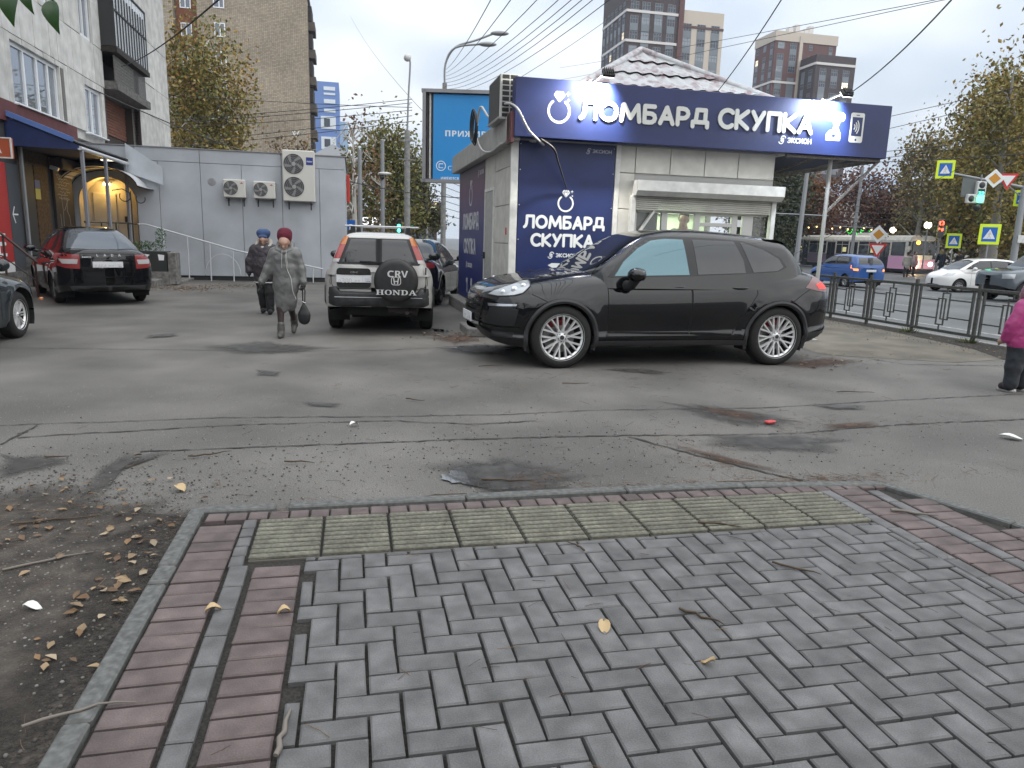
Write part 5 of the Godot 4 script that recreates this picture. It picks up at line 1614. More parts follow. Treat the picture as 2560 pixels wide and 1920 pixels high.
func arch_trim(mb: MB, lo: Hull, w: float, y: float, r0: float, r1: float, off: float, a0 := -20.0, a1 := 200.0) -> void:
	var n := 36; var fn := hull_side(lo)
	for sg in [1.0, -1.0]:
		var rows := []
		for k in [[r0 - 0.0, -0.03], [r0, off], [(r0 + r1) / 2, off + 0.012], [r1, off], [r1, 0.0]]:
			var row := PackedVector3Array()
			for i in n + 1:
				var a := deg_to_rad(lerpf(a0, a1, float(i) / n))
				var p: Vector2 = Vector2(w, y) + Vector2(cos(a), sin(a)) * float(k[0])
				var q: Vector3 = lo.side_at(p.x, maxf(p.y, lo.cv(lo.yb, p.x) + 0.002))
				row.append(V((q.x + k[1]) * sg, p.y, p.x))
			rows.append(row)
		for i in rows.size() - 1:
			mb.grid([rows[i], rows[i + 1]], V(sg, 0, 0) if i == 1 or i == 2 else Vector3.ZERO)

func car_root(called: String, label: String, cat: String, at: Vector3, heading: float, mid: float, group := "") -> Node3D:   # heading in degrees to the left of straight ahead; the section at s = mid stands at the given point
	var h := deg_to_rad(heading)
	return thing(called, label, cat, at + V(-sin(h), 0, -cos(h)) * mid, h, group)

func plate(parent: Node3D, txt: Array, at: Vector3, rot: Vector3, wd := 0.52) -> void:   # number plate: [letter, digits, letters, region]
	var mb := MB.new(); mb.box(Vector3.ZERO, V(wd, wd * 0.215, 0.012), 0.003)
	var p: MeshInstance3D = put("number_plate", mb, mat("plate_white", 0.62, 0.63, 0.65, 0.45), parent)
	p.position = at; p.rotation = rot
	mb = MB.new(); mb.ribbon(rrect(0, 0, wd * .975, wd * .19, 0.006), 0.006, 0.006, 0.0068, true); mb.ribbon(pts2([wd * .25, -wd * .095, wd * .25, wd * .095]), 0.005, 0.006, 0.0072, false, false)
	put("plate_border", mb, mat("plate_black", 0.01, 0.01, 0.01, 0.5), p)
	var ink := mat("plate_black")
	var h := wd * 0.115
	for k in [[txt[0], -.4, h * .95], [txt[1], -.2, h * 1.15], [txt[2], .1, h * .95], [txt[3], .365, h * .85]]:
		letter("plate_lettering", k[0], k[2], ink, p, V(k[1] * wd, -h * 0.5 + (0.012 if k[0] == txt[3] else -0.0), 0.0075), Vector3.ZERO, 0.95)
	mb = MB.new(); mb.box(V(wd * .4, -wd * .07, 0.0066), V(wd * .09, 0.012, 0.001)); put("plate_flag", mb, mat("plate_flag", 0.1, 0.12, 0.4, 0.5), p)

func put2(called: String, mb: MB, m: Material, parents) -> Array:   # a mesh that has a left and a right half becomes two parts
	var r := []
	for sg in [1.0, -1.0]:
		var o := MB.new()
		for i in range(0, mb.v.size(), 3):
			if (mb.v[i].x + mb.v[i + 1].x + mb.v[i + 2].x) * sg > 0.0:
				for k in 3:
					o.v.append(mb.v[i + k]); o.n.append(mb.n[i + k]); o.c.append(mb.c[i + k])
		r.append(put(called, o, m, parents[r.size()] if parents is Array else parents))
	return r
# ---------------------------------------------------------------- black SUV in front of the kiosk
func build_black_suv() -> void:
	var root := car_root("black_suv", "glossy black SUV parked side-on in front of the kiosk window", "car", V(0.332, 0, -9.426), 104.75, 0.93)
	var lo := make_hull({"L1": 4.85, "fa": 0.6, "fp": 2.5, "ra": 0.55, "rp": 2.7, "m": 6.0,
		"w": [0, .90, .5, .95, .95, .975, 1.5, .955, 2.4, .95, 3.3, .965, 3.85, .985, 4.4, .955, 4.85, .9],
		"yb": [0, .46, .06, .36, .2, .29, .45, .25, 1.4, .25, 3.3, .26, 4.25, .29, 4.55, .36, 4.75, .42, 4.85, .5],
		"yt": [0, .70, .03, .80, .1, .88, .25, .95, .5, 1.02, .9, 1.09, 1.35, 1.145, 2.0, 1.16, 2.6, 1.185, 3.4, 1.23, 4.1, 1.235, 4.4, 1.2, 4.6, 1.12, 4.75, 1.02, 4.85, .85],
		"side": [0, .915, .05, .945, .15, .972, .19, .958, .3, .968, .45, .992, .62, 1.0, .8, .985, 1, .96],
		"flares": [[.93, .365, .47, .022, .09], [3.825, .365, .47, .026, .1]]})
	var up := make_hull({"L0": 1.2, "L1": 4.5, "fa": .4, "fp": 2.1, "ra": .5, "rp": 2.3, "m": 7.0, "lean": 0.4,
		"w": [1.2, .93, 2.0, .93, 3.0, .93, 3.6, .95, 4.2, .92, 4.5, .86], "yb": [1.2, .96, 4.5, .96],
		"yt": [1.2, 1.05, 1.32, 1.145, 1.6, 1.33, 1.92, 1.525, 2.15, 1.63, 2.5, 1.68, 2.8, 1.685, 3.3, 1.665, 3.8, 1.625, 3.98, 1.6, 4.08, 1.53, 4.25, 1.34, 4.4, 1.17, 4.5, 1.0]})
	var black := paint("black_paint", 0.0035, 0.0036, 0.0045, 1.0, 0.3)
	car_shell(root, lo, up, black, [.93, 3.825], 0.415, 0.365)
	var su := hull_side(up); var sl := hull_side(lo)
	var trim := mat("black_trim", 0.012, 0.012, 0.013, 0.55)
	var tint := mat("tinted_glass", 0.008, 0.010, 0.012, 0.03); tint.metallic_specular = 0.6
	var U := lin(1.2, 4.5, 66); var V := lin(0.9, 1.7, 20)
	# surround, side windows, windscreen, rear glass
	var mb := MB.new()
	patch(mb, fine_poly([1.5, 1.085, 2.62, 1.118, 3.45, 1.165, 3.85, 1.195, 3.97, 1.25, 3.9, 1.36, 3.68, 1.48, 3.4, 1.56, 3.0, 1.585, 2.3, 1.588, 2.1, 1.57, 1.9, 1.46, 1.62, 1.22]), U, V, su, 0.002)
	put2("window_surround", mb, trim, root)
	var blue_glass := mat("mirror_glass", 0.075, 0.15, 0.175, 0.03, 0.45); blue_glass.metallic_specular = 0.9
	for w in [[[1.585, 1.1, 2.58, 1.13, 2.55, 1.555, 2.3, 1.557, 2.12, 1.53, 1.93, 1.43, 1.72, 1.27], blue_glass, "front_side_window"], [[2.7, 1.135, 3.36, 1.165, 3.35, 1.32, 3.26, 1.55, 2.68, 1.558], tint, "rear_side_window"], [[3.47, 1.175, 3.82, 1.2, 3.915, 1.25, 3.86, 1.35, 3.66, 1.455, 3.38, 1.54, 3.345, 1.54], tint, "quarter_window"]]:
		mb = MB.new(); patch(mb, fine_poly(w[0]), U, V, su, 0.005); put2(w[2], mb, w[1], root)
	mb = MB.new(); patch(mb, fine_poly([-.72, 1.27, -.4, 1.21, 0, 1.2, .4, 1.21, .72, 1.27, .66, 1.6, .6, 1.97, .3, 2.02, 0, 2.03, -.3, 2.02, -.6, 1.97, -.66, 1.6]), lin(-.8, .8, 24), lin(1.2, 2.1, 24), hull_top(up), 0.004, false, [], V(0, 1, -0.6)); put("windscreen", mb, tint, root)
	mb = MB.new(); patch(mb, fine_poly([-.66, 4.32, .66, 4.32, .58, 4.06, -.58, 4.06]), lin(-.8, .8, 20), lin(4.0, 4.45, 12), hull_top(up), 0.004, false, [], V(0, 1, 0.6)); put("rear_window", mb, tint, root)
	# roof spoiler
	mb = MB.new()
	var rows := []
	for k in [[3.82, 1.628, .62], [4.0, 1.618, .63], [4.12, 1.59, .62], [4.13, 1.565, .61], [4.02, 1.545, .6]]:
		var row := PackedVector3Array()
		for i in 21:
			var t := -1.0 + i / 10.0
			row.append(V(t * k[2], k[1] - 0.03 * t * t, k[0] - 0.1 * t * t))
		rows.append(row)
	for i in rows.size() - 1: mb.grid([rows[i], rows[i + 1]], V(0, 1 if i < 2 else -0.3, 0.3))
	put("spoiler", mb, black, root)
	# doors: raised skins with a gap round them
	var Ud := lin(1.4, 3.7, 40); var Vd := lin(0.3, 1.2, 20)
	var gaps := MB.new()
	var doors := [[1.505, .375, 2.6, .375, 2.6, 1.125, 1.56, 1.085, 1.5, 1.0], [2.615, .375, 3.18, .375, 3.3, .62, 3.42, .79, 3.5, .92, 3.475, 1.06, 3.4, 1.16, 2.615, 1.125]]
	for d in doors:
		mb = MB.new()
		patch(mb, fine_poly(d), Ud, Vd, sl, 0.003)
		var D := put2("door", mb, black, root)
		seam(gaps, fine_poly(d), sl, 0.009, 0.0035, true, true)
		var hx: float = 2.42 if d == doors[0] else 3.27
		mb = MB.new()
		for sg in [1.0, -1.0]:
			var rows2 := []
			for i in 9:
				var t := -1.0 + i / 4.0
				var c := lo.side_at(hx + t * .11, .985)
				var row := PackedVector3Array()
				for k in 9:
					var an := TAU * k / 8
					row.append(V((c.x + 0.02 * (1.0 - pow(absf(t), 4.0)) + cos(an) * 0.012) * sg, .985 + sin(an) * 0.016 * (1.0 - 0.5 * t * t), hx + t * .11))
				rows2.append(row)
			mb.grid(rows2)
		put2("handle", mb, black, D)
	seam(gaps, open_line([.52, .97, .7, 1.02, 1.1, 1.085, 1.42, 1.13]), sl, 0.007, 0.002)
	seam(gaps, open_line([.56, .875, .64, .84, .74, .79]), sl, 0.007, 0.002)
	seam(gaps, open_line([4.27, .98, 4.12, .9, 3.98, .81]), sl, 0.007, 0.002)
	put("panel_gap", stuff_mesh(gaps), mat("gap_black", 0.002, 0.002, 0.002, 0.9), root).set_meta("kind", "stuff")
	# matt sills, arches and bumper edges
	mb = MB.new(); patch(mb, fine_poly([1.3, .252, 3.45, .262, 3.4, .33, 1.36, .33]), lin(1.2, 3.6, 40), lin(.2, .4, 6), sl, 0.006)
	for k in [.93, 3.825]: arch_trim(mb, lo, k, .365, .413, .466, 0.008)
	put2("arch_trim", mb, mat("matt_trim", 0.022, 0.022, 0.023, 0.6), root)
	mb = MB.new(); seam(mb, open_line([1.52, .392, 3.1, .397]), sl, 0.016, 0.012); put2("sill_strip", mb, black, root)
	# front: grille, side intakes, strip lights, headlamps, plate, chin
	var fe := hull_end(lo, false)
	var mesh_m := mat("grille_black", 0.006, 0.006, 0.006, 0.6)
	mb = MB.new(); patch(mb, fine_poly([-.42, .5, .42, .5, .5, .74, -.5, .74]), lin(-.6, .6, 24), lin(.4, .8, 10), fe, 0.003, false, [], V(0, 0, -1)); put("grille", mb, mesh_m, root)
	for k in 4:
		mb = MB.new(); seam(mb, open_line([-.45, .54 + k * .055, .45, .54 + k * .055]), fe, 0.022, 0.012, false); put("grille_bar", mb, black, root)
	mb = MB.new(); patch(mb, fine_poly([.08, .5, .36, .5, .4, .7, .12, .72]), lin(0.0, .5, 20), lin(.4, .8, 10), sl, 0.004); put2("side_intake", mb, mesh_m, root)
	mb = MB.new(); patch(mb, fine_poly([.14, .36, .34, .36, .36, .43, .14, .43]), lin(0.0, .5, 20), lin(.3, .5, 8), sl, 0.004); put2("fog_intake", mb, mesh_m, root)
	mb = MB.new(); patch(mb, fine_poly([.11, .715, .38, .735, .385, .757, .11, .745]), lin(0, .5, 20), lin(.7, .8, 6), sl, 0.014); put2("daytime_lamp", mb, mat("lamp_chrome", 0.5, 0.5, 0.52, 0.2, 0.8), root)
	mb = MB.new(); seam(mb, open_line([.03, .49, .2, .465, .42, .475]), sl, 0.03, 0.02); put2("bumper_blade", mb, black, root)
	mb = MB.new(); seam(mb, open_line([-.45, .49, .45, .49]), fe, 0.035, 0.03, false); put("chrome_blade", mb, mat("lamp_chrome"), root)
	mb = MB.new(); patch(mb, fine_poly([.11, .845, .2, .835, .36, .855, .46, .885, .56, .965, .585, 1.025, .5, 1.012, .3, .945, .18, .895]), lin(0, .7, 28), lin(.8, 1.05, 16), sl, 0.004)
	var HL := put2("headlight", mb, mat("headlamp_lens", 0.36, 0.38, 0.4, 0.08, 0.25), root)
	for k in [[.26, .885, .03], [.38, .92, .042], [.49, .965, .035]]:
		mb = MB.new()
		for sg in [1.0, -1.0]:
			var c := lo.side_at(k[0], k[1]); mb.ell(V((c.x + 0.002) * sg, c.y, c.z - 0.004), V(k[2] * .5, k[2], k[2]), 14, 8)
		put2("projector", mb, mat("projector_glass", 0.75, 0.77, 0.8, 0.06, 0.6), HL)
	mb = MB.new(); seam(mb, fine_poly([.11, .845, .2, .835, .36, .855, .46, .885, .56, .965, .585, 1.025, .5, 1.012, .3, .945, .18, .895], 0.03), sl, 0.012, 0.006, true, true); put2("headlight_rim", mb, trim, HL)
	plate(root, ["х", "775", "хе", "70"], V(0, .545, -0.03), V(0, PI, 0))
	# bonnet lines and vents
	mb = MB.new()
	seam(mb, open_line([.52, .18, .62, .7, .66, 1.25], 0.03), hull_top(lo), 0.012, 0.004)
	seam(mb, open_line([.2, .14, .3, .6, .36, 1.2], 0.03), hull_top(lo), 0.02, 0.006)
	put2("bonnet_crease", mb, mat("gap_black"), root)
	for k in 3:
		mb = MB.new(); seam(mb, open_line([.42, .56 + k * .17, .6, .6 + k * .17], 0.03), hull_top(lo), 0.05, 0.005); put2("bonnet_vent", mb, mesh_m, root)
	# rear lamps, bumper
	var tl := [4.2, 1.0, 4.3, 1.08, 4.4, 1.145, 4.5, 1.1, 4.62, 1.02, 4.66, .955, 4.52, .945, 4.36, .965]
	mb = MB.new(); patch(mb, fine_poly(tl), lin(4.1, 4.8, 28), lin(.9, 1.2, 14), sl, 0.004)
	var red := mat("tail_red", 0.09, 0.006, 0.01, 0.08); red.clearcoat_enabled = true; red.clearcoat = 1.0
	var TL := put2("tail_light", mb, red, root)
	mb = MB.new(); patch(mb, fine_poly([4.38, 1.04, 4.5, 1.07, 4.57, 1.02, 4.6, .985, 4.42, .985]), lin(4.3, 4.7, 16), lin(.95, 1.1, 8), sl, 0.007); put2("lit_segment", mb, glow("tail_glow", 1.0, 0.03, 0.02, 0.7), TL)
	mb = MB.new(); patch(mb, fine_poly([4.2, .285, 4.5, .33, 4.75, .42, 4.8, .5, 4.5, .44, 4.24, .42]), lin(4.1, 4.85, 24), lin(.2, .6, 10), sl, 0.005); put2("lower_bumper", mb, mat("matt_trim"), root)
	# mirrors
	for sg in [-1.0, 1.0]:
		var M := Node3D.new(); M.name = numbered("mirror", root); root.add_child(M, true)
		mb = MB.new(); mb.xf = Transform3D(Basis(Vector3.UP, 0.25 * sg), V(1.06 * sg, 1.13, 1.79)); mb.ell(Vector3.ZERO, V(0.13, 0.085, 0.11), 18, 12); put("mirror_shell", mb, black, M)
		mb = MB.new(); mb.tube([V(.9 * sg, .99, 1.74), V(.98 * sg, 1.0, 1.76), V(1.05 * sg, 1.08, 1.79)], [0.07, 0.06, 0.055], 10); put("mirror_foot", mb, trim, M)
		mb = MB.new(); mb.xf = Transform3D(Basis(Vector3.UP, 0.25 * sg), V(1.06 * sg, 1.13, 1.86)); mb.ell(Vector3.ZERO, V(0.115, 0.072, 0.045), 14, 8); put("mirror_glass", mb, tint, M)
	var style := {"n": 10, "twin": [-1.0, 1.0], "w": 0.06, "spread": 0.155, "mat": mat("rim_polished", 0.62, 0.62, 0.62, 0.28, 0.45), "caliper": true, "phase": 0.1}
	for s in [.93, 3.825]:
		for sg in [-1.0, 1.0]:
			wheel_part(root, s, sg * (0.845 if s < 2 else 0.855), 0.375, 0.275, 0.26, style, 0.0)
# ---------------------------------------------------------------- the other cars
func side_windows(root: Node3D, up: Hull, surround: Array, panes: Array, glass: Material) -> void:
	var U := lin(up.L0, up.L1, 46); var V := lin(0.8, 1.9, 18)
	var mb := MB.new(); patch(mb, fine_poly(surround), U, V, hull_side(up), 0.003); put2("window_surround", mb, mat("black_trim"), root)
	for w in panes:
		mb = MB.new(); patch(mb, fine_poly(w), U, V, hull_side(up), 0.007); put2("side_window", mb, glass, root)

func door_lines(root: Node3D, lo: Hull, lines: Array, wd := 0.009) -> void:
	var mb := MB.new()
	for l in lines: seam(mb, open_line(l), hull_side(lo), wd, 0.003)
	stuff(put("panel_gap", mb, mat("gap_black"), root))

func mirrors(root: Node3D, s: float, y: float, x: float, body: Material, r := V(0.1, 0.08, 0.09)) -> void:
	for sg in [-1.0, 1.0]:
		var mb := MB.new(); mb.ell(V(x * sg, y, s), r, 14, 10); mb.tube([V((x - .15) * sg, y - .06, s), V(x * sg, y - .03, s)], 0.03, 6)
		var M := put("mirror", mb, body, root)
		mb = MB.new(); mb.ell(V(x * sg, y, s + r.z * .75), V(r.x * .82, r.y * .8, 0.03), 12, 8); put("mirror_glass", mb, mat("tinted_glass"), M)

func end_patch(root: Node3D, called: String, h: Hull, rear: bool, poly: Array, m: Material, off: float, both := false) -> Array:
	var mb := MB.new()
	var P := fine_poly(poly)
	var bb := Rect2(P[0], Vector2.ZERO)
	for p in P: bb = bb.expand(p)
	patch(mb, P, lin(bb.position.x - .001, bb.end.x + .001, maxi(4, int(bb.size.x / .05))), lin(bb.position.y - .001, bb.end.y + .001, maxi(3, int(bb.size.y / .05))), hull_end(h, rear), off, both, [], V(0, 0.1, 1 if rear else -1))
	return put2(called, mb, m, root) if both else [put(called, mb, m, root)]

func glossy(key: String, r: float, g: float, b: float, metal := 0.0) -> StandardMaterial3D:
	return paint(key, r, g, b, 1.0, 0.35, metal)

func build_silver_suv() -> void:
	var root := car_root("silver_suv", "silver SUV seen from behind with a lettered spare wheel cover and roof bars", "car", V(-2.05, 0, -10.95), 8.0, 4.28)
	var lo := make_hull({"L1": 4.28, "fa": .5, "fp": 2.6, "ra": .2, "rp": 2.6, "m": 7.0, "w": [0, .76, .6, .8, 3.0, .81, 4.28, .82], "yb": [0, .45, .2, .38, .8, .34, 3.6, .36, 4.1, .41, 4.28, .43],
		"yt": [0, .72, .08, .84, .5, .95, 1.1, 1.02, 2.0, 1.08, 4.1, 1.1, 4.24, 1.09, 4.28, 1.06], "side": [0, .97, .2, .99, .4, .985, .55, 1, .8, .985, 1, .96], "flares": [[.8, .34, .42, .02, .08], [3.38, .34, .42, .02, .08]]})
	var up := make_hull({"L0": .95, "L1": 4.3, "fa": .35, "fp": 2.2, "ra": .16, "rp": 3.0, "m": 8.0, "lean": .4, "w": [.95, .76, 2.0, .775, 4.3, .775], "yb": [.95, .9, 4.3, .9],
		"yt": [.95, .98, 1.3, 1.2, 1.75, 1.48, 2.0, 1.53, 3.0, 1.55, 4.0, 1.53, 4.1, 1.5, 4.16, 1.43, 4.26, 1.12, 4.3, .95]})
	var silver := glossy("silver_paint", .42, .415, .4, .2)
	car_shell(root, lo, up, silver, [.8, 3.38], .39, .34)
	var tint := mat("tinted_glass"); var trim := mat("black_trim"); var grey := rough_up(mat("grey_bumper", 0.05, 0.052, 0.055, 0.6), noise_tex(91, 0.02, 0.6, 1, 4, 256), 1.5)
	side_windows(root, up, [1.35, 1.1, 4.15, 1.12, 4.05, 1.45, 2.0, 1.47, 1.8, 1.42], [[1.5, 1.12, 2.35, 1.12, 2.35, 1.42, 1.9, 1.41], [2.45, 1.12, 3.2, 1.12, 3.2, 1.42, 2.45, 1.42], [3.3, 1.12, 4.02, 1.13, 3.95, 1.41, 3.3, 1.42]], tint)
	end_patch(root, "rear_surround", up, true, [-.47, 1.45, .47, 1.45, .62, 1.09, .6, 1.06, -.6, 1.06, -.62, 1.09], trim, 0.003)
	end_patch(root, "rear_window", up, true, [-.41, 1.43, .41, 1.43, .54, 1.09, -.54, 1.09], tint, 0.008)
	for seg in [["amber_lens", [.445, 1.465, .515, 1.465, .565, 1.35, .485, 1.35], .42, .12, .01], ["red_lens", [.486, 1.348, .566, 1.348, .655, 1.14, .565, 1.14], .3, .014, .012], ["white_lens", [.566, 1.138, .656, 1.138, .67, 1.09, .585, 1.09], .45, .42, .42]]:
		var m := mat(seg[0], seg[2], seg[3], seg[4], 0.15); m.clearcoat_enabled = true
		end_patch(root, seg[0], up, true, seg[1], m, 0.012, true)
	# tailgate, bumper
	end_patch(root, "tailgate", lo, true, [-.72, .72, .72, .72, .69, 1.05, -.69, 1.05], silver, 0.004)
	var mb := MB.new(); seam(mb, fine_poly([-.66, .7, .66, .7, .7, .76, .7, 1.06, -.7, 1.06, -.7, .76]), hull_end(lo, true), 0.009, 0.006, false, true); stuff(put("tailgate_gap", mb, mat("gap_black"), root))
	mb = MB.new()
	var rows := []
	for k in [[.73, .03], [.71, .085], [.62, .1], [.585, .085], [.575, .1], [.47, .095], [.43, .03]]:
		var row := PackedVector3Array()
		for i in 33:
			var t := -1.0 + i / 16.0
			var notch := 0.07 if absf(t) < 0.72 and k[0] > .7 else 0.0
			row.append(V(t * (.83 + k[1] * .15), k[0] - notch, 4.24 + k[1] - .42 * pow(absf(t), 9.0)))
		rows.append(row)
	mb.grid(rows, V(0, 0.1, 1)); put("bumper", mb, grey, root)
	mb = MB.new(); mb.box(V(0, .578, 4.345), V(1.3, .008, .004)); put("bumper_line", mb, mat("rail_white"), root)
	# plate recess
	mb = MB.new(); mb.prism(rrect(-.37, .86, .5, .29, .05), 4.27, 4.3); put("plate_recess", mb, mat("black_plastic"), root)
	plate(root, ["о", "300", "ех", "70"], V(-.365, .85, 4.31), Vector3.ZERO, .52)
	mb = MB.new(); mb.xf = Transform3D(Basis(), V(0, 0, 0)); mb.prism(rrect(-.37, .96, .42, .085, .035), 4.29, 4.33); var gr := put("grip", mb, mat("black_plastic"), root)
	letter("badge_lettering", "CR-V", .028, mat("lamp_chrome"), gr, V(-.36, .945, 4.333), Vector3.ZERO, 1.3)
	mb = MB.new(); mb.prism(rrect(.02, 1.02, .06, .04, .01), 4.285, 4.292); put("lock_badge", mb, silver, root)
	# spare wheel in its cover
	var sp := Node3D.new(); sp.name = "spare_wheel"; root.add_child(sp, true); sp.position = V(.26, .835, 4.29)
	mb = MB.new(); mb.xf = Transform3D(Basis(V(1, 0, 0), PI / 2), Vector3.ZERO)
	mb.lathe([Vector2(.28, 0), Vector2(.318, .02), Vector2(.328, .06), Vector2(.328, .14), Vector2(.318, .175), Vector2(.29, .198), Vector2(.25, .206), Vector2(0, .208)], 56, 50)
	put("cover", mb, rough_up(mat("spare_cover", 0.018, 0.018, 0.019, 0.55), noise_tex(92, 0.02, 0.7, 1, 3, 256), 2.0, false), sp)
	var ink := mat("cover_print", 0.5, 0.5, 0.5, 0.5)
	letter("cover_lettering", "CRV", .095, ink, sp, V(0.02, .105, .21), Vector3.ZERO, 1.25)
	letter("cover_lettering", "HONDA", .075, ink, sp, V(0.0, -.165, .21), Vector3.ZERO, 1.45, true, "Droid Serif")
	mb = MB.new(); mb.ribbon(rrect(0, .005, .135, .115, .035), .01, .208, .211, true)
	mb.ribbon(pts2([-.035, .05, -.022, -.04]), .016, .208, .2115, false, false); mb.ribbon(pts2([.035, .05, .022, -.04]), .016, .208, .2115, false, false); mb.ribbon(pts2([-.028, .0, .028, .0]), .014, .208, .2118, false, false)
	put("cover_emblem", mb, ink, sp)
	mb = MB.new(); mb.bar(V(-.28, 1.11, 4.31), V(.08, 1.1, 4.32), 0.02, 0.014); mb.box(V(-.14, 1.095, 4.3), V(.06, .04, .03)); put("wiper", mb, trim, root)
	for y in [[.98, .06], [.72, .06]]:
		mb = MB.new(); mb.box(V(.7, y[0], 4.27), V(.02, .11, .03), 0.004); put("hinge", mb, trim, root)
	# roof bars, mirrors, exhaust
	for s in [2.3, 3.55]:
		mb = MB.new(); mb.box(V(0.02, 1.63, s), V(1.16, .025, .05), .008)
		var b := put("roof_bar", mb, mat("bar_alu", .5, .5, .5, .35, .6), root)
		mb = MB.new()
		for sg in [1.0, -1.0]:
			mb.xf = Transform3D(Basis(), V(.43 * sg, 0, s)); mb.prism(pts2([-.05, 1.5, .05, 1.5, .03, 1.62, -.03, 1.62]), -.05, .05, true)
		put2("bar_foot", mb, trim, b)
	mirrors(root, 1.4, 1.13, .91, mat("black_plastic"), V(.11, .075, .07))
	mb = MB.new(); mb.tube([V(.45, .36, 3.6), V(.45, .36, 4.0), V(.42, .34, 4.2)], .03, 8); mb.xf = Transform3D(Basis(V(0, 0, 1), PI / 2), V(.35, .36, 3.95)); mb.lathe([Vector2(0, -.25), Vector2(.09, -.22), Vector2(.09, .22), Vector2(0, .25)], 14); put("exhaust", mb, mat("rust_grey", .07, .06, .055, .7), root)
	door_lines(root, lo, [[1.35, .4, 1.35, 1.05], [2.4, .4, 2.4, 1.06], [3.2, .6, 3.25, 1.06], [4.2, .75, 4.2, 1.0]])
	var style := {"n": 5, "twin": [0.0], "w": 0.22, "mat": mat("rim_alloy", .4, .4, .4, .35, .8)}
	for s in [.8, 3.38]:
		for sg in [-1.0, 1.0]: wheel_part(root, s, sg * .72, .34, .2, .215, style)

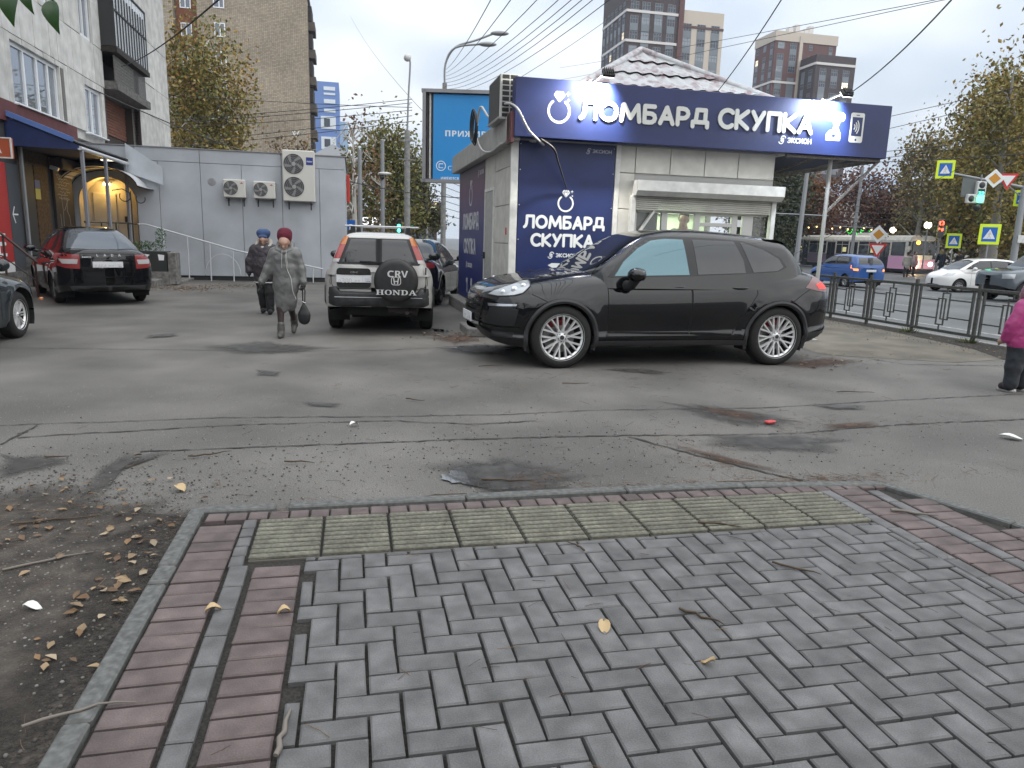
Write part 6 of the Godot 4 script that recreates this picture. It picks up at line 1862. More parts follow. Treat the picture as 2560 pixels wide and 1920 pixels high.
func build_black_sedan() -> void:
	var root := car_root("black_sedan", "black sedan with lettering on its boot parked before the arched door", "car", V(-8.42, 0, -14.72), 40.0, 3.256)
	var lo := make_hull({"L1": 4.25, "fa": .55, "fp": 2.4, "ra": .42, "rp": 2.5, "m": 6.0, "w": [0, .8, .7, .845, 3.2, .85, 4.25, .82], "yb": [0, .35, .2, .24, .7, .2, 3.5, .22, 4.1, .29, 4.25, .36],
		"yt": [0, .6, .06, .72, .4, .84, 1.0, .93, 1.25, .97, 2.5, 1.0, 3.4, 1.03, 3.8, 1.065, 4.12, 1.075, 4.2, 1.03, 4.25, .88], "side": [0, .94, .15, .98, .4, .99, .6, 1.0, .8, .985, 1, .95], "flares": [[.78, .29, .37, .015, .07], [3.256, .29, .37, .015, .07]]})
	var up := make_hull({"L0": .98, "L1": 3.92, "fa": .35, "fp": 2.1, "ra": .4, "rp": 2.2, "m": 6.0, "lean": .42, "w": [.98, .79, 2.0, .815, 3.3, .8, 3.92, .74], "yb": [.98, .87, 3.92, .87],
		"yt": [.98, .92, 1.3, 1.1, 1.75, 1.38, 2.0, 1.46, 2.4, 1.5, 2.8, 1.48, 3.05, 1.42, 3.3, 1.3, 3.6, 1.13, 3.8, 1.0, 3.92, .92]})
	var black := glossy("sedan_black", .006, .0062, .0075)
	car_shell(root, lo, up, black, [.78, 3.256], .35, .29)
	var tint := mat("tinted_glass"); var sl := hull_side(lo)
	side_windows(root, up, [1.4, .98, 3.2, 1.03, 3.25, 1.12, 3.0, 1.33, 2.7, 1.41, 2.1, 1.41, 1.8, 1.3], [[1.5, 1.0, 2.25, 1.02, 2.25, 1.38, 2.05, 1.37, 1.82, 1.26], [2.33, 1.02, 2.95, 1.04, 2.9, 1.3, 2.7, 1.38, 2.33, 1.385]], tint)
	var mb := MB.new(); patch(mb, fine_poly([-.6, 3.66, 0, 3.74, .6, 3.66, .5, 3.3, .42, 3.06, 0, 3.02, -.42, 3.06, -.5, 3.3]), lin(-.7, .7, 20), lin(2.9, 3.8, 16), hull_top(up), .004, false, [], V(0, 1, .5))
	var sky_glass := mat("rear_screen", .06, .07, .085, .04, .25); sky_glass.metallic_specular = .8
	put("rear_window", mb, sky_glass, root)
	var red := mat("lamp_red", .22, .012, .014, .12); red.clearcoat_enabled = true; red.clearcoat = 1.0
	var T := end_patch(root, "tail_light", lo, true, [.47, .97, .79, .985, .815, .9, .81, .76, .7, .72, .48, .705], red, .006, true)
	var mbw := MB.new(); patch(mbw, fine_poly([.5, .885, .78, .885, .74, .8, .52, .8]), lin(.4, .85, 10), lin(.7, 1, 8), hull_end(lo, true), .01, true, [], V(0, .1, 1)); put2("white_lens", mbw, mat("clear_lens", .42, .4, .4, .12), T)
	# boot lid outline, bumper lines, lettering
	mb = MB.new(); seam(mb, fine_poly([-.46, .99, -.47, .72, -.4, .56, .4, .56, .47, .72, .46, .99]), hull_end(lo, true), .008, .004, false, true); stuff(put("boot_gap", mb, mat("gap_black"), root))
	mb = MB.new()
	for yy in [.55, .46, .4]: seam(mb, open_line([-.78, yy, .78, yy]), hull_end(lo, true), .012, .01, false)
	put("bumper_crease", stuff_mesh(mb), black, root).set_meta("kind", "stuff")
	mb = MB.new(); patch(mb, fine_poly([-.62, .3, .62, .3, .66, .39, -.66, .39]), lin(-.7, .7, 20), lin(.28, .42, 4), hull_end(lo, true), .012, false, [], V(0, 0, 1)); put("bumper_insert", mb, mat("matt_trim"), root)
	mb = MB.new(); seam(mb, open_line([-.38, .92, .38, .92]), hull_end(lo, true), .035, .014, false); put("boot_grip", mb, black, root)
	plate(root, ["Р", "464", "ОУ", "70"], V(-.02, .79, 4.272), Vector3.ZERO, .52)
	for k in 4:
		letter("boot_lettering", "LADA"[k], .045, mat("lamp_chrome"), root, V(-.19 + k * .125, .965, 4.275), V(-.05, 0, 0), 1.15)
	letter("boot_lettering", "GRANTA", .024, mat("lamp_chrome"), root, V(-.37, .93, 4.272), V(-.05, 0, 0), 1.15)
	door_lines(root, lo, [[1.3, .3, 1.32, .95], [2.3, .28, 2.3, 1.0], [2.9, .5, 3.05, .75, 3.08, 1.0]])
	for h in [2.15, 2.98]:
		mb = MB.new()
		for sg in [1.0, -1.0]: mb.box(V((lo.X(h, .86) + .012) * sg, .86, h), V(.025, .03, .16), .008)
		put2("door_handle", mb, mat("black_plastic"), root)
	mirrors(root, 1.55, 1.02, .95, black, V(.11, .075, .08))
	mb = MB.new(); mb.tube([V(-.3, 1.49, 2.8), V(-.3, 1.68, 2.95)], .005, 4); put("aerial", mb, mat("black_plastic"), root)
	var style := {"n": 6, "twin": [0.0], "w": 0.2, "mat": mat("rim_alloy")}
	for s in [.78, 3.256]:
		for sg in [-1.0, 1.0]: wheel_part(root, s, sg * .72, .29, .19, .185, style)

func plain_car(called: String, label: String, at: Vector3, heading: float, mid: float, k: Dictionary) -> Node3D:   # smaller or partly hidden cars share this outline recipe
	var root := car_root(called, label, "car", at, heading, mid)
	var lo := make_hull(k.lo); var up := make_hull(k.up)
	var body: Material = k.paint
	car_shell(root, lo, up, body, k.wheels, k.R + .06, k.R)
	side_windows(root, up, k.surround, k.panes, k.glass)
	var mb := MB.new(); patch(mb, fine_poly(k.screen), lin(-.8, .8, 20), lin(k.screen[1] - 1.2, k.screen[1] + 1.2, 40), hull_top(up), .004, false, [], V(0, 1, -.5)); put("windscreen", mb, k.glass, root)
	if k.has("back"): end_patch(root, "rear_window", up, true, k.back, k.glass, .006)
	if k.has("tail"): end_patch(root, "tail_light", lo if not k.get("tail_up", false) else up, true, k.tail, k.tailm, .008, true)
	if k.has("lamp"): 
		mb = MB.new(); patch(mb, fine_poly(k.lamp), lin(0, .8, 20), lin(.4, 1.1, 16), hull_side(lo), .006); put2("headlight", mb, mat("headlamp_lens"), root)
	door_lines(root, lo, k.lines)
	mirrors(root, k.mirror[0], k.mirror[1], k.mirror[2], k.get("mirror_m", body))
	for s in k.wheels:
		for sg in [-1.0, 1.0]: wheel_part(root, s, sg * k.track, k.R, k.R * k.get("rr", .64), .2, k.style)
	root.set_meta("hull", "")
	root.remove_meta("hull")
	return root

func build_other_cars() -> void:
	var tint := mat("tinted_glass"); var alloy := mat("rim_alloy")
	var sedan_lo := {"L1": 4.4, "fa": .6, "fp": 2.4, "ra": .45, "rp": 2.5, "m": 6.0, "w": [0, .82, .7, .86, 3.2, .865, 4.4, .83], "yb": [0, .36, .2, .24, .7, .2, 3.5, .22, 4.2, .3, 4.4, .38],
		"yt": [0, .58, .06, .68, .4, .8, 1.0, .91, 1.3, .96, 2.5, 1.0, 3.5, 1.03, 3.9, 1.06, 4.25, 1.05, 4.35, 1.0, 4.4, .85], "side": [0, .94, .15, .98, .4, .99, .6, 1.0, .8, .985, 1, .95], "flares": [[.85, .31, .4, .014, .07], [3.5, .31, .4, .014, .07]]}
	var sedan_up := {"L0": 1.05, "L1": 4.0, "fa": .35, "fp": 2.1, "ra": .4, "rp": 2.2, "m": 6.0, "lean": .42, "w": [1.05, .8, 2.0, .83, 3.3, .81, 4.0, .75], "yb": [1.05, .87, 4.0, .87],
		"yt": [1.05, .92, 1.35, 1.1, 1.8, 1.36, 2.1, 1.42, 2.5, 1.45, 2.9, 1.43, 3.2, 1.37, 3.6, 1.17, 3.85, 1.0, 4.0, .92]}
	var surround := [1.45, .98, 3.3, 1.03, 3.3, 1.14, 3.05, 1.31, 2.8, 1.37, 2.1, 1.36, 1.85, 1.27]
	var panes := [[1.55, 1.0, 2.35, 1.02, 2.35, 1.335, 2.1, 1.325, 1.87, 1.24], [2.43, 1.02, 3.1, 1.05, 3.0, 1.27, 2.8, 1.34, 2.43, 1.34]]
	var k := {"lo": sedan_lo, "up": sedan_up, "paint": glossy("greenish_grey_paint", .018, .024, .028), "wheels": [.85, 3.5], "R": .31, "surround": surround, "panes": panes, "glass": tint, "screen": [-.62, 1.2, 0, 1.12, .62, 1.2, .5, 1.8, 0, 1.95, -.5, 1.8],
		"lamp": [.1, .58, .45, .63, .5, .72, .3, .7], "lines": [[1.4, .3, 1.42, .95], [2.4, .28, 2.4, 1.0]], "mirror": [1.6, 1.0, .97], "track": .73, "style": {"n": 8, "twin": [-.6, .6], "w": .05, "spread": .16, "mat": mat("rim_polished")}}
	var c := plain_car("dark_sedan", "dark grey-green car at the left edge showing its front wheel", V(-7.42, 0, -9.46), 12.0, .85, k)
	var mb := MB.new()
	for sg in [1.0, -1.0]: mb.box(V(.84 * sg, .47, .2), V(.03, .04, .09), .008)
	put2("marker_lamp", mb, mat("amber_lens"), c)
	k.paint = glossy("charcoal_paint", .016, .017, .019)
	k.style = {"n": 5, "twin": [0.0], "w": .24, "mat": mat("rim_dark")}
	k.back = [-.5, 1.32, .5, 1.32, .58, 1.05, -.58, 1.05]; k.tail = [.58, .94, .76, .95, .78, .84, .6, .82]; k.tailm = mat("lamp_red")
	k.erase("back")
	plain_car("charcoal_sedan", "charcoal sedan parked between the silver SUV and the kiosk wall", V(-2.48, 0, -16.4), -4.0, 3.5, k)
	# blue hatchback on the road
	var hatch := {"lo": {"L1": 3.9, "fa": .5, "fp": 2.4, "ra": .25, "rp": 2.6, "m": 6.0, "w": [0, .8, .7, .83, 3.9, .83], "yb": [0, .35, .2, .24, .7, .2, 3.3, .22, 3.75, .28, 3.9, .34], "yt": [0, .6, .08, .72, .5, .9, .9, 1.0, 3.5, 1.08, 3.85, 1.05, 3.9, .95], "side": [0, .95, .2, .99, .5, 1, .8, .98, 1, .95]},
		"up": {"L0": .6, "L1": 3.92, "fa": .4, "fp": 2.1, "ra": .22, "rp": 2.5, "m": 6.0, "lean": .36, "w": [.6, .76, 1.6, .8, 3.92, .79], "yb": [.6, .88, 3.92, .88], "yt": [.6, .92, 1.0, 1.12, 1.5, 1.38, 1.9, 1.49, 2.5, 1.52, 3.3, 1.48, 3.55, 1.43, 3.75, 1.25, 3.88, 1.02, 3.92, .92]},
		"paint": glossy("blue_paint", .03, .085, .26), "wheels": [.75, 3.2], "R": .29, "surround": [1.0, 1.02, 3.2, 1.07, 3.35, 1.2, 3.2, 1.4, 2.5, 1.43, 1.75, 1.4, 1.4, 1.25], "panes": [[1.35, 1.05, 2.2, 1.07, 2.2, 1.39, 1.78, 1.37, 1.45, 1.22], [2.28, 1.07, 3.1, 1.1, 3.2, 1.2, 3.05, 1.36, 2.28, 1.4]], "glass": tint, "screen": [-.6, .8, 0, .7, .6, .8, .5, 1.5, 0, 1.65, -.5, 1.5],
		"back": [-.5, 1.38, .5, 1.38, .62, 1.08, -.62, 1.08], "tail": [.6, 1.02, .78, 1.03, .79, .8, .62, .78], "tailm": glow("tail_amber", 1.0, .25, .05, 1.5), "lines": [[1.25, .3, 1.25, 1.0], [2.25, .28, 2.25, 1.05]], "mirror": [1.3, 1.05, .92], "track": .7, "style": {"n": 7, "twin": [0.0], "w": .18, "mat": alloy}}
	var bl := plain_car("blue_hatchback", "blue hatchback driving away on the road behind the fence", V(16.1, -.234, -34.1), 10.0, 3.2, hatch)
	plate(bl, ["а", "121", "вс", "70"], V(0, .8, 3.91), Vector3.ZERO, .5)
	hatch.paint = glossy("white_paint", .62, .62, .61); hatch.style = {"n": 9, "twin": [0.0], "w": .16, "mat": alloy}
	hatch.erase("tail"); hatch.lamp = [.12, .72, .4, .74, .6, .86, .3, .82]
	plain_car("white_hatchback", "white car waiting on the road, half hidden behind the grey off-roader", V(19.55, -.234, -33.1), 97.0, .75, hatch)
	# grey off-roader
	var off := {"lo": {"L1": 4.7, "fa": .35, "fp": 2.8, "ra": .25, "rp": 2.8, "m": 8.0, "w": [0, .88, .7, .92, 4.7, .92], "yb": [0, .6, .2, .5, .7, .46, 4.4, .5, 4.7, .55], "yt": [0, .95, .08, 1.08, .5, 1.18, 1.3, 1.24, 4.6, 1.28, 4.7, 1.2], "side": [0, .96, .2, .99, .5, 1, .8, .99, 1, .96], "flares": [[.85, .38, .5, .04, .09], [3.6, .38, .5, .04, .09]]},
		"up": {"L0": 1.15, "L1": 4.7, "fa": .3, "fp": 2.3, "ra": .2, "rp": 2.8, "m": 8.0, "lean": .26, "w": [1.15, .84, 2, .87, 4.7, .86], "yb": [1.15, 1.1, 4.7, 1.1], "yt": [1.15, 1.16, 1.5, 1.4, 1.95, 1.78, 2.3, 1.86, 3.2, 1.9, 4.4, 1.86, 4.6, 1.7, 4.7, 1.3]},
		"paint": glossy("grey_blue_paint", .085, .1, .115, .3), "wheels": [.85, 3.6], "R": .38, "surround": [1.5, 1.26, 4.4, 1.3, 4.35, 1.72, 2.2, 1.74, 1.95, 1.66], "panes": [[1.62, 1.28, 2.5, 1.29, 2.5, 1.7, 2.1, 1.68], [2.6, 1.29, 3.4, 1.3, 3.4, 1.7, 2.6, 1.7], [3.5, 1.3, 4.3, 1.31, 4.25, 1.69, 3.5, 1.7]], "glass": tint, "screen": [-.66, 1.4, 0, 1.34, .66, 1.4, .58, 1.95, 0, 2.0, -.58, 1.95],
		"lamp": [.05, .85, .3, .87, .35, 1.03, .06, 1.02], "lines": [[1.45, .52, 1.45, 1.2], [2.55, .52, 2.55, 1.24], [3.45, .6, 3.45, 1.24]], "mirror": [1.75, 1.35, 1.05], "mirror_m": mat("black_plastic"), "track": .78, "style": {"n": 6, "twin": [0.0], "w": .2, "mat": mat("rim_dark")}}
	plain_car("grey_off_roader", "grey-blue off-roader at the right edge behind the pink-coated child", V(18.6, -.234, -27.6), 97.0, .85, off)
# ---------------------------------------------------------------- fence, far buildings, poles, wires
func build_fence() -> void:
	var m := rough_up(mat("fence_grey", 0.085, 0.085, 0.08, 0.6), noise_tex(101, 0.03, 0.6, 1, 4, 256), 2.0)
	var ws := [16.55, 15.29, 14.03, 12.87, 11.63, 10.22, 8.95, 7.7, 6.4]
	for i in ws.size() - 1:
		var w0: float = ws[i + 1]; var w1: float = ws[i]
		var nth: String = ["first (farthest) grey fence section, behind the black SUV", "second grey fence section from the far end, behind the SUV tail", "grey fence section just right of the SUV tail light", "grey fence section with nested rectangles, fourth from the far end", "grey fence section with nested rectangles, fifth from the far end", "grey fence section beside the child in pink", "grey fence section behind the child, at the right edge", "nearest grey fence section, right of the child"][i]
		var F := thing("fence_section", nth, "fence", S(10.27, 0, w1), SA + PI / 2, "fence sections along the road")   # local x runs away along the street; the section lies at x < 0
		var L := w1 - w0
		var X := func(t: float) -> float: return -L + t * L
		var pieces := []
		for k in [[-L, 0.49, 0.06, 1.02, "post"], [-L + 0.11, 0.5, 0.035, 0.8, "upright"], [-0.11, 0.5, 0.035, 0.8, "upright"]]:
			var mb := MB.new(); mb.box(V(k[0], k[1], 0), V(k[2], k[3], 0.04), 0.003); put(k[4], mb, m, F)
		for y in [0.9, 0.12]:
			var mb := MB.new(); mb.box(V(-L / 2, y, 0), V(L, 0.05, 0.045), 0.004); put("rail", mb, m, F)
		var mid := -L / 2
		# two nested rectangles with side bars
		var sq := 0.02
		for r in [[mid - 0.02, .56, .16, .46, 0.0], [mid + 0.07, .46, .16, .46, .002]]:
			var mb := MB.new()
			for s in [-1.0, 1.0]:
				mb.box(V(r[0] + s * r[2] / 2, r[1], r[4]), V(sq, r[3], sq)); mb.box(V(r[0], r[1] + s * r[3] / 2, r[4]), V(r[2] + sq, sq, sq * .9))
			put("rectangle_bar", mb, m, F)
		for b in [[mid - .02, .845, 0, .09], [mid + .07, .185, 0, .08]]:
			var mb := MB.new(); mb.box(V(b[0], b[1], 0), V(sq, b[3], sq)); put("short_bar", mb, m, F)
		for b in [[-L + .12, mid - .1, .68], [-L + .12, mid - .1, .37], [mid + .15, -.12, .66], [mid + .15, -.12, .34]]:
			var mb := MB.new(); mb.box(V((b[0] + b[1]) / 2, b[2], .001), V(b[1] - b[0], .022, .022)); put("cross_bar", mb, m, F)

func tower_face(T: Node3D, xf: Transform3D, cols: Array, ww: float, floors: Array, wh: float, frame: Material, panes: Array, spandrel: Material, g: RandomNumberGenerator, proto: Dictionary) -> void:
	for c in cols:
		for i in floors.size():
			var y: float = floors[i]
			if proto.is_empty():
				var mb := MB.new()
				for k in [-.48, -.16, .16, .48]: mb.box(V(k * ww, 0, .03), V(.09, wh, .08))
				for k in [-.48, .1, .48]: mb.box(V(0, k * wh, .032), V(ww, .09, .08))
				proto["frame"] = mb.done()
				mb = MB.new(); mb.q(V(-ww / 2, -wh / 2, .02), V(ww / 2, -wh / 2, .02), V(ww / 2, wh / 2, .02), V(-ww / 2, wh / 2, .02), V(0, 0, 1))
				proto["pane"] = mb.done()
				mb = MB.new(); mb.box(V(0, 0, .03), V(ww, 2.86 - wh, .1)); proto["spandrel"] = mb.done()
			var o := put("window", proto["frame"], frame, T)
			o.transform = xf * Transform3D(Basis(), V(c, y, 0))
			var r := g.randf()
			put("pane", proto["pane"], panes[2] if r > .965 else (panes[1] if r > .75 else panes[0]), o)
			if i % 2 == 0 or g.randf() < .6:
				var s := put("spandrel", proto["spandrel"], spandrel, T)
				s.transform = xf * Transform3D(Basis(), V(c, y - 1.43, 0))

func build_towers() -> void:
	var g := RandomNumberGenerator.new(); g.seed = 31
	var brown := rough_up(mat("brown_cladding", .062, .045, .045, .7), noise_tex(111, .02, .8, 1, 3, 256), .2)
	var rust := mat("rust_cladding", .105, .05, .045, .7)
	var cream := mat("cream_cladding", .46, .405, .34, .7)
	var white := mat("band_white", .55, .53, .51, .7)
	var span := mat("spandrel_grey", .14, .16, .18, .5)
	var frame := mat("tower_frame", .16, .17, .19, .5)
	var panes := [mat("tower_glass", .05, .06, .075, .05, .3), mat("tower_glass_pale", .2, .23, .26, .1, .2), glow("tower_lit", 1.0, .85, .6, 1.1)]
	var floors := []
	for i in 13: floors.append(22.0 + i * 2.86)
	# first tower: corner at u = 55.6, w = 151.5
	var A := thing("tower_block", "brown and cream high-rise directly behind the kiosk's pointed roof", "tower block", S(55.6, 0, 151.5), SA, "high-rise towers behind the kiosk")
	var mb := MB.new(); mb.box(V(6.1, 31, -7.5), V(12.2, 62, 15)); put("wall", mb, brown, A)
	mb = MB.new(); mb.box(V(11.9, 31, .15), V(1.1, 62, .3)); put("pilaster", mb, rust, A)
	mb = MB.new(); mb.box(V(17.0, 24.7, -6.8), V(9.6, 49.4, 13)); put("cream_wing", mb, cream, A)
	for y in [46.2, 35.2, 29.4]:
		mb = MB.new(); mb.box(V(17.0, y, -.26), V(9.7, .45, .2)); put("brown_band", mb, mat("rust_dark", .085, .05, .045, .7), A)
	for y in [25.2, 30.9, 36.6, 42.4, 48.1]:
		mb = MB.new(); mb.box(V(5.6, y, .08), V(11.3, .5, .2)); put("white_band", mb, white, A)
		mb = MB.new(); mb.box(V(-.08, y, -7.4), V(.2, .5, 15)); put("white_band", mb, white, A)
	var f1 := []; var f2 := []
	for i in 10:
		f1.append(23.6 + i * 2.86 + (0.0 if i % 2 == 0 else -.12)); f2.append(23.2 + i * 2.86)
	tower_face(A, Transform3D(Basis(), Vector3.ZERO), [1.6, 4.1, 6.9, 9.7], 1.75, f1, 1.5, frame, panes, span, g, {})
	tower_face(A, Transform3D(Basis(), V(0, 0, -.3)), [13.6, 16.8, 20.0], 1.9, f2.slice(0, 9), 1.5, frame, panes, span, g, {})
	tower_face(A, Transform3D(Basis(Vector3.UP, -PI / 2), Vector3.ZERO), [-13.6, -11.2, -8.8, -6.4, -4.0, -1.6], 1.2, f1, 1.5, frame, panes, span, g, {})
	# second tower: corner at u = 109.9, w = 185.5 with a lower block in front
	var B := thing("tower_block", "brown high-rise with roof vents, right of the kiosk roof", "tower block", S(109.9, 0, 185.5), SA, "high-rise towers behind the kiosk")
	mb = MB.new(); mb.box(V(9.1, 28, -5), V(18.2, 56, 10)); put("wall", mb, mat("rust_cladding"), B)
	mb = MB.new(); mb.box(V(9.1, 56.2, -5), V(18.6, 2.4, 10.4)); put("cornice", mb, cream, B)
	mb = MB.new(); mb.box(V(7.4, 28, .2), V(.9, 57, .5)); put("pilaster", mb, cream, B)
	for y in [33.0, 38.9, 44.7]:
		mb = MB.new(); mb.box(V(3.7, y, .1), V(7.4, .55, .3)); put("white_band", mb, white, B)
		mb = MB.new(); mb.box(V(-.1, y, -5), V(.3, .55, 10)); put("white_band", mb, white, B)
	for v in [[5.5, 1.6], [7.5, 2.6], [8.8, 1.4], [10.2, 1.8], [11.6, 2.6]]:
		mb = MB.new(); mb.box(V(v[0], 57.4 + v[1] / 2, -3), V(1.3, v[1], 1.6)); put("roof_vent", mb, white, B)
	var f3 := []
	for i in 8: f3.append(33.6 + i * 2.9)
	tower_face(B, Transform3D(Basis(), Vector3.ZERO), [1.7, 5.3], 2.0, f3, 1.6, frame, panes, span, g, {})
	tower_face(B, Transform3D(Basis(), Vector3.ZERO), [10.5, 16.5], 1.0, f3.slice(4), 1.4, frame, panes, span, g, {})
	tower_face(B, Transform3D(Basis(Vector3.UP, -PI / 2), Vector3.ZERO), [-8.6, -5.0, -1.6], 1.3, f3, 1.6, frame, panes, span, g, {})
	var C := thing("tower_block", "dark brown block with white bands stepping down from the high-rise with roof vents", "tower block", S(117.2, 0, 177.55), SA, "high-rise towers behind the kiosk")
	mb = MB.new(); mb.box(V(5.8, 25.2, -3.5), V(11.6, 50.4, 7)); put("wall", mb, brown, C)
	for y in [48.2, 36.6, 31.0]:
		mb = MB.new(); mb.box(V(5.8, y, .1), V(11.6, .6, .3)); put("white_band", mb, white, C)
		mb = MB.new(); mb.box(V(-.1, y, -3.5), V(.3, .6, 7)); put("white_band", mb, white, C)
	var f4 := []
	for i in 9: f4.append(23.0 + i * 2.9)
	tower_face(C, Transform3D(Basis(), Vector3.ZERO), [2.2, 5.6, 9.0], 1.9, f4, 1.6, frame, panes, span, g, {})
	tower_face(C, Transform3D(Basis(Vector3.UP, -PI / 2), Vector3.ZERO), [-5.2, -2.0], 1.4, f4, 1.6, frame, panes, span, g, {})

func tile_texture() -> ImageTexture:
	var im := Image.create(512, 512, false, Image.FORMAT_RGB8)
	var g := RandomNumberGenerator.new(); g.seed = 77
	im.fill(Color(.62, .6, .57))
	for r in 32:
		for c in 24:
			var v := g.randf_range(.84, 1.0)
			var x := int(c * 512 / 24.0); var x2 := int((c + 1) * 512 / 24.0)
			im.fill_rect(Rect2i(x + 1, r * 16 + 2, x2 - x - 2, 13), Color(v, v * g.randf_range(.97, 1.0), v * .95))
	return ImageTexture.create_from_image(im)

func build_far_left() -> void:
	var stain_t := noise_tex(121, .01, .8, 1, 4, 256)
	var tile := rough_up(mat("beige_tile", .46, .405, .335, .8), tile_texture(), .21, true, stain_t, .06)
	tile.uv1_triplanar_sharpness = 8.0
	tile.uv1_world_triplanar = false
	var B := thing("brick_block", "tall beige tiled apartment block with small white windows behind the grey pavilion", "apartment block", S(-4.4, 0, 87.3), SA)
	var mb := MB.new(); mb.box(V(-5.6, 13.2, -6), V(11.2, 26.4, 12)); mb.box(V(-12.4, 13.2, -6.6), V(2.4, 26.4, 11)); mb.box(V(-20.0, 13.2, -5.4), V(12.9, 26.4, 11)); put("wall", mb, tile, B)
	mb = MB.new(); mb.box(V(-12.3, 20, -1.0), V(2.2, 12.4, .3)); put("orange_bay", mb, rough_up(mat("orange_brick", .23, .085, .04, .8), tile_texture(), .3, false), B)
	mb = MB.new(); mb.box(V(-5.6, 26.5, -6), V(11.6, .3, 12.4)); put("roof_edge", mb, mat("roof_grey"), B)
	var frame := mat("pvc_white"); var glass := mat("far_glass", .12, .14, .17, .06, .3)
	for i in 6:
		window_unit(B, -9.55, -8.45, 10.3 + i * 2.83, 11.7 + i * 2.83, .03, [-8.95], frame, glass, .1)
		if i > 2: window_unit(B, -13.0, -11.9, 10.2 + i * 2.83, 11.6 + i * 2.83, -.8, [-12.45], frame, glass, .1)
	for i in 8:
		mb = MB.new(); mb.box(V(.35, 4.0 + i * 2.83, -3.0), V(.7, .9, 3.4)); put("balcony", mb, rough_up(mat("balcony_weathered", .12, .105, .09, .9), stain_t, .5), B)
		mb = MB.new(); mb.box(V(.2, 5.3 + i * 2.83, -3.0), V(.4, 1.5, 3.3)); put("balcony_glazing", mb, mat("loggia_dark"), B)
	# blue office block
	var U := thing("blue_block", "distant pale blue office block seen past the beige block", "office block", S(-9.0, 0, 123.8), SA)
	var blue := mat("blue_render", .13, .22, .46, .6)
	var wb := mat("blue_white", .6, .65, .7, .5)
	mb = MB.new(); mb.box(V(3.65, 12.4, -5), V(7.3, 24.8, 10)); put("wall", mb, blue, U)
	mb = MB.new(); mb.box(V(7.9, 9.6, -6), V(1.4, 19.2, 9)); put("glass_side", mb, mat("blue_glass", .25, .36, .5, .1, .2), U)
	for k in [[23.8, .55], [23.0, .3], [21.9, .6], [20.5, .5]]:
		for x in [[2.6, 1.8], [5.85, 1.75]]:
			mb = MB.new(); mb.box(V(x[0], k[0], .03), V(x[1], k[1], .1)); put("window_strip", mb, wb, U)
	for k in [18.7, 15.6]:
		mb = MB.new(); mb.box(V(5.6, k, .06), V(2.3, 1.9, .14)); put("bay", mb, wb, U)
		mb = MB.new(); mb.box(V(5.4, k, .16), V(.9, 1.2, .06)); put("pane", mb, glass, U)
	# low old brick house between
	var O := thing("old_house", "small old grey brick house with pitched sheet roof between the trees", "house", S(-1.6, 0, 72), SA)
	mb = MB.new(); mb.box(V(0, 4.0, -3), V(5.0, 8.0, 6)); put("wall", mb, rough_up(mat("old_brick", .14, .12, .105, .9), tile_texture(), .6, false), O)
	mb = MB.new(); mb.xf = Transform3D(Basis(), V(0, 8, 0)); mb.prism(pts2([-2.9, 0, 2.9, 0, 0, 1.6]), -6.2, .4, true); put("roof", mb, mat("sheet_roof", .36, .38, .4, .5), O)
	# shop with a brown fascia, screen
	var P := thing("supermarket", "low brown-fronted supermarket with white lettering behind the silver SUV", "shop", S(.3, 0, 63.0), SA)
	mb = MB.new(); mb.box(V(3.2, 1.7, -6), V(7.2, 3.4, 12)); put("wall", mb, mat("brown_fascia", .07, .05, .04, .7), P)
	mb = MB.new(); mb.box(V(3.2, 3.42, .05), V(7.2, .08, .2)); put("red_edge", mb, mat("red_edge", .4, .05, .02, .6), P)
	mb = MB.new(); mb.box(V(3.2, .9, .04), V(6.6, 1.7, .06)); put("shop_window", mb, glass, P)
	var lit := glow("lettering_white", 1, 1, 1, .7)
	letter("lettering", "SPAR", .62, lit, P, V(2.05, 2.6, .08), Vector3.ZERO, 1.55)
	mb = MB.new(); mb.xf = Transform3D(Basis(), V(4.5, 2.75, .1)); mb.ribbon(circle(Vector2.ZERO, .42, 28), .09, 0, .02, true); put("green_ring", mb, glow("green_ring", .02, .5, .22, .5), P)
	var E := thing("led_screen", "bright colourful LED advertising screen on a mast down the street", "screen", S(6.5, 0, 85.5), SA)
	mb = MB.new(); mb.box(V(1.7, 3.9, -.2), V(4.0, 3.0, .3)); put("casing", mb, mat("screen_case", .03, .03, .035, .6), E)
	mb = MB.new(); mb.cyl(V(2.0, 0, -.3), V(2.0, 3, -.3), .2, .2, 10); put("mast", mb, mat("pole_grey"), E)
	mb = MB.new()
	var fn := FastNoiseLite.new(); fn.seed = 3; fn.frequency = .9
	for j in 22:
		for i in 16:
			var x := .95 + i * .14; var y := 2.75 + j * .115
			var n := fn.get_noise_2d(x * 1.6, y * 1.6)
			mb.col = Color(.9, .9, .8) if n < .05 else (Color(.9, .6, .1) if n < .18 else (Color(.5, .15, .75) if n < .3 else Color(.1, .75, .7)))
			if j < 4: mb.col = Color(.3, .8, .1)
			mb.q(V(x, y, 0), V(x + .14, y, 0), V(x + .14, y + .115, 0), V(x, y + .115, 0), V(0, 0, 1))
	var sm := vcol("screen_face", .5); sm.shading_mode = BaseMaterial3D.SHADING_MODE_UNSHADED
	put("screen_face", mb, sm, E)
	mb = MB.new()
	for k in 4: mb.box(V(.35, 4.9 - k * .5, -.02), V(.9, .25, .04))
	stuff(put("lit_rows", mb, glow("lit_rows", 1, .95, .9, 1.2), E))
	# advertising billboard with turning slats
	var H := thing("billboard", "large bright blue billboard with slatted left edge behind the kiosk", "billboard", S(2.2, 0, 23.4), SA - .22)
	var steel := mat("billboard_steel", .22, .22, .23, .5, .3)
	mb = MB.new()
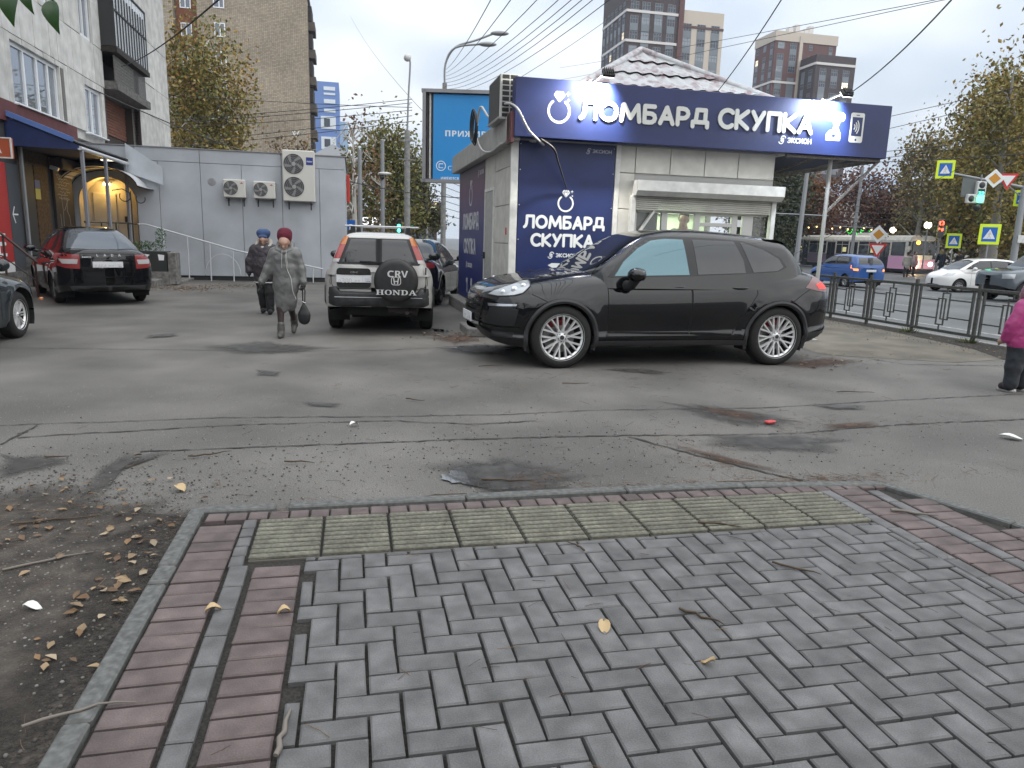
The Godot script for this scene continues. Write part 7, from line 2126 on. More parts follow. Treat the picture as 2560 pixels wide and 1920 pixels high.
	mb.box(V(2.6, 5.84, .02), V(5.3, .1, .3)); mb.box(V(2.6, 3.2, .02), V(5.3, .1, .3)); mb.box(V(.03, 4.5, .02), V(.1, 2.7, .3)); mb.box(V(2.6, 4.5, -.14), V(5.2, 2.6, .05)); put("frame", mb, steel, H)
	for k in 3:
		mb = MB.new(); mb.xf = Transform3D(Basis(Vector3.UP, .9), V(.13 + k * .075, 4.52, .03)); mb.box(Vector3.ZERO, V(.06, 2.5, .02)); put("slat", mb, mat("slat_dark", .05, .04, .04, .5) if k != 1 else mat("white_trim"), H)
	mb = MB.new(); mb.box(V(2.75, 4.5, .04), V(4.9, 2.52, .04)); put("poster", mb, mat("billboard_blue", .012, .22, .54, .5), H)
	var wp := mat("poster_white_print", .62, .68, .72, .5)
	letter("lettering", "ПРИЖИВИСЬ", .17, wp, H, V(1.6, 4.62, .062), Vector3.ZERO, 1.25)
	letter("lettering", "СТОЛИЦА", .13, wp, H, V(1.25, 3.6, .062), Vector3.ZERO, 1.2, false)
	letter("small_lettering", "ИМЕЮТСЯ ПРОТИВОПОКАЗАНИЯ", .08, wp, H, V(1.45, 3.29, .062), Vector3.ZERO, 1.0)
	mb = MB.new(); mb.xf = Transform3D(Basis(), V(.55, 3.66, .06)); mb.ribbon(circle(Vector2.ZERO, .14, 30), .025, 0, .004, true); mb.ribbon(pts2([.07, .06, -.05, .06, -.06, .05, -.06, -.05, -.05, -.06, .07, -.06]), .022, 0, .005, false, false); put("round_logo", mb, wp, H)
	mb = MB.new(); mb.cyl(V(3.2, 0, -.4), V(3.2, 3.2, -.4), .16, .16, 10); put("mast", mb, steel, H)

func lamp_post(label: String, at: Vector3, h: float, r: float, arms: Array, globe := false, group := "lamp posts along the street") -> Node3D:
	var P := thing("lamp_post", label, "lamp post", at, 0.0, group)
	var conc := rough_up(mat("pole_concrete", .3, .3, .29, .8), noise_tex(131, .03, .7, 1, 3, 256), .6)
	var mb := MB.new(); mb.tube([V(0, 0, 0), V(0, h * .5, 0), V(0, h, 0)], [r * 1.25, r * 1.1, r], 10); put("pole", mb, conc, P)
	var st := mat("pole_steel", .25, .26, .27, .5, .3)
	for a in arms:
		mb = MB.new(); mb.tube(sag_path(a), .04, 6); var A := put("arm", mb, st, P)
		var e: Vector3 = a[a.size() - 1]
		if globe:
			mb = MB.new(); mb.ell(e, V(.16, .16, .16), 12, 8); put("globe", mb, mat("globe_glass", .5, .5, .5, .15), A)
		else:
			mb = MB.new(); mb.ell(e + V(.2, 0, 0), V(.36, .09, .14), 12, 8); put("lamp_head", mb, st, A)
	for y in [h * .93, h * .8]:
		mb = MB.new(); mb.bar(V(-.35, y, .1), V(.35, y - .04, .1), .04, .04); put("bracket", mb, st, P)
	return P

func wire(label: String, a: Vector3, b: Vector3, sag: float, r: float, group := "overhead wires") -> void:
	var p := []
	for i in 13:
		var t := i / 12.0
		p.append(a.lerp(b, t) - V(0, 4.0 * sag * t * (1.0 - t), 0))
	var mb := MB.new(); mb.tube(p, r, 4, false)
	solo("overhead_wire", mb, mat("wire_black", .03, .03, .032, .7), label, "wire", Vector3.ZERO, 0, group)

func build_poles_and_wires() -> void:
	lamp_post("concrete lamp post with two curved arms behind the blue billboard", V(-2.99, 0, -30), 7.4, .09, [[V(0, 7.3, 0), V(.02, 8.1, 0), V(.4, 8.72, 0), V(1.2, 9.0, 0), V(1.9, 9.27, 0)], [V(0, 7.3, 0), V(.02, 8.1, 0), V(.4, 8.68, .1), V(1.45, 8.79, .3)]])
	lamp_post("slim lamp post with a single globe on a tall thin stem", V(-4.9, 0, -33), 6.0, .12, [[V(0, 5.9, 0), V(.05, 7.4, 0), V(.12, 8.6, 0), V(.1, 8.9, 0), V(.0, 8.97, 0)]], true)
	var st := mat("pole_steel")
	var defs := [["grey steel mast carrying a white camera dome, left of the globe lamp", V(-5.08, 0, -28), 4.95, .07], ["bare grey pole in front of the birch, right of the pavilion", V(-7.2, 0, -34), 5.25, .09], ["thin pole farther down the street beside the LED screen", V(-7.3, 0, -60), 7.5, .09], ["tall dark catenary mast far down the street", V(-9.0, 0, -70), 9.5, .12]]
	for d in defs:
		var P := thing("street_pole", d[0], "pole", d[1], 0, "poles along the street")
		var mb := MB.new(); mb.tube([Vector3.ZERO, V(0, d[2], 0)], [d[3] * 1.2, d[3]], 10); put("shaft", mb, st, P)
		mb = MB.new(); mb.ell(V(0, d[2], 0), V(d[3], .04, d[3]), 8, 4); put("cap", mb, st, P)
		if d[2] < 5.0:
			mb = MB.new(); mb.ell(V(.1, 3.75, .12), V(.26, .06, .1), 12, 6); put("camera_shade", mb, mat("white_trim"), P)
			mb = MB.new(); mb.ell(V(.0, 3.62, .1), V(.09, .1, .09), 12, 8); put("camera_dome", mb, mat("black_plastic"), P)
	# parking sign
	var G := thing("parking_sign", "blue parking sign with white P at the corner of the pavilion", "sign", V(-8.1, 0, -36), 0)
	var mb := MB.new(); mb.box(V(0, 1.95, 0), V(.44, .46, .02), .005); put("plate", mb, mat("sign_blue", .012, .11, .42, .4), G)
	letter("lettering", "P", .26, mat("white_print"), G, V(0.02, 1.84, .014))
	mb = MB.new(); mb.cyl(V(0, 0, -.03), V(0, 2.2, -.03), .03, .03, 8); put("post", mb, st, G)
	mb = MB.new(); mb.box(V(0, 2.9, 0), V(.1, .85, .3), .02); solo("red_sign", mb, mat("red_sign", .5, .03, .02, .5), "small red sign jutting from the pavilion's right corner", "sign", S(-.1, 0, 24.2), SA)
	# far traffic light whose green lamp shows over the silver SUV
	var Q := thing("traffic_light", "distant green traffic light seen just above the silver SUV roof", "traffic light", V(-7.0, 0, -44.0), 0, "traffic lights")
	mb = MB.new(); mb.cyl(Vector3.ZERO, V(0, 2.1, 0), .05, .05, 8); put("post", mb, st, Q)
	mb = MB.new(); mb.box(V(0, 2.05, .05), V(.28, .85, .18), .03); put("housing", mb, mat("black_plastic"), Q)
	for k in 2:
		mb = MB.new(); mb.ell(V(0, 1.8 + k * .26, .15), V(.1, .1, .03), 12, 6); put("green_lamp", mb, glow("signal_green", .05, 1.0, .55, 5.0), Q)
	# wires
	var top := V(-2.95, 7.9, -30)
	for i in 8:
		var e := V([-.58, -.33, -.01, .24, .38, .49, .6, .78][i], 5.1, -12)
		var a := top - V(0, .12 * i, 0)
		wire(["outermost left wire", "second wire from the left", "third wire from the left", "fourth wire from the left", "fourth wire from the right", "third wire from the right", "second wire from the right", "outermost right wire"][i] + " of the fan rising from the two-armed lamp post", a, a + (e - a) * 1.35, .2 + .04 * i, .007, "wires fanning from the two-armed lamp post")
	for i in 6:
		var l := V(-13.25, [7.41, 6.67, 6.53, 6.29, 5.74, 5.54][i], -34); var r := V(-4.69, [6.96, 7.3, 7.15, 6.85, 6.62, 6.39][i], -33)
		wire(["topmost", "second", "third", "fourth", "fifth", "lowest"][i] + " wire strung across the beige block to the globe lamp post", r, r + (l - r) * 1.9, .15, .013, "wires in front of the beige block")
	for i in 7:
		wire("one of the tangle of wires down the street beyond the billboard", V(-4.9, 5.0 - i * .35, -33), V(3.5, 3.9 - i * .28, -62), .4, .014, "wires down the street")
	wire("black cable from the white facade bracket sloping down past the tall air conditioner", S(-7.5, 5.5, 24.6), V(-1.6, 3.0, -29), .7, .016)
	wire("black cable rising from the white facade to the upper edge of the picture", V(-9.9, 5.4, -19), V(-2.6, 3.75, -7.2), .12, .012)
	wire("thin wire crossing the sky from the beige block roof to the globe lamp", V(-18.6, 24.5, -84), V(-4.0, 6.6, -33), .5, .012)
	for i in 2:
		var a := V(3.66, [13.15, 12.41][i], -52); var b := V([9.1, 9.31][i], 7.15, -18)
		wire(["upper", "lower"][i] + " of the two long parallel wires crossing in front of the towers", a + (a - b) * .15, b + (b - a) * .25, .1, .009, "long wires before the towers")
	wire("wire from behind the kiosk roof up to the left edge of the first tower", V(-1.0, 6.5, -27), V(6.0, 12.4, -32), .2, .01)
	wire("steep wire rising from the kiosk roof ridge to the upper edge of the picture", V(3.1, 3.85, -12.3), V(2.75, 4.5, -7.0), .1, .007)
	wire("thick twisted cable rising from the right floodlight to the upper edge", S(7.25, 3.74, 10.2), V(4.2, 4.3, -6.8), .16, .009)
	for i in 6:
		var l := V(12.2 + .05 * i, [5.89, 5.52, 4.79, 4.6, 4.46, 3.05][i], -25); var r := V(13.2, [5.86, 5.58, 4.55, 4.47, 4.12, 4.61][i], -20)
		wire(["topmost", "second", "third", "fourth", "fifth", "lowest, steepest"][i] + " wire between the blue sign's right end and the right edge", l + (l - r) * 2.0, r + (r - l) * .4, .06, .01, "wires right of the sign")
	for i in 9:
		wire("one of the contact wires above the tram", V(14, 6.3 - i * .42, -52), V(48, 7.4 - i * .5, -60), .3, .014, "contact wires above the tram")

func ped_sign(label: String, at: Vector3, s: float, post := 0.0, yaw := -.35) -> void:
	var G := thing("crossing_sign", label, "sign", at, yaw, "pedestrian crossing signs")
	var mb := MB.new(); mb.box(V(0, 0, 0), V(s, s * 1.08, .03), .01); put("yellow_border", mb, mat("sign_lime", .62, .78, .02, .5), G)
	mb = MB.new(); mb.box(V(0, 0, .018), V(s * .7, s * .76, .008)); put("blue_field", mb, mat("sign_blue"), G)
	mb = MB.new(); mb.prism(pts2([-.28 * s, -.24 * s, .28 * s, -.24 * s, 0, .28 * s]), .022, .026); put("white_triangle", mb, mat("white_print"), G)
	mb = MB.new()
	mb.ell(V(.01 * s, .13 * s, .028), V(.035 * s, .035 * s, .004), 8, 4)
	for l in [[.01, .09, -.01, -.05], [-.01, -.05, .07, -.2], [-.01, -.05, -.09, -.2], [.01, .07, .08, .0], [.01, .07, -.07, .0]]:
		mb.ribbon(pts2([l[0] * s, l[1] * s, l[2] * s, l[3] * s]), .04 * s, .026, .03)
	put("walking_figure", mb, mat("plate_black"), G)
	if post > 0.0:
		mb = MB.new(); mb.cyl(V(0, -post, -.03), V(0, 0, -.03), .035, .035, 8); put("post", mb, mat("pole_steel"), G)

func build_signals() -> void:
	var st := mat("pole_steel")
	var M := thing("signal_mast", "grey mast with a long arm carrying the green traffic light at right", "mast", V(24.35, -.234, -36), 0)
	var mb := MB.new(); mb.tube([V(0, 0, 0), V(-.05, 5.0, 0)], [.17, .13], 12); put("shaft", mb, st, M)
	mb = MB.new(); mb.tube([V(-.05, 4.9, 0), V(-1.0, 5.05, 0), V(-3.9, 5.5, 0)], [.07, .06, .045], 8); put("arm", mb, st, M)
	mb = MB.new(); mb.tube([V(-.05, 4.4, 0), V(-.9, 5.0, 0)], .03, 6); put("brace", mb, st, M)
	var T := thing("traffic_light", "traffic light showing green with a countdown, hung from the mast arm", "traffic light", V(22.15, 0, -35.9), 0, "traffic lights")
	mb = MB.new(); mb.box(V(0, 4.36, 0), V(.46, 1.02, .2), .03); mb.box(V(-.42, 4.06, 0), V(.4, .42, .2), .03); put("housing", mb, mat("signal_white", .5, .5, .5, .5), T)
	for k in [[0, 4.7, "black_plastic"], [-.42, 4.06, "black_plastic"]]:
		mb = MB.new(); mb.ell(V(k[0], k[1], .1), V(.15, .15, .05), 14, 6); put("dark_lamp", mb, mat(k[2]), T)
	mb = MB.new(); mb.ell(V(0, 4.04, .1), V(.15, .15, .05), 14, 6); put("green_lamp", mb, glow("signal_green", .05, 1.0, .55, 5.0), T)
	mb = MB.new(); mb.box(V(0, 4.38, .1), V(.32, .28, .02)); put("timer_face", mb, mat("black_plastic"), T)
	letter("timer_digits", "32", .18, glow("signal_green", .05, 1.0, .55, 5.0), T, V(0, 4.3, .115))
	mb = MB.new(); mb.box(V(-.25, 4.6, -.1), V(1.2, .9, .02)); put("back_plate", mb, mat("signal_back", .1, .11, .11, .6), T)
	mb = MB.new(); mb.ell(V(-.04, 3.68, 0), V(.18, .18, .12), 12, 8); put("lower_lamp", mb, mat("black_plastic"), T)
	mb = MB.new(); mb.cyl(V(0, 4.8, -.05), V(0, 5.2, -.05), .03, .03, 6); put("hanger", mb, st, T)
	var lights := [["green_source", V(0, 4.04, .3), Color(.1, 1, .6), .06]]
	for l in lights:
		var om := OmniLight3D.new(); om.name = l[0]; om.light_energy = l[3]; om.light_color = l[2]; om.omni_range = 12; om.omni_attenuation = 2.0; om.light_size = .1; om.shadow_enabled = true; om.position = l[1]; T.add_child(om)
	var D := thing("priority_sign", "orange and white diamond sign beside the green traffic light", "sign", V(22.72, 5.02, -35.85), -.3, "diamond priority signs")
	mb = MB.new(); mb.xf = Transform3D(Basis(V(0, 0, 1), PI / 4), Vector3.ZERO); mb.box(Vector3.ZERO, V(.62, .62, .03), .01); put("white_plate", mb, mat("white_print"), D)
	mb = MB.new(); mb.xf = Transform3D(Basis(V(0, 0, 1), PI / 4), Vector3.ZERO); mb.box(V(0, 0, .015), V(.36, .36, .02)); put("orange_plate", mb, mat("sign_amber", .5, .22, .02, .5), D)
	var D2 := again(D, "orange and white diamond sign on a post in front of the tram", V(24.45, 2.55, -50), -.3)
	D2.scale = Vector3.ONE * 1.35
	var Y := thing("yield_sign", "red-bordered white triangle sign hung beside the green traffic light", "sign", V(23.35, 4.92, -35.85), -.3, "red triangle signs")
	mb = MB.new(); mb.prism(pts2([-.45, .35, .45, .35, 0, -.42]), 0, .02, true); put("red_border", mb, mat("sign_red", .5, .02, .02, .5), Y)
	mb = MB.new(); mb.prism(pts2([-.29, .25, .29, .25, 0, -.24]), .02, .026); put("white_field", mb, mat("white_print"), Y)
	var Y2 := again(Y, "red-bordered white triangle sign on the post in front of the tram", V(24.5, 1.5, -50), -.3)
	Y2.scale = Vector3.ONE * 1.3
	mb = MB.new(); mb.cyl(Vector3.ZERO, V(0, 3.4, 0), .05, .05, 8); solo("sign_post", mb, st, "thin grey post of the diamond and triangle signs before the tram", "post", V(24.52, -.234, -50.1))
	ped_sign("lime-bordered crossing sign at the left end of the signal mast arm", V(20.4, 5.38, -36), .78)
	ped_sign("small lime-bordered crossing sign above the red traffic light", V(20.65 * 1.5, 1.5 + 1.04 * 1.5, -54), .62, 3.0)
	ped_sign("lime-bordered crossing sign to the right of the red traffic light", V(21.3 * 1.2, 1.5 + .56 * 1.2, -43.2), .78, 2.4)
	ped_sign("large lime-bordered crossing sign on a thin post left of the mast", V(22.98, 2.42, -36), .9, 2.6)
	ped_sign("lime-bordered crossing sign partly hidden behind the signal mast", V(24.5, 4.18, -36.3), .7)
	var W := thing("stop_line_sign", "white stop sign plate reading СТОП on the signal mast", "sign", V(24.75, 2.24, -35.7), -.2)
	mb = MB.new(); mb.box(V(0, 0, 0), V(1.0, .36, .03), .005); put("plate", mb, mat("white_trim"), W)
	letter("lettering", "СТОП", .2, mat("plate_black"), W, V(0.02, -.1, .02))
	var Rl := thing("traffic_light", "red traffic light across the road behind the man in the dark jacket", "traffic light", V(30.6, 0, -53.5), -.4, "traffic lights")
	mb = MB.new(); mb.box(V(0, 3.2, 0), V(.4, 1.3, .2), .03); put("housing", mb, mat("signal_back"), Rl)
	for k in 2:
		mb = MB.new(); mb.ell(V(0, 3.55 - k * .42, .12), V(.17, .17, .05), 12, 6); put("red_lamp", mb, glow("signal_red", 1.0, .08, .04, 4.0), Rl)
	mb = MB.new(); mb.cyl(V(0, -.2, -.1), V(0, 2.6, -.1), .07, .07, 8); put("post", mb, st, Rl)
	for p in [[V(14.5, 0, -38), 5.4], [V(25.5, 0, -56), 7.5]]:
		var C := thing("catenary_mast", ["slim grey catenary mast with cross arm, right of the kiosk post", "grey catenary mast behind the tram"][0 if p[1] < 6 else 1], "mast", p[0], 0, "catenary masts")
		mb = MB.new(); mb.tube([Vector3.ZERO, V(.1, p[1], 0)], [.13, .1], 10); put("shaft", mb, st, C)
		mb = MB.new(); mb.tube([V(-1.6, 3.2, 0), V(1.4, 3.15, 0)], .03, 6); put("cross_arm", mb, st, C)
	var L := thing("street_lamp", "lit globe street lamp behind the tram roof", "street lamp", V(31.5, 0, -62), 0, "lit globe lamps")
	mb = MB.new(); mb.cyl(Vector3.ZERO, V(0, 3.0, 0), .06, .05, 8); put("post", mb, st, L)
	mb = MB.new(); mb.ell(V(0, 3.2, 0), V(.25, .25, .25), 12, 8); put("globe", mb, glow("globe_glow", 1, .95, .75, 3.5), L)
	again(L, "lit globe street lamp left of the red traffic light", V(29.8, .2, -53.8))
	again(L, "lit globe street lamp farther right beneath the dark trees", V(41.5, 0, -62))

func build_tram() -> void:
	var T := thing("tram", "white and pink tram with lit headlamps on the far side of the road", "tram", V(31.5, -.234, -57.0), .21)
	# local z runs from the front (0) back to -15; x is across
	var white := rough_up(mat("tram_white", .68, .65, .58, .5), noise_tex(141, .02, .8, 1, 3, 256), .5)
	var mauve := mat("tram_mauve", .2, .15, .21, .5); var pink := mat("tram_pink", .6, .32, .48, .5); var dk := mat("tram_dark", .02, .02, .024, .5)
	var glass := mat("tram_glass", .035, .04, .045, .05)
	var L := 15.0; var hw := 1.2
	var mb := MB.new(); mb.box(V(0, 1.55, -L / 2), V(hw * 2 - .02, 2.2, L - .2), .08); put("body", mb, white, T)
	mb = MB.new(); mb.xf = Transform3D(Basis(), Vector3.ZERO); mb.prism(pts2([-hw, 2.55, hw, 2.55, hw - .12, 2.8, hw - .45, 2.95, -hw + .45, 2.95, -hw + .12, 2.8]), -L + .05, -.15, true); put("roof", mb, white, T)
	mb = MB.new(); mb.box(V(-hw, .95, -8.6), V(.04, .75, 12.6)); put("mauve_side", mb, mauve, T)
	mb = MB.new(); mb.box(V(-hw, .85, -1.7), V(.05, 1.0, 3.0)); put("pink_side", mb, pink, T)
	mb = MB.new(); mb.box(V(0, .75, -.04), V(hw * 2 - .1, .8, .14), .03); put("pink_front", mb, pink, T)
	var z := -.5
	for k in [["cab_window", 1.6], ["door", 1.1], ["window", 2.6], ["door", 1.1], ["window", 1.7], ["door", 1.2], ["window", 2.6], ["door", .9], ["window", 1.0]]:
		mb = MB.new()
		if k[0] == "door":
			mb.box(V(-hw - .012, 1.35, z - k[1] / 2), V(.03, 2.05, k[1] - .1)); var d := put("door", mb, dk, T)
			for s in [-.25, .25]:
				mb = MB.new(); mb.box(V(-hw - .03, 1.75, z - k[1] / 2 + s * k[1]), V(.01, 1.05, k[1] * .36)); put("door_pane", mb, glass, d)
		else:
			mb.box(V(-hw - .006, 1.9, z - k[1] / 2), V(.03, 1.05, k[1] - .14)); var w := put("side_window", mb, glass, T)
			if k[0] == "window":
				mb = MB.new(); mb.box(V(-hw - .024, 2.15, z - k[1] / 2), V(.01, .035, k[1] - .14)); mb.box(V(-hw - .026, 1.9, z - k[1] / 2), V(.01, 1.0, .04)); put("window_bar", mb, white, w)
				mb = MB.new(); mb.box(V(-hw - .023, 1.72, z - k[1] * .3), V(.006, .4, .5)); put("lit_interior", mb, glow("tram_interior", .75, .7, .35, .35), w)
		z -= k[1] + .1
	mb = MB.new(); mb.box(V(0, 1.85, .01), V(hw * 2 - .3, 1.35, .1), .04); put("windscreen", mb, glass, T)
	mb = MB.new(); mb.box(V(0, 1.28, .07), V(1.6, .35, .03)); put("dash_panel", mb, white, T)
	mb = MB.new(); mb.ell(V(-.6, 2.4, .08), V(.2, .16, .03), 12, 6); put("route_lamp", mb, glow("amber_lamp", 1, .4, .05, 3.0), T)
	for x in [-.75, .75]:
		mb = MB.new(); mb.ell(V(x, .78, .06), V(.19, .16, .05), 12, 6); put("headlamp", mb, glow("tram_headlamp", 1, .85, .6, 8.0), T)
	mb = MB.new(); mb.box(V(0, .28, -.1), V(2.0, .3, .5), .04); put("fender", mb, dk, T)
	mb = MB.new(); mb.box(V(0, .32, -L / 2), V(2.1, .35, L - 1.2)); put("underframe", mb, dk, T)
	for zz in [-3.2, -4.9, -10.6, -12.3]:
		mb = MB.new(); mb.xf = Transform3D(Basis(V(0, 0, 1), PI / 2), V(0, .33, zz)); mb.lathe([Vector2(0, 1.0), Vector2(.33, 1.0), Vector2(.33, -1.0), Vector2(0, -1.0)], 16); put("wheelset", mb, dk, T)
	mb = MB.new(); mb.box(V(0, 3.05, -6), V(1.2, .22, 2.4), .03); put("roof_box", mb, white, T)
	mb = MB.new(); mb.tube([V(0, 3.0, -1.6), V(.0, 3.9, -3.0), V(0, 4.7, -1.9)], .04, 6); mb.tube([V(-.4, 4.7, -1.9), V(.4, 4.7, -1.9)], .03, 6); put("pantograph", mb, mat("tram_steel", .4, .38, .33, .5), T)
	for x in [-1.5, 1.5]:
		mb = MB.new(); mb.box(V(x, 2.3, .25), V(.16, .35, .1), .02); mb.tube([V(x * .8, 2.6, .1), V(x, 2.55, .3)], .02, 5); put("mirror", mb, dk, T)
	var om := OmniLight3D.new(); om.name = "headlamp_source"; om.light_energy = 1.5; om.light_color = Color(1, .85, .6); om.omni_range = 15; om.omni_attenuation = 2.0; om.light_size = .15; om.shadow_enabled = true; om.position = V(-.75, .78, .3); T.add_child(om)
	# pale hall with a bluish pyramid roof behind the trees
	var H := thing("museum_hall", "pale grey hall with bluish pyramid roof behind the tram", "building", V(43.0, 0, -97), .1)
	var stone := mat("pale_stone", .34, .33, .31, .8)
	mb = MB.new(); mb.box(V(8, 3.9, -8), V(22, 7.8, 16)); put("wall", mb, stone, H)
	mb = MB.new(); mb.box(V(8, 7.95, -8), V(23, .4, 17)); put("cornice", mb, mat("cornice_grey", .25, .24, .23, .8), H)
	mb = MB.new(); var ap := V(8, 12.0, -8); var c4 := [V(-4, 8.1, .6), V(20, 8.1, .6), V(20, 8.1, -16.6), V(-4, 8.1, -16.6)]
	for k in 4: mb.t(c4[k], c4[(k + 1) % 4], ap, (c4[k] + c4[(k + 1) % 4]) / 2 - V(8, 6, -8))
	put("roof", mb, mat("blue_roof", .17, .23, .31, .5), H)
	for k in 7:
		mb = MB.new(); mb.box(V(-1 + k * 3.0, 3.4, .03), V(1.0, 3.4, .1)); put("window", mb, mat("far_glass"), H)
	for k in [[-5.0, 3.6], [-3.8, 3.5], [-2.6, 3.6], [8.2, 3.9], [10.6, 3.8]]:
		mb = MB.new(); mb.box(V(k[0], k[1], 10.0), V(.9, .6, .06)); put("lit_sign", mb, glow("sign_green_glow", .05, 1.0, .1, 1.0), H)
	var V := thing("garland_lights", "warm string of small lamps glimmering behind the tram roof", "lights", V(26, 0, -66), 0)
	for k in 9:
		mb = MB.new(); mb.ell(V(k * .7, 3.3 + .1 * sin(k * 2.0), 0), V(.06, .06, .06), 6, 4); put("bulb", mb, glow("bulb_warm", 1, .6, .2, 4.0), V)
# ---------------------------------------------------------------- trees
func tree(called: String, label: String, at: Vector3, h: float, rad: Vector3, base: float, clumps: int, per: int, size: float, droop: float, ca: Color, cb: Color, trunk_c: Color, sd: int, limbs := 14, group := "") -> void:
	var g := RandomNumberGenerator.new(); g.seed = sd
	var T := thing(called, label, "tree", at, 0, group)
	var bark := mat("bark_%d" % int(trunk_c.r * 1000), trunk_c.r, trunk_c.g, trunk_c.b, .9)
	var mb := MB.new()
	var bend := V(g.randf_range(-.4, .4), 0, g.randf_range(-.4, .4))
	var spine := [Vector3.ZERO, V(0, h * .3, 0) + bend * .5, V(0, h * .6, 0) + bend, V(0, h * .92, 0) + bend * 1.2]
	var r0 := h * .018
	mb.tube(spine, [r0 * 1.3, r0, r0 * .6, r0 * .12], 8)
	put("trunk", mb, bark, T)
	var cen := V(0, (base + h) / 2, 0) + bend
	mb = MB.new()
	var tips := []
	for i in limbs:
		var t := g.randf_range(.3, .9)
		var p0: Vector3 = spine[1].lerp(spine[3], (t - .3) / .6)
		var an := TAU * i / limbs + g.randf_range(-.4, .4)
		var out := V(cos(an), 0, sin(an))
		var rr := rad.x * (1.0 - pow(absf(t - .5) * 1.5, 2.0)) * g.randf_range(.6, 1.0)
		var p1 := p0 + out * rr * .5 + V(0, rr * .5, 0)
		var p2 := p0 + out * rr + V(0, rr * (.55 - droop * .6), 0)
		mb.tube([p0, p1, p2], [r0 * .4, r0 * .25, r0 * .06], 5)
		tips.append(p2); tips.append(p1)
		for k in 3:
			var q := p1.lerp(p2, g.randf_range(.1, .9)); var e := q + V(g.randfn(), g.randfn() * .6 + .2, g.randfn()) * rr * .3
			mb.tube([q, e], [r0 * .12, r0 * .03], 4, false); tips.append(e)
	stuff(put("limbs", mb, bark, T))
	mb = MB.new()
	for i in clumps:
		var c: Vector3
		if i < tips.size() and per > 6: c = tips[i]
		else:
			var d := V(g.randfn(), g.randfn(), g.randfn()).normalized() * pow(g.randf(), .42)
			c = cen + d * rad
			if c.y < base: c.y = base + g.randf() * .5
		var tint := g.randf()
		var cr := g.randf_range(.35, .8) * rad.x * .28
		for k in int(per * 1.4):
			var o := V(g.randfn(), g.randfn() * (1.0 + droop * 1.5) - droop, g.randfn()) * cr
			var col := ca.lerp(cb, clampf(tint + g.randf_range(-.25, .25), 0, 1)) * g.randf_range(.7, 1.25)
			col.a = 1
			leaf(mb, c + o, size * 1.45 * g.randf_range(.6, 1.3), col, g)
	mb.col = Color.WHITE
	put("crown", mb, leaf_mat(), T)

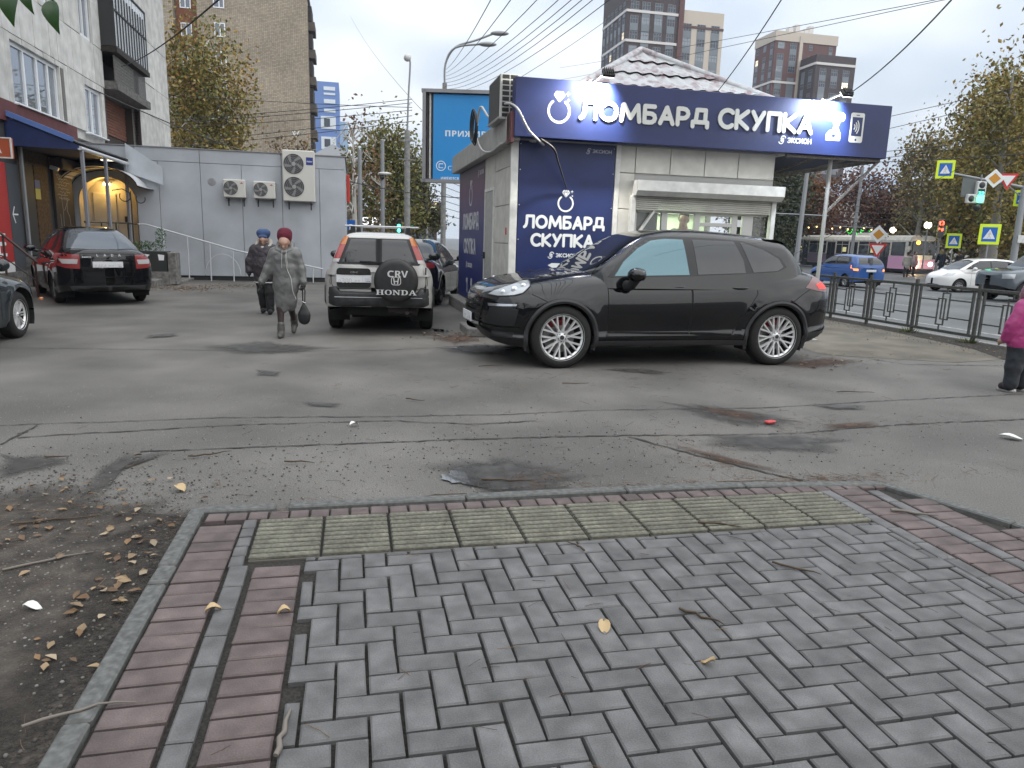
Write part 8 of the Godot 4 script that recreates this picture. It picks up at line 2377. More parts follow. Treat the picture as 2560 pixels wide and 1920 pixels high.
func build_trees() -> void:
	var birch := Color(.42, .4, .37); var dark := Color(.06, .05, .045)
	tree("birch_tree", "yellowing birch in front of the beige block, above the pavilion roof", V(-18.1, 0, -44), 12.6, V(2.7, 4.3, 2.6), 4.5, 150, 55, .17, .8, Color(.28, .17, .035), Color(.12, .14, .035), birch, 1, 16)
	tree("bare_birch", "sparse half-bare birch above the tall air conditioner", V(-15.0, 0, -50), 8.6, V(1.7, 2.4, 1.7), 4.0, 40, 14, .18, .5, Color(.2, .12, .05), Color(.12, .09, .04), birch, 2, 16)
	tree("white_birch", "bare white-stemmed birch right of the pavilion corner", V(-9.2, 0, -42), 8.0, V(1.7, 3.2, 1.7), 1.5, 22, 10, .16, .8, Color(.16, .07, .03), Color(.1, .06, .03), birch, 3, 24)
	tree("leafy_tree", "olive-green leafy tree behind the poles, right of the pavilion", V(-8.8, 0, -50), 7.9, V(2.7, 3.2, 2.6), 1.2, 150, 55, .17, .4, Color(.1, .115, .03), Color(.2, .16, .045), dark, 4)
	tree("leafy_tree", "low dark green tree behind the two-armed lamp post", V(-7.0, 0, -52), 5.2, V(1.7, 2.2, 1.7), .8, 80, 45, .16, .4, Color(.05, .06, .02), Color(.1, .08, .03), dark, 5)
	var park := "autumn trees across the road"
	tree("fir_tree", "dark green conifer just right of the kiosk window", V(23.6, 0, -70), 8.6, V(3.2, 4.2, 3.0), .6, 150, 55, .26, .5, Color(.022, .035, .012), Color(.04, .05, .015), dark, 6, 14, park)
	tree("fir_tree", "dark green conifer behind the leaning steel post", V(20.5, 0, -62), 7.5, V(2.8, 3.8, 2.8), .5, 130, 55, .24, .5, Color(.022, .033, .012), Color(.045, .05, .015), dark, 7, 14, park)
	tree("larch_tree", "orange-brown larch behind the kiosk's steel post", V(30.0, 0, -76), 8.6, V(2.6, 4.0, 2.6), .6, 110, 50, .22, .4, Color(.2, .075, .015), Color(.13, .06, .018), dark, 8, 14, park)
	tree("maple_tree", "reddish-brown half-bare maple above the tram", V(31.8, 0, -69), 7.6, V(3.4, 3.3, 3.0), 1.8, 90, 28, .22, .3, Color(.13, .045, .03), Color(.09, .05, .03), dark, 9, 26, park)
	tree("willow_tree", "tall drooping half-bare birch before the blue pyramid roof", V(31.5, 0, -58.5), 10.2, V(2.6, 4.6, 2.6), 1.6, 120, 26, .2, 1.1, Color(.15, .14, .05), Color(.2, .14, .05), Color(.2, .19, .17), 10, 26, park)
	tree("birch_tree", "big yellow-green birch filling the upper right corner", V(28.2, 0, -44.5), 11.8, V(3.0, 5.0, 3.0), 2.4, 190, 55, .19, .9, Color(.27, .175, .03), Color(.11, .12, .03), Color(.2, .19, .17), 11, 18, park)
	tree("dark_tree", "dark brown-green tree behind the signal mast", V(36.5, 0, -58), 9.0, V(4.2, 4.2, 3.6), .8, 170, 50, .26, .5, Color(.06, .066, .022), Color(.11, .075, .03), dark, 12, 16, park)
	tree("dark_tree", "dark tree behind the pedestrians at far right", V(42.5, 0, -62), 8.5, V(4.4, 4.0, 3.6), .6, 160, 50, .28, .5, Color(.05, .058, .02), Color(.1, .07, .028), dark, 13, 16, park)
	tree("dark_tree", "dark green tree at the right edge behind the stop plate", V(33.5, 0, -47), 8.0, V(3.4, 3.9, 3.0), .8, 150, 50, .22, .6, Color(.07, .08, .026), Color(.16, .11, .03), dark, 14, 16, park)
	tree("dark_tree", "dark low tree behind the tram's nose", V(37.0, 0, -70), 7.0, V(4.0, 3.4, 3.4), .6, 130, 50, .27, .4, Color(.05, .045, .018), Color(.08, .05, .025), dark, 15, 14, park)
	tree("maple_tree", "brown shrubby tree behind the tram's tail", V(26.5, 0, -77), 6.4, V(3.6, 3.0, 3.0), .6, 120, 45, .26, .3, Color(.09, .05, .025), Color(.06, .05, .02), dark, 16, 16, park)
	tree("birch_tree", "leafy branch end reaching in at the upper right edge", V(25.6, 0, -39.5), 12.0, V(2.2, 3.6, 2.2), 4.6, 90, 45, .15, .8, Color(.12, .13, .03), Color(.24, .16, .03), Color(.2, .19, .17), 17, 14, park)
	# trees behind the camera, which the cars and windows mirror
	var i := 0
	for p in [V(-10, 0, 13), V(-4, 0, 17), V(4.5, 0, 15), V(12, 0, 18), V(-17, 0, 20), V(19, 0, 22), V(0.5, 0, 25)]:
		i += 1
		tree("yard_tree", ["half-bare tree standing behind the viewer, far left", "half-bare tree behind the viewer, left of centre", "half-bare tree behind the viewer, right of centre", "half-bare tree behind the viewer, right", "bare tree behind the viewer, at the yard corner", "bare tree behind the viewer, by the road", "bare tree behind the viewer, farthest back"][i - 1], p, 15.0 + (i % 3), V(4.8, 5.6, 4.8), 4.0, 50, 9, .2, .5, Color(.12, .075, .025), Color(.06, .06, .02), dark, 30 + i, 46, "trees behind the viewer")
	var R := thing("yard_block", "long five-storey panel block closing the yard behind the viewer", "apartment block", V(0, 0, 52), PI + .2)
	var mb := MB.new(); mb.box(V(0, 7.2, -6), V(70, 14.4, 12)); put("wall", mb, mat("yard_wall", .09, .085, .08, .85), R)
	for fl in 5:
		for k in 16:
			mb = MB.new(); mb.box(V(-33 + k * 4.4, 1.9 + fl * 2.8, .03), V(1.8, 1.4, .1)); put("window", mb, mat("far_glass"), R)
	# leaves hanging into the upper left corner
	var K := thing("leafy_twig", "three dark green leaves hanging into the upper left corner", "leaves", V(-1.5, 2.15, -2.3), 0)
	var lm := mat("near_leaf", .018, .045, .012, .5); lm.backlight_enabled = true; lm.backlight = Color(.1, .25, .05)
	for d in [[V(0, .035, 0), .115, -.05], [V(.05, .03, .02), .08, .25], [V(.095, .01, -.03), .1, .15]]:
		mb = MB.new(); var rows := []
		for a in 9:
			var t := a / 8.0
			var w: float = d[1] * .3 * sin(PI * pow(t, .75)) * (1.0 - .3 * t)
			var row := PackedVector3Array()
			for b in 5:
				var s := -1.0 + b / 2.0
				row.append(d[0] + V(s * w + d[2] * t * d[1], -d[1] * t, .02 * sin(t * 3.0) + absf(s) * w * .3))
			rows.append(row)
		mb.grid(rows, V(0, 0, 1)); put("leaf", mb, lm, K)
	mb = MB.new(); mb.tube([V(-.2, .1, 0), V(.0, .04, 0), V(.1, .015, -.02)], .004, 5); put("twig", mb, mat("twig_brown", .06, .04, .025, .9), K)
# ---------------------------------------------------------------- people: smooth-joined tapered capsules meshed as surface nets
func flesh(prims: Array, cell: float, k := 0.03, wob := 0.0) -> MB:   # prim: [a, b, radius a, radius b, depth factor]
	var lo := Vector3.ONE * 1e9; var hi := -lo
	for p in prims:
		var r: float = maxf(p[2], p[3]) + cell * 3 + k * .5
		for e in [p[0], p[1]]:
			lo = lo.min(e - Vector3.ONE * r); hi = hi.max(e + Vector3.ONE * r)
	var nx := int((hi.x - lo.x) / cell) + 2; var ny := int((hi.y - lo.y) / cell) + 2; var nz := int((hi.z - lo.z) / cell) + 2
	var F := PackedFloat32Array(); F.resize(nx * ny * nz); F.fill(1.0)
	for p in prims:
		var a: Vector3 = p[0]; var b: Vector3 = p[1]; var ra: float = p[2]; var rb: float = p[3]
		var fz: float = p[4] if p.size() > 4 else 1.0
		var m := maxf(ra, rb) + cell * 2.5 + k
		var l := ((a.min(b) - Vector3.ONE * m - lo) / cell).floor().max(Vector3.ZERO); var h := ((a.max(b) + Vector3.ONE * m - lo) / cell).ceil()
		var ab := b - a; var az := a.z; ab.z /= fz
		var L := maxf(ab.length_squared(), 1e-9)
		for z in range(int(l.z), mini(int(h.z), nz)):
			var pz := (lo.z + z * cell - az) / fz
			for y in range(int(l.y), mini(int(h.y), ny)):
				var py := lo.y + y * cell - a.y
				var row := (z * ny + y) * nx
				for x in range(int(l.x), mini(int(h.x), nx)):
					var q := V(lo.x + x * cell - a.x, py, pz)
					var t := clampf(q.dot(ab) / L, 0.0, 1.0)
					var d := ((q - ab * t).length() - (ra + (rb - ra) * t)) * minf(1.0, fz)
					if wob > 0.0:
						d += wob * sin(q.y * 46.0 + 2.5 * sin(q.x * 17.0 + q.z * 9.0 + a.y * 7.0)) * sin(q.x * 21.0 + q.y * 12.0)
					var f := F[row + x]
					var w := maxf(k - absf(f - d), 0.0) / k
					F[row + x] = minf(f, d) - w * w * k * .25
	var mb := MB.new()
	var VX := {}
	var sy := nx; var sz := nx * ny
	for z in nz - 1:
		for y in ny - 1:
			var row := z * sz + y * sy
			for x in nx - 1:
				var i := row + x
				var c := [F[i], F[i + 1], F[i + sy], F[i + sy + 1], F[i + sz], F[i + sz + 1], F[i + sz + sy], F[i + sz + sy + 1]]
				var neg := 0
				for v in c:
					if v < 0.0: neg += 1
				if neg == 0 or neg == 8: continue
				var s := Vector3.ZERO; var n := 0
				for e in [[0, 1], [2, 3], [4, 5], [6, 7], [0, 2], [1, 3], [4, 6], [5, 7], [0, 4], [1, 5], [2, 6], [3, 7]]:
					var u: float = c[e[0]]; var w: float = c[e[1]]
					if (u < 0.0) != (w < 0.0):
						var t := u / (u - w)
						var p0 := V(e[0] & 1, (e[0] >> 1) & 1, e[0] >> 2); var p1 := V(e[1] & 1, (e[1] >> 1) & 1, e[1] >> 2)
						s += p0.lerp(p1, t); n += 1
				var g := V(c[1] + c[3] + c[5] + c[7] - c[0] - c[2] - c[4] - c[6], c[2] + c[3] + c[6] + c[7] - c[0] - c[1] - c[4] - c[5], c[4] + c[5] + c[6] + c[7] - c[0] - c[1] - c[2] - c[3])
				VX[i] = [lo + (V(x, y, z) + s / n) * cell, g.normalized()]
	for i in VX:
		for ax in 3:
			var st: int = [1, sy, sz][ax]; var s1: int = [sy, sz, 1][ax]; var s2: int = [sz, 1, sy][ax]
			if (F[i] < 0.0) == (F[i + st] < 0.0): continue
			if not (VX.has(i - s1) and VX.has(i - s2) and VX.has(i - s1 - s2)): continue
			var A: Array = VX[i]; var B: Array = VX[i - s1]; var C: Array = VX[i - s1 - s2]; var D: Array = VX[i - s2]
			mb.qn(A[0], B[0], C[0], D[0], A[1], B[1], C[1], D[1])
	return mb

func hand_prims(w: Vector3, dir: Vector3, side: Vector3, curl: float, s := 1.0) -> Array:   # palm, four fingers, thumb; dir runs down the hand, side towards the thumb
	var nrm := dir.cross(side).normalized()
	var r := []
	r.append([w, w + dir * .045 * s, .026 * s, .034 * s])
	r.append([w + dir * .03 * s + side * .018 * s, w + dir * .08 * s + side * .024 * s, .018 * s, .015 * s]); r.append([w + dir * .03 * s - side * .018 * s, w + dir * .075 * s - side * .024 * s, .018 * s, .015 * s])
	var ln := [.072, .08, .074, .058]
	for f in 4:
		var b := w + dir * .082 * s + side * (.03 - .02 * f) * s
		var m: Vector3 = b + (dir * cos(curl) + nrm * sin(curl)) * ln[f] * .5 * s
		var e: Vector3 = m + (dir * cos(curl * 2.2) + nrm * sin(curl * 2.2)) * ln[f] * .5 * s
		r.append([b, m, .0098 * s, .009 * s]); r.append([m, e, .009 * s, .0075 * s])
	var t0 := w + dir * .025 * s + side * .028 * s
	var t1 := t0 + (dir * .6 + side * .7 + nrm * .3) * .035 * s
	r.append([t0, t1, .0125 * s, .011 * s]); r.append([t1, t1 + (dir * .95 + nrm * .3) * .03 * s, .0105 * s, .0085 * s])
	return r

func head_parts(P: Node3D, body: Node, c: Vector3, s: float, nod: float, turn: float, skin: Material, cell := 0.006) -> void:   # face on a skull centred at c
	var xf := Transform3D(Basis(Vector3.UP, turn) * Basis(V(1, 0, 0), nod), c)
	var pr := []
	for d in [[0, .03, -.012, 0, .03, .018, .078, .074], [0, -.045, .032, 0, -.085, .045, .052, .036], [0, -.01, .05, 0, .02, .055, .05, .055], [0, .012, .088, 0, -.022, .108, .011, .016], [.07, .0, -.01, .072, -.03, -.008, .017, .013], [-.07, .0, -.01, -.072, -.03, -.008, .017, .013], [0, -.062, .08, 0, -.066, .078, .016, .016], [0, -.09, -.01, 0, -.17, -.035, .048, .056], [.032, .03, .078, -.032, .03, .078, .014, .014]]:
		pr.append([xf * (V(d[0], d[1], d[2]) * s), xf * (V(d[3], d[4], d[5]) * s), d[6] * s, d[7] * s])
	put("head", flesh(pr, cell, .018 * s), skin, body)
	for sg in [1.0, -1.0]:
		var mb := MB.new(); mb.ell(xf * (V(.031 * sg, .006, .092) * s), V(.011, .006, .006) * s, 8, 6); put("eye", mb, mat("eye_dark", .02, .015, .012, .2), body)
		mb = MB.new(); mb.xf = xf; mb.bar(V(.018 * sg, .031, .094) * s, V(.048 * sg, .03, .086) * s, .006 * s, .005 * s); put("eyebrow", mb, mat("brow_dark", .03, .02, .015, .8), body)
	var mb := MB.new(); mb.xf = xf; mb.bar(V(-.024, -.062, .094) * s, V(.024, -.062, .094) * s, .006 * s, .009 * s); put("mouth", mb, mat("lip", .22, .075, .065, .6), body)

func person(label: String, at: Vector3, yaw: float, group := "") -> Node3D:
	return thing("person", label, "person", at, yaw, group)

func cloth(key: String, r: float, g: float, b: float, rough := 0.8, cm := 0.5, sc := 6.0) -> StandardMaterial3D:
	var m := mat(key, r, g, b, rough)
	rough_up(m, noise_tex(151, .02, .75, 1, 3, 256), 2.0, false)
	relief(m, noise_tex(152, .018, 0, 1, 3, 256), cm)
	m.rim_enabled = true; m.rim = .3
	return m

func build_people() -> void:
	var skin := mat("skin", .36, .215, .16, .55); skin.subsurf_scatter_enabled = true; skin.subsurf_scatter_strength = .1
	var dk := cloth("black_cloth", .012, .012, .013)
	# woman in the silver-grey coat and crimson hat
	var P := person("woman in a silver-grey long coat and crimson knitted hat walking towards us", V(-3.31, 0, -10.5), .12)
	var B := put("body", flesh([[V(0, .8, 0), V(0, 1.1, 0), .11, .12, .75], [V(0, 1.1, 0), V(0, 1.24, -.01), .06, .05], [V(-.06, .72, 0), V(-.075, .42, .06), .08, .055], [V(-.075, .42, .06), V(-.07, .14, .1), .055, .036], [V(.06, .72, 0), V(.05, .42, -.06), .08, .052], [V(.05, .42, -.06), V(.05, .22, -.26), .052, .036], [V(-.15, 1.2, 0), V(-.24, .97, .01), .05, .042], [V(-.24, .97, .01), V(-.33, .8, .06), .04, .03], [V(.15, 1.2, 0), V(.21, .97, -.01), .05, .042], [V(.21, .97, -.01), V(.245, .8, .03), .04, .03]], .012, .03), cloth("brown_tights", .035, .02, .018, .6, .1), P)
	head_parts(P, P, V(0, 1.35, .03), .97, .35, .0, skin)
	var coat := cloth("satin_coat", .15, .152, .148, .36, .5)
	put("coat", flesh([[V(-.1, 1.2, 0), V(.1, 1.2, 0), .095, .095, .8], [V(0, 1.12, .01), V(0, .95, .01), .165, .155, .72], [V(0, .95, .01), V(0, .76, .0), .155, .175, .75], [V(0, .76, 0), V(-.01, .56, .0), .172, .15, .8], [V(-.04, .55, .04), V(-.055, .44, .05), .105, .09, .8], [V(.04, .55, -.02), V(.05, .46, -.03), .1, .085, .8],
		[V(-.15, 1.2, 0), V(-.235, .97, .01), .078, .068], [V(-.235, .97, .01), V(-.325, .8, .06), .066, .052], [V(.15, 1.2, 0), V(.215, .97, -.01), .078, .068], [V(.215, .97, -.01), V(.25, .8, .03), .066, .052]], .012, .045, .0035), coat, P)
	put("hood", flesh([[V(-.1, 1.25, .02), V(-.06, 1.33, -.07), .05, .06], [V(.1, 1.25, .02), V(.06, 1.33, -.07), .05, .06], [V(-.06, 1.33, -.08), V(.06, 1.33, -.08), .065, .065], [V(-.1, 1.25, .03), V(0, 1.215, .09), .045, .035], [V(.1, 1.25, .03), V(0, 1.215, .09), .045, .035]], .012, .03, .003), coat, P)
	put("knitted_hat", flesh([[V(0, 1.45, .0), V(0, 1.47, -.01), .095, .09], [V(0, 1.44, -.01), V(0, 1.43, -.015), .1, .1], [V(-.03, 1.49, -.01), V(.04, 1.49, -.01), .062, .062]], .008, .03), cloth("crimson_knit", .12, .008, .025, .95, .4), P)
	var mb := MB.new()
	for x in [-.02, .05]: mb.tube(sag_path([V(x * .8, 1.25, .13), V(x, 1.12, .15), V(x * 1.2, 1.0, .14)]), .004, 4)
	mb.tube(sag_path([V(.03, 1.2, .145), V(.045, 1.0, .142), V(.1, .85, .15), V(.12, .68, .155), V(.16, .56, .13)]), .005, 4)
	put("drawstring", mb, mat("cord_white", .4, .4, .38, .7), P)
	var glove := cloth("grey_glove", .028, .028, .028, .9, .3)
	put("glove", flesh(hand_prims(V(-.33, .795, .065), V(-.12, -.98, .1).normalized(), V(.3, 0, .95).normalized(), .35), .004, .008), glove, P)
	put("glove", flesh(hand_prims(V(.25, .795, .035), V(.02, -1, 0).normalized(), V(-.2, 0, .97).normalized(), .9), .004, .008), glove, P)
	for f in [[V(-.07, .13, .1), V(-.07, .045, .12), V(-.065, .035, .23)], [V(.05, .22, -.27), V(.05, .14, -.3), V(.05, .05, -.22)]]:
		put("boot", flesh([[f[0], f[1], .05, .05], [f[1], f[2], .046, .034], [f[0] + V(0, .06, 0), f[0], .05, .05]], .009, .02), cloth("grey_boot", .075, .072, .066, .5, .2), P)
	var H := thing("handbag", "black drawstring handbag hanging from the coated woman's hand", "handbag", V(-3.31, 0, -10.5), .12)
	put("pouch", flesh([[V(.25, .33, .03), V(.25, .27, .03), .08, .085, .55], [V(.25, .42, .03), V(.25, .33, .03), .04, .075, .6], [V(.25, .5, .03), V(.25, .42, .03), .014, .035, .7]], .008, .03), mat("bag_black", .008, .008, .009, .55), H)
	mb = MB.new(); mb.tube([V(.235, .5, .03), V(.235, .68, .03), V(.255, .725, .045), V(.27, .68, .03), V(.262, .5, .03)], .009, 5); put("strap", mb, mat("bag_black"), H)
	mb = MB.new(); mb.tube([V(.225, .52, .045), V(.275, .5, .045)], .008, 5); put("buckle", mb, mat("lamp_chrome"), H)
	# woman in the plum jacket and denim cap
	P = person("woman in a plum padded jacket, fleece collar and blue denim cap walking behind", V(-4.62, 0, -13.44), .15)
	put("body", flesh([[V(0, .75, 0), V(0, 1.1, 0), .12, .13, .75], [V(0, 1.1, 0), V(0, 1.25, -.01), .06, .05], [V(-.07, .7, 0), V(-.07, .4, -.03), .085, .06], [V(-.07, .4, -.03), V(-.06, .1, -.12), .06, .04], [V(.07, .7, 0), V(.085, .4, .06), .085, .06], [V(.085, .4, .06), V(.09, .09, .07), .06, .042], [V(-.17, 1.18, 0), V(-.25, .95, 0), .05, .04], [V(-.25, .95, 0), V(-.27, .76, .03), .04, .03], [V(.17, 1.18, 0), V(.24, .95, 0), .05, .04], [V(.24, .95, 0), V(.25, .76, .03), .04, .03]], .013, .03), skin, P)
	head_parts(P, P, V(0, 1.345, .03), .98, .3, .05, skin)
	put("jacket", flesh([[V(-.11, 1.18, 0), V(.11, 1.18, 0), .1, .1, .8], [V(0, 1.1, .01), V(0, .9, .02), .195, .205, .75], [V(0, .9, .02), V(0, .68, .0), .205, .2, .75], [V(-.17, 1.18, 0), V(-.26, .95, 0), .085, .075], [V(-.26, .95, 0), V(-.275, .78, .03), .073, .06], [V(.17, 1.18, 0), V(.25, .95, 0), .085, .075], [V(.25, .95, 0), V(.26, .78, .03), .073, .06]], .013, .045, .006), cloth("plum_jacket", .042, .034, .042, .6, 1.3), P)
	mb = MB.new(); mb.lathe([Vector2(.2, 0), Vector2(.21, .012), Vector2(.2, .024)], 24); mb.v = Transform3D(Basis().scaled(V(1, 1, .78)), V(0, .57, 0)) * mb.v; put("hem", mb, mat("cord_white"), P)
	put("fleece_collar", flesh([[V(-.12, 1.24, .02), V(-.1, 1.33, -.06), .04, .045], [V(.12, 1.24, .02), V(.1, 1.33, -.06), .04, .045], [V(-.12, 1.24, .03), V(0, 1.2, .1), .04, .03], [V(.12, 1.24, .03), V(0, 1.2, .1), .04, .03]], .01, .03, .004), cloth("fleece", .5, .46, .4, .95, 1.0), P)
	put("trousers", flesh([[V(-.07, .72, 0), V(-.07, .4, -.03), .11, .085], [V(-.07, .4, -.03), V(-.06, .1, -.12), .085, .07], [V(.07, .72, 0), V(.085, .4, .06), .11, .085], [V(.085, .4, .06), V(.09, .09, .07), .085, .072]], .013, .02, .004), dk, P)
	put("denim_cap", flesh([[V(-.05, 1.47, 0), V(.05, 1.47, 0), .075, .075, 1.2], [V(0, 1.43, 0), V(0, 1.44, 0), .095, .095, 1.1], [V(-.05, 1.405, .1), V(.05, 1.405, .1), .02, .02, 1.6]], .008, .03), cloth("denim", .045, .085, .2, .9, .4), P)
	for x in [-1.0, 1.0]:
		put("hand", flesh(hand_prims(V(.27 * x, .775, .03), V(0, -1, .05).normalized(), V(-.2 * x, 0, .97).normalized(), .45), .005, .008), glove, P)
	for f in [[V(-.06, .07, -.12), V(-.06, .05, .0)], [V(.09, .06, .07), V(.1, .045, .19)]]:
		put("shoe", flesh([[f[0], f[1], .052, .042], [f[0] + V(0, .06, 0), f[0], .05, .05]], .009, .02), dk, P)
	# child in pink seen from behind
	P = person("small child in a bright pink padded jacket and mauve bobble hat seen from behind", V(5.62, 0, -7.93), -2.75)
	put("body", flesh([[V(0, .5, 0), V(0, .8, 0), .1, .11, .8], [V(0, .8, 0), V(0, .98, 0), .055, .05], [V(-.07, .5, 0), V(-.08, .28, .01), .07, .055], [V(-.08, .28, .01), V(-.085, .07, 0), .055, .042], [V(.07, .5, 0), V(.09, .28, .0), .07, .055], [V(.09, .28, 0), V(.1, .07, 0), .055, .042], [V(-.13, .84, 0), V(-.17, .62, .05), .045, .04], [V(.13, .84, 0), V(.17, .62, .05), .045, .04], [V(-.17, .62, .05), V(-.12, .55, .14), .04, .03], [V(.17, .62, .05), V(.12, .55, .14), .04, .03]], .012, .03), skin, P)
	head_parts(P, P, V(0, 1.05, .02), .88, .1, .0, skin, .008)
	var pj := []
	for k in 5:
		pj.append([V(-.045, .57 + k * .085, 0), V(.045, .57 + k * .085, 0), .148 - k * .004, .148 - k * .004, .88])
	pj += [[V(-.13, .88, 0), V(-.18, .74, .03), .07, .075], [V(-.18, .68, .04), V(-.175, .6, .07), .072, .062], [V(.13, .88, 0), V(.18, .74, .03), .07, .075], [V(.18, .68, .04), V(.175, .6, .07), .072, .062]]
	put("padded_jacket", flesh(pj, .011, .018), cloth("pink_jacket", .44, .045, .2, .42, .8), P)
	put("hood", flesh([[V(-.06, .95, -.1), V(.06, .95, -.1), .06, .06], [V(0, .86, -.15), V(0, .93, -.12), .05, .07], [V(-.1, .96, -.02), V(-.06, .95, -.1), .045, .05], [V(.1, .96, -.02), V(.06, .95, -.1), .045, .05]], .011, .03), mat("pink_jacket"), P)
	put("trousers", flesh([[V(-.07, .5, 0), V(-.08, .28, .01), .105, .085], [V(-.08, .28, .01), V(-.085, .09, 0), .085, .068], [V(.07, .5, 0), V(.09, .28, 0), .105, .085], [V(.09, .28, 0), V(.1, .09, 0), .085, .068], [V(-.085, .1, 0), V(-.085, .1, 0), .075, .075], [V(.1, .1, 0), V(.1, .1, 0), .075, .075]], .012, .02, .004), cloth("slate_trousers", .022, .026, .032, .8, .8), P)
	put("bobble_hat", flesh([[V(0, 1.12, 0), V(0, 1.15, 0), .095, .085], [V(0, 1.08, 0), V(0, 1.08, 0), .1, .1], [V(0, 1.26, -.01), V(0, 1.26, -.01), .042, .042], [V(0, 1.2, 0), V(0, 1.23, 0), .05, .03]], .009, .02), cloth("mauve_knit", .3, .15, .2, .95, .5), P)
	for x in [-.085, .1]:
		put("boot", flesh([[V(x, .06, -.01), V(x, .055, .08), .052, .045], [V(x, .12, -.01), V(x, .07, -.01), .05, .05]], .009, .02), cloth("plum_boot", .03, .012, .018, .6, .2), P)
		put("boot_sole", flesh([[V(x, .022, -.03), V(x, .02, .1), .032, .028, 1.3]], .008, .01), mat("cord_white"), P)
	for x in [-1.0, 1.0]:
		put("hand", flesh(hand_prims(V(.12 * x, .555, .15), V(-.3 * x, -.4, .85).normalized(), V(0, 1, .3).normalized(), .5, .75), .005, .008), skin, P)
	# man behind the kiosk window
	P = person("man with short dark hair in a black jacket leaning inside the kiosk window", S(2.38 + 2.93, .33, 10.7 + .62), SA + .1)
	put("body", flesh([[V(0, 0.1, 0), V(0, .9, -.05), .12, .13, .8], [V(0, .9, -.05), V(0, 1.3, .02), .14, .13, .75], [V(0, 1.3, .02), V(-.02, 1.5, .06), .06, .055], [V(-.16, 1.32, .02), V(-.2, 1.06, .12), .055, .045], [V(.16, 1.32, .02), V(.2, 1.06, .12), .055, .045], [V(-.2, 1.06, .12), V(-.1, .86, .22), .045, .035], [V(.2, 1.06, .12), V(.1, .86, .22), .045, .035]], .016, .03), skin, P)
	head_parts(P, P, V(-.03, 1.56, .12), .98, .3, -.75, skin, .007)
	put("hair", flesh([[V(-.01, 1.625, .07), V(-.03, 1.63, .12), .08, .075], [V(0, 1.59, .04), V(.02, 1.57, .06), .08, .07]], .009, .02), mat("brow_dark"), P)
	put("jacket", flesh([[V(0, .6, -.05), V(0, 1.0, -.03), .19, .2, .75], [V(0, 1.0, -.03), V(0, 1.22, .0), .2, .19, .75], [V(-.13, 1.33, .02), V(.13, 1.33, .02), .09, .09], [V(-.17, 1.32, .02), V(-.21, 1.06, .12), .085, .07], [V(.17, 1.32, .02), V(.21, 1.06, .12), .085, .07], [V(-.21, 1.06, .12), V(-.1, .9, .22), .068, .055], [V(.21, 1.06, .12), V(.1, .9, .22), .068, .055]], .014, .04, .005), dk, P)
	for x in [-1.0, 1.0]:
		put("hand", flesh(hand_prims(V(.1 * x, .87, .23), V(-.2 * x, -.5, .8).normalized(), V(-.9 * x, .2, 0).normalized(), .4), .006, .008), skin, P)
	# pedestrians across the road
	var far := [["pedestrian in a white jacket and black trousers crossing before the tram", V(25.9, -.234, -48.6), 2.6, .97, Color(.42, .4, .36), Color(.015, .013, .016), 1], ["pedestrian in a pale pink coat beside the tram's front", V(28.0, -.234, -51.6), .6, 1.0, Color(.45, .3, .31), Color(.02, .015, .02), 0], ["man in a dark blue jacket and jeans raising a hand to his face", V(28.75, -.15, -49.6), -1.4, 1.08, Color(.02, .028, .045), Color(.035, .055, .085), 2],
		["pedestrian in a cream hooded coat behind the white car", V(33.2, -.1, -50.5), -2.2, 1.0, Color(.46, .43, .39), Color(.03, .025, .03), 0], ["dark-clothed pedestrian standing right of the man in the blue jacket", V(32.6, -.1, -54.0), 2.9, 1.0, Color(.014, .014, .016), Color(.014, .014, .016), 0], ["pedestrian in black behind the low crossing sign", V(34.8, -.1, -55.0), 3.0, 1.0, Color(.018, .014, .016), Color(.02, .018, .02), 0], ["pedestrian in a grey coat left of the red traffic light post", V(29.2, -.1, -54.5), 2.0, .97, Color(.12, .115, .11), Color(.02, .02, .02), 1], ["pedestrian in a dark coat with a purple hat among the group", V(36.0, -.1, -57.0), 3.1, 1.0, Color(.02, .016, .02), Color(.015, .015, .015), 0]]
	for d in far:
		var s: float = d[3]
		var Q := person(d[0], d[1], d[2], "pedestrians across the road")
		var up: bool = d[6] == 2
		var st: float = .16 if d[6] == 1 else .03
		var aL := V(-.2, .95, .25) if up else V(-.26, 1.05, .08)
		var hL := V(-.08, 1.5, .2) if up else V(-.22, .82, .16)
		put("body", flesh([[V(0, .9, 0), V(0, 1.3, 0), .12, .14, .75], [V(0, 1.3, 0), V(0, 1.52, .01), .06, .05], [V(-.08, .88, 0), V(-.08, .46, st * .6), .09, .06], [V(-.08, .46, st * .6), V(-.08, .08, st), .06, .045], [V(.08, .88, 0), V(.08, .46, -st * .5), .09, .06], [V(.08, .46, -st * .5), V(.08, .08, -st), .06, .045], [V(0, 1.56, .02), V(0, 1.64, 0), .08, .09], [V(-.19, 1.36, 0), aL, .05, .045], [aL, hL, .045, .035], [V(.19, 1.36, 0), V(.25, 1.05, .02), .05, .045], [V(.25, 1.05, .02), V(.24, .82, .1), .045, .035]], .022, .03), skin, Q)
		put("coat", flesh([[V(-.13, 1.37, 0), V(.13, 1.37, 0), .085, .085], [V(0, 1.28, 0), V(0, .92, 0), .18, .19, .75], [V(0, .92, 0), V(0, .74, 0), .19, .18, .78], [V(-.19, 1.36, 0), aL, .075, .07], [aL, aL.lerp(hL, .8), .07, .055], [V(.19, 1.36, 0), V(.25, 1.05, .02), .075, .07], [V(.25, 1.05, .02), V(.245, .86, .09), .07, .055]], .022, .04, .004), cloth("coat_%d" % int(d[4].r * 1000 + d[4].b * 77), d[4].r, d[4].g, d[4].b), Q)
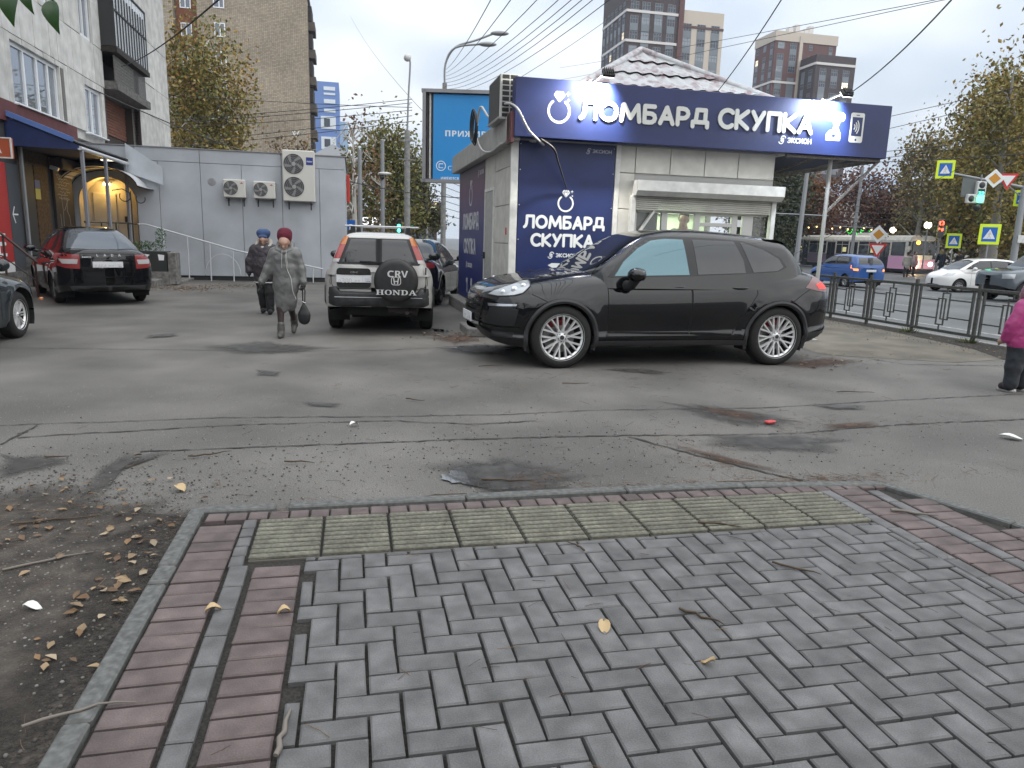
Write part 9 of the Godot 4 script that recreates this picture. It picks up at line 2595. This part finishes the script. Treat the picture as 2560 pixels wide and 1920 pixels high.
		put("trousers", flesh([[V(-.08, .86, 0), V(-.08, .46, st * .6), .1, .075], [V(-.08, .46, st * .6), V(-.08, .08, st), .075, .06], [V(.08, .86, 0), V(.08, .46, -st * .5), .1, .075], [V(.08, .46, -st * .5), V(.08, .08, -st), .075, .06]], .022, .02), cloth("legs_%d" % int(d[5].r * 1000 + d[5].b * 77), d[5].r, d[5].g, d[5].b), Q)
		put("hair", flesh([[V(0, 1.66, -.02), V(0, 1.62, -.04), .095, .09]], .02, .02), mat("brow_dark") if d[0] != far[7][0] else mat("purple_hat", .12, .04, .2, .9), Q)
		for x in [-1.0, 1.0]: put("shoe", flesh([[V(.08 * x, .05, -st * x), V(.08 * x, .045, -st * x + .13), .05, .04]], .02, .02), mat("cord_white") if d[6] == 1 else dk, Q)
		Q.scale = Vector3.ONE * s
# ---------------------------------------------------------------- twigs, fallen leaves, pebbles, weeds
func build_litter() -> void:
	var g := RandomNumberGenerator.new(); g.seed = 99
	# larger twigs that can be told apart
	var tw := mat("twig_brown", .06, .04, .025, .9); var tg := mat("twig_grey", .16, .14, .12, .9)
	var spots := [[-.83, 2.2, .3, .25, 1, "grey twig lying across the edging stone at lower left"], [-.22, 2.0, .22, 1.45, 1, "short thick knotted twig by the pink blocks at the bottom"], [1.35, 2.42, .2, -.9, 0, "thin dark twig on the herringbone, right of centre"], [1.05, 3.15, .12, 2.0, 0, "small curved twig just below the tactile strip"], [-.95, 5.0, .28, .35, 0, "brown twig on the asphalt left of the big puddle"], [-.35, 4.75, .2, -.25, 0, "straight twig between the kerb and the cracks, left of centre"], [.55, 6.55, .2, -.6, 0, "curved twig on open asphalt above the crack"], [5.2, 6.55, .4, -.2, 0, "long thin twig on the asphalt towards the child"], [2.5, 4.0, .5, -.15, 1, "long bent twig along the kerb on the right"], [-1.35, 3.4, .35, .4, 1, "forked dry twig on the bare soil"], [-1.5, 3.9, .4, .15, 0, "long twig at the edge of the bare soil"], [.95, 4.22, .35, -.2, 0, "twig lying in the big puddle"], [-1.9, 5.05, .16, -.1, 0, "short twig near the dark damp band"], [1.9, 3.3, .22, -.4, 0, "dark twig across the tactile strip"], [2.0, 2.75, .22, -.8, 0, "twig on the blocks towards the right edge"], [0.5, 4.0, .28, .1, 0, "twig lying against the far edging stones"], [3.1, 3.3, .24, -.5, 1, "pale twig on the pink blocks at right"], [1.6, 8.3, .3, .05, 0, "twig on the asphalt in front of the SUV's front wheel"], [2.3, 7.2, .3, -.1, 0, "twig on the asphalt below the SUV door"]]
	for s in spots:
		var p := []; var n := 7; var dirv := Vector2(cos(s[3]), sin(s[3])); var bend := g.randf_range(-.25, .25)
		var hgt := .036 if s[1] < 3.9 and s[0] > -.9 and s[0] < 3.4 else .012
		for i in n:
			var t := i / float(n - 1) - .5
			var q: Vector2 = Vector2(s[0], s[1]) + dirv * t * s[2] + dirv.orthogonal() * bend * s[2] * (t * t - .1) + Vector2(g.randf_range(-1, 1), g.randf_range(-1, 1)) * .008
			p.append(S(q.x, hgt + .006 + g.randf() * .006, q.y))
		var r: float = .008 if s[2] < .25 and s[4] == 1 else .005
		var mb := MB.new(); mb.tube(p, [r, r * 1.15, r * .95, r, r * .8, r * .6, r * .35], 6)
		if s[2] > .3: mb.tube([p[3], p[3] + S(.04, .02, .05)], [r * .6, r * .2], 4)
		solo("twig", mb, tg if s[4] == 1 else tw, s[5], "twig", Vector3.ZERO, 0, "fallen twigs")
	# single pale leaves
	for s in [[.93, 2.4, .07, "pale yellow leaf lying on the herringbone near the centre"], [1.22, 2.12, .05, "small curled leaf on the blocks lower right of centre"], [-.55, 2.78, .06, "cream leaf on the grey block column at left"], [-.28, 2.72, .05, "orange-edged leaf between the pink blocks and the herringbone"], [-1.0, 4.32, .09, "large pale leaf on the asphalt by the kerb corner"], [-1.3, 2.55, .09, "dry tan leaf on the soil at lower left"], [-1.25, 2.95, .07, "tan leaf near the white scrap on the soil"], [5.3, 4.75, .16, "white paper scrap at the right edge of the asphalt"], [.0, 5.7, .08, "white stick of litter on the asphalt seam"]]:
		var mb := MB.new(); var rows := []
		for a in 6:
			var t := a / 5.0; var w: float = s[2] * .34 * sin(PI * (.08 + .9 * t))
			var row := PackedVector3Array()
			for b in 5:
				var x := -1.0 + b / 2.0
				row.append(V(x * w, .012 * absf(x) + .014 * sin(t * 4.0 + s[0]), (t - .5) * s[2]))
			rows.append(row)
		mb.grid(rows, Vector3.UP)
		var pale: bool = "white" in s[3]
		solo("scrap" if pale else "fallen_leaf", mb, mat("litter_white", .6, .61, .58, .8) if pale else mat("leaf_tan", .42, .31, .17, .8), s[3], "litter" if pale else "leaf", S(s[0], .04 if s[1] < 3.9 and s[0] > -.9 else .016, s[1]), g.randf() * TAU, "" if pale else "single fallen leaves")
	var mbt := flesh([[V(-.03, .03, 0), V(.02, .04, .01), .03, .028], [V(.02, .03, 0), V(.05, .02, .02), .025, .015], [V(-.04, .015, .02), V(.0, .02, .03), .02, .02]], .006, .01, .012)
	solo("crumpled_tissue", mbt, mat("tissue", .66, .67, .68, .9), "crumpled white tissue on the soil at the left edge", "litter", S(-1.37, .015, 2.78))
	var red := MB.new(); red.xf = Transform3D(Basis(Vector3.UP, .5), Vector3.ZERO); red.box(V(0, .012, 0), V(.1, .02, .05), .006)
	solo("red_wrapper", red, mat("wrapper_red", .5, .05, .05, .4), "small red wrapper in the rusty damp patch", "litter", S(3.5, .012, 5.42))
	# drifts of leaves, needles and gravel: nobody could count these
	var lf := []
	for k in 3:
		var mb := MB.new(); var cg := RandomNumberGenerator.new(); cg.seed = 200 + k
		for s in [1.0, -1.0]:
			var P := [V(-.5, .02, 0), V(-.28, .1 + .05 * k, .2 * s), V(.05, .16 - .04 * k, .3 * s), V(.32, .09, .16 * s), V(.55, .04 * k, 0)]
			for i in 3: mb.t(P[0] if i < 2 else P[0], P[i + 1], P[i + 2], Vector3.UP)
		lf.append(mb.done())
	var tick := MB.new(); tick.tube([V(-.5, .01, 0), V(0, .02, .04), V(.5, .01, 0)], .012, 3)
	var peb := MB.new(); peb.ell(V(0, .15, 0), V(.5, .35, .42), 6, 4)
	var scatter := func(called: String, label_mesh, m: Material, list: Array, lo: float, hi: float, cols: Array) -> void:
		var mm := MultiMesh.new(); mm.transform_format = MultiMesh.TRANSFORM_3D; mm.use_colors = true; mm.mesh = label_mesh
		mm.instance_count = list.size()
		for i in list.size():
			var p: Vector3 = list[i]; var s := g.randf_range(lo, hi)
			mm.set_instance_transform(i, Transform3D(Basis.from_euler(V(g.randf_range(-.3, .3), g.randf() * TAU, g.randf_range(-.3, .3))).scaled(Vector3.ONE * s), S(p.x, p.y, p.z)))
			mm.set_instance_color(i, (cols[g.randi() % cols.size()] as Color) * g.randf_range(.7, 1.2))
		var o := MultiMeshInstance3D.new(); o.name = called; o.multimesh = mm; o.material_override = m; add_child(o); stuff(o)
	var area := func(n: int, u: float, w: float, ru: float, rw: float, y: float) -> Array:
		var r := []
		for i in n: r.append(V(u + g.randfn() * ru, y, w + g.randfn() * rw))
		return r
	var lv := vcol("litter_leaf", .85); var L := []
	L += area.call(520, -4.1, 20.0, .5, .55, .02); L += area.call(160, -3.2, 21.3, .6, .3, .01)
	L += area.call(50, -1.03, 3.1, .07, .35, .02); L += area.call(60, -1.5, 4.0, .4, .3, .02)
	L += area.call(120, 1.6, 11.0, .35, .3, .01); L += area.call(70, 6.0, 8.9, .8, .5, .01); L += area.call(60, 9.6, 9.0, .5, 1.5, .02)
	for k in 3: scatter.call("leaf_litter" if k == 0 else "leaf_litter_%03d" % k, lf[k], lv, L.filter(func(p): return int(absf(p.x) * 1000) % 3 == k), .025, .065, [Color(.17, .1, .05), Color(.24, .17, .1), Color(.12, .075, .045), Color(.29, .23, .16)])
	var N := []
	N += area.call(420, 2.9, 3.98, .5, .07, .01); N += area.call(160, 1.6, 4.0, .4, .06, .01); N += area.call(200, 2.45, 4.6, .2, .35, .01); N += area.call(120, 3.5, 5.4, .4, .25, .01); N += area.call(140, 1.1, 4.2, .15, .15, .014)
	N += area.call(150, .3, 3.92, .7, .06, .012); N += area.call(260, 5.5, 8.5, 1.2, .5, .01); N += area.call(300, 2.5, 7.6, 1.5, .6, .01); N += area.call(260, -1.4, 3.9, .5, .4, .015); N += area.call(300, 1.2, 5.2, 2.2, 1.2, .01); N += area.call(140, 1.3, 3.1, 1.3, .8, .036); N += area.call(100, 4.6, 5.3, .7, .15, .01)
	scatter.call("needle_litter", tick.done(), lv, N, .03, .1, [Color(.07, .04, .025), Color(.13, .06, .03), Color(.05, .035, .025), Color(.2, .12, .06)])
	var Pb := []
	Pb += area.call(2400, -1.5, 3.1, .45, .8, .008).filter(func(p): return p.x < -.9); Pb += area.call(900, -1.6, 4.3, .7, .35, .004).filter(func(p): return p.x < -.9 or p.z > 4.0)
	Pb += area.call(1200, 9.8, 11.0, .3, 3.0, .008); Pb += area.call(800, 1.0, 4.8, 1.6, .5, .002).filter(func(p): return p.z > 4.0)
	scatter.call("gravel", peb.done(), vcol("gravel", .9), Pb, .005, .017, [Color(.1, .092, .083), Color(.13, .12, .105), Color(.075, .066, .058), Color(.17, .16, .145)])
	# aggregate grains that stand out of the worn asphalt close by
	var G := []
	for i in 16000:
		var u := g.randf_range(-4.5, 6.5); var w := 3.9 + 3.6 * pow(g.randf(), 1.4)
		if in_view(u, w, 1.05) and (w > 4.0 or u < -.9 or u > 3.6): G.append(V(u, -.001, w))
	scatter.call("asphalt_grit", peb.done(), vcol("gravel", .9), G, .004, .009, [Color(.13, .125, .118), Color(.19, .18, .165), Color(.26, .25, .235), Color(.1, .095, .09)])
	# joint moss and weeds at the fence feet
	for i in 3:
		var mb := MB.new(); var cg := RandomNumberGenerator.new(); cg.seed = 60 + i
		for k in 60:
			var a := cg.randf() * TAU; var r := cg.randf() * .16
			var b := V(cos(a) * r, 0, sin(a) * r * .7); var e := b + V(cos(a), .8 + cg.randf(), sin(a)) * .07
			mb.col = Color(.05, .085, .02).lerp(Color(.12, .12, .03), cg.randf())
			mb.t(b - V(.008, 0, 0), b + V(.008, 0, 0), e, V(0, .3, 1))
		mb.col = Color.WHITE
		solo("weed_tuft", mb, leaf_mat(), ["low weed tuft at the foot of the fence post right of the SUV", "weed tuft at the foot of the fence post nearer the child", "weed tuft below the fence at the right edge"][i], "weed", S(10.22, .0, [11.63, 10.22, 8.95][i]), 0, "weed tufts under the fence")

func build_all() -> void:
	build_ground()
	build_kiosk()
	build_pavilion()
	build_shops()
	build_fence()
	build_towers()
	build_far_left()
	build_poles_and_wires()
	build_signals()
	build_trees()
	build_tram()
	build_black_suv()
	build_silver_suv()
	build_black_sedan()
	build_other_cars()
	build_people()
	build_litter()
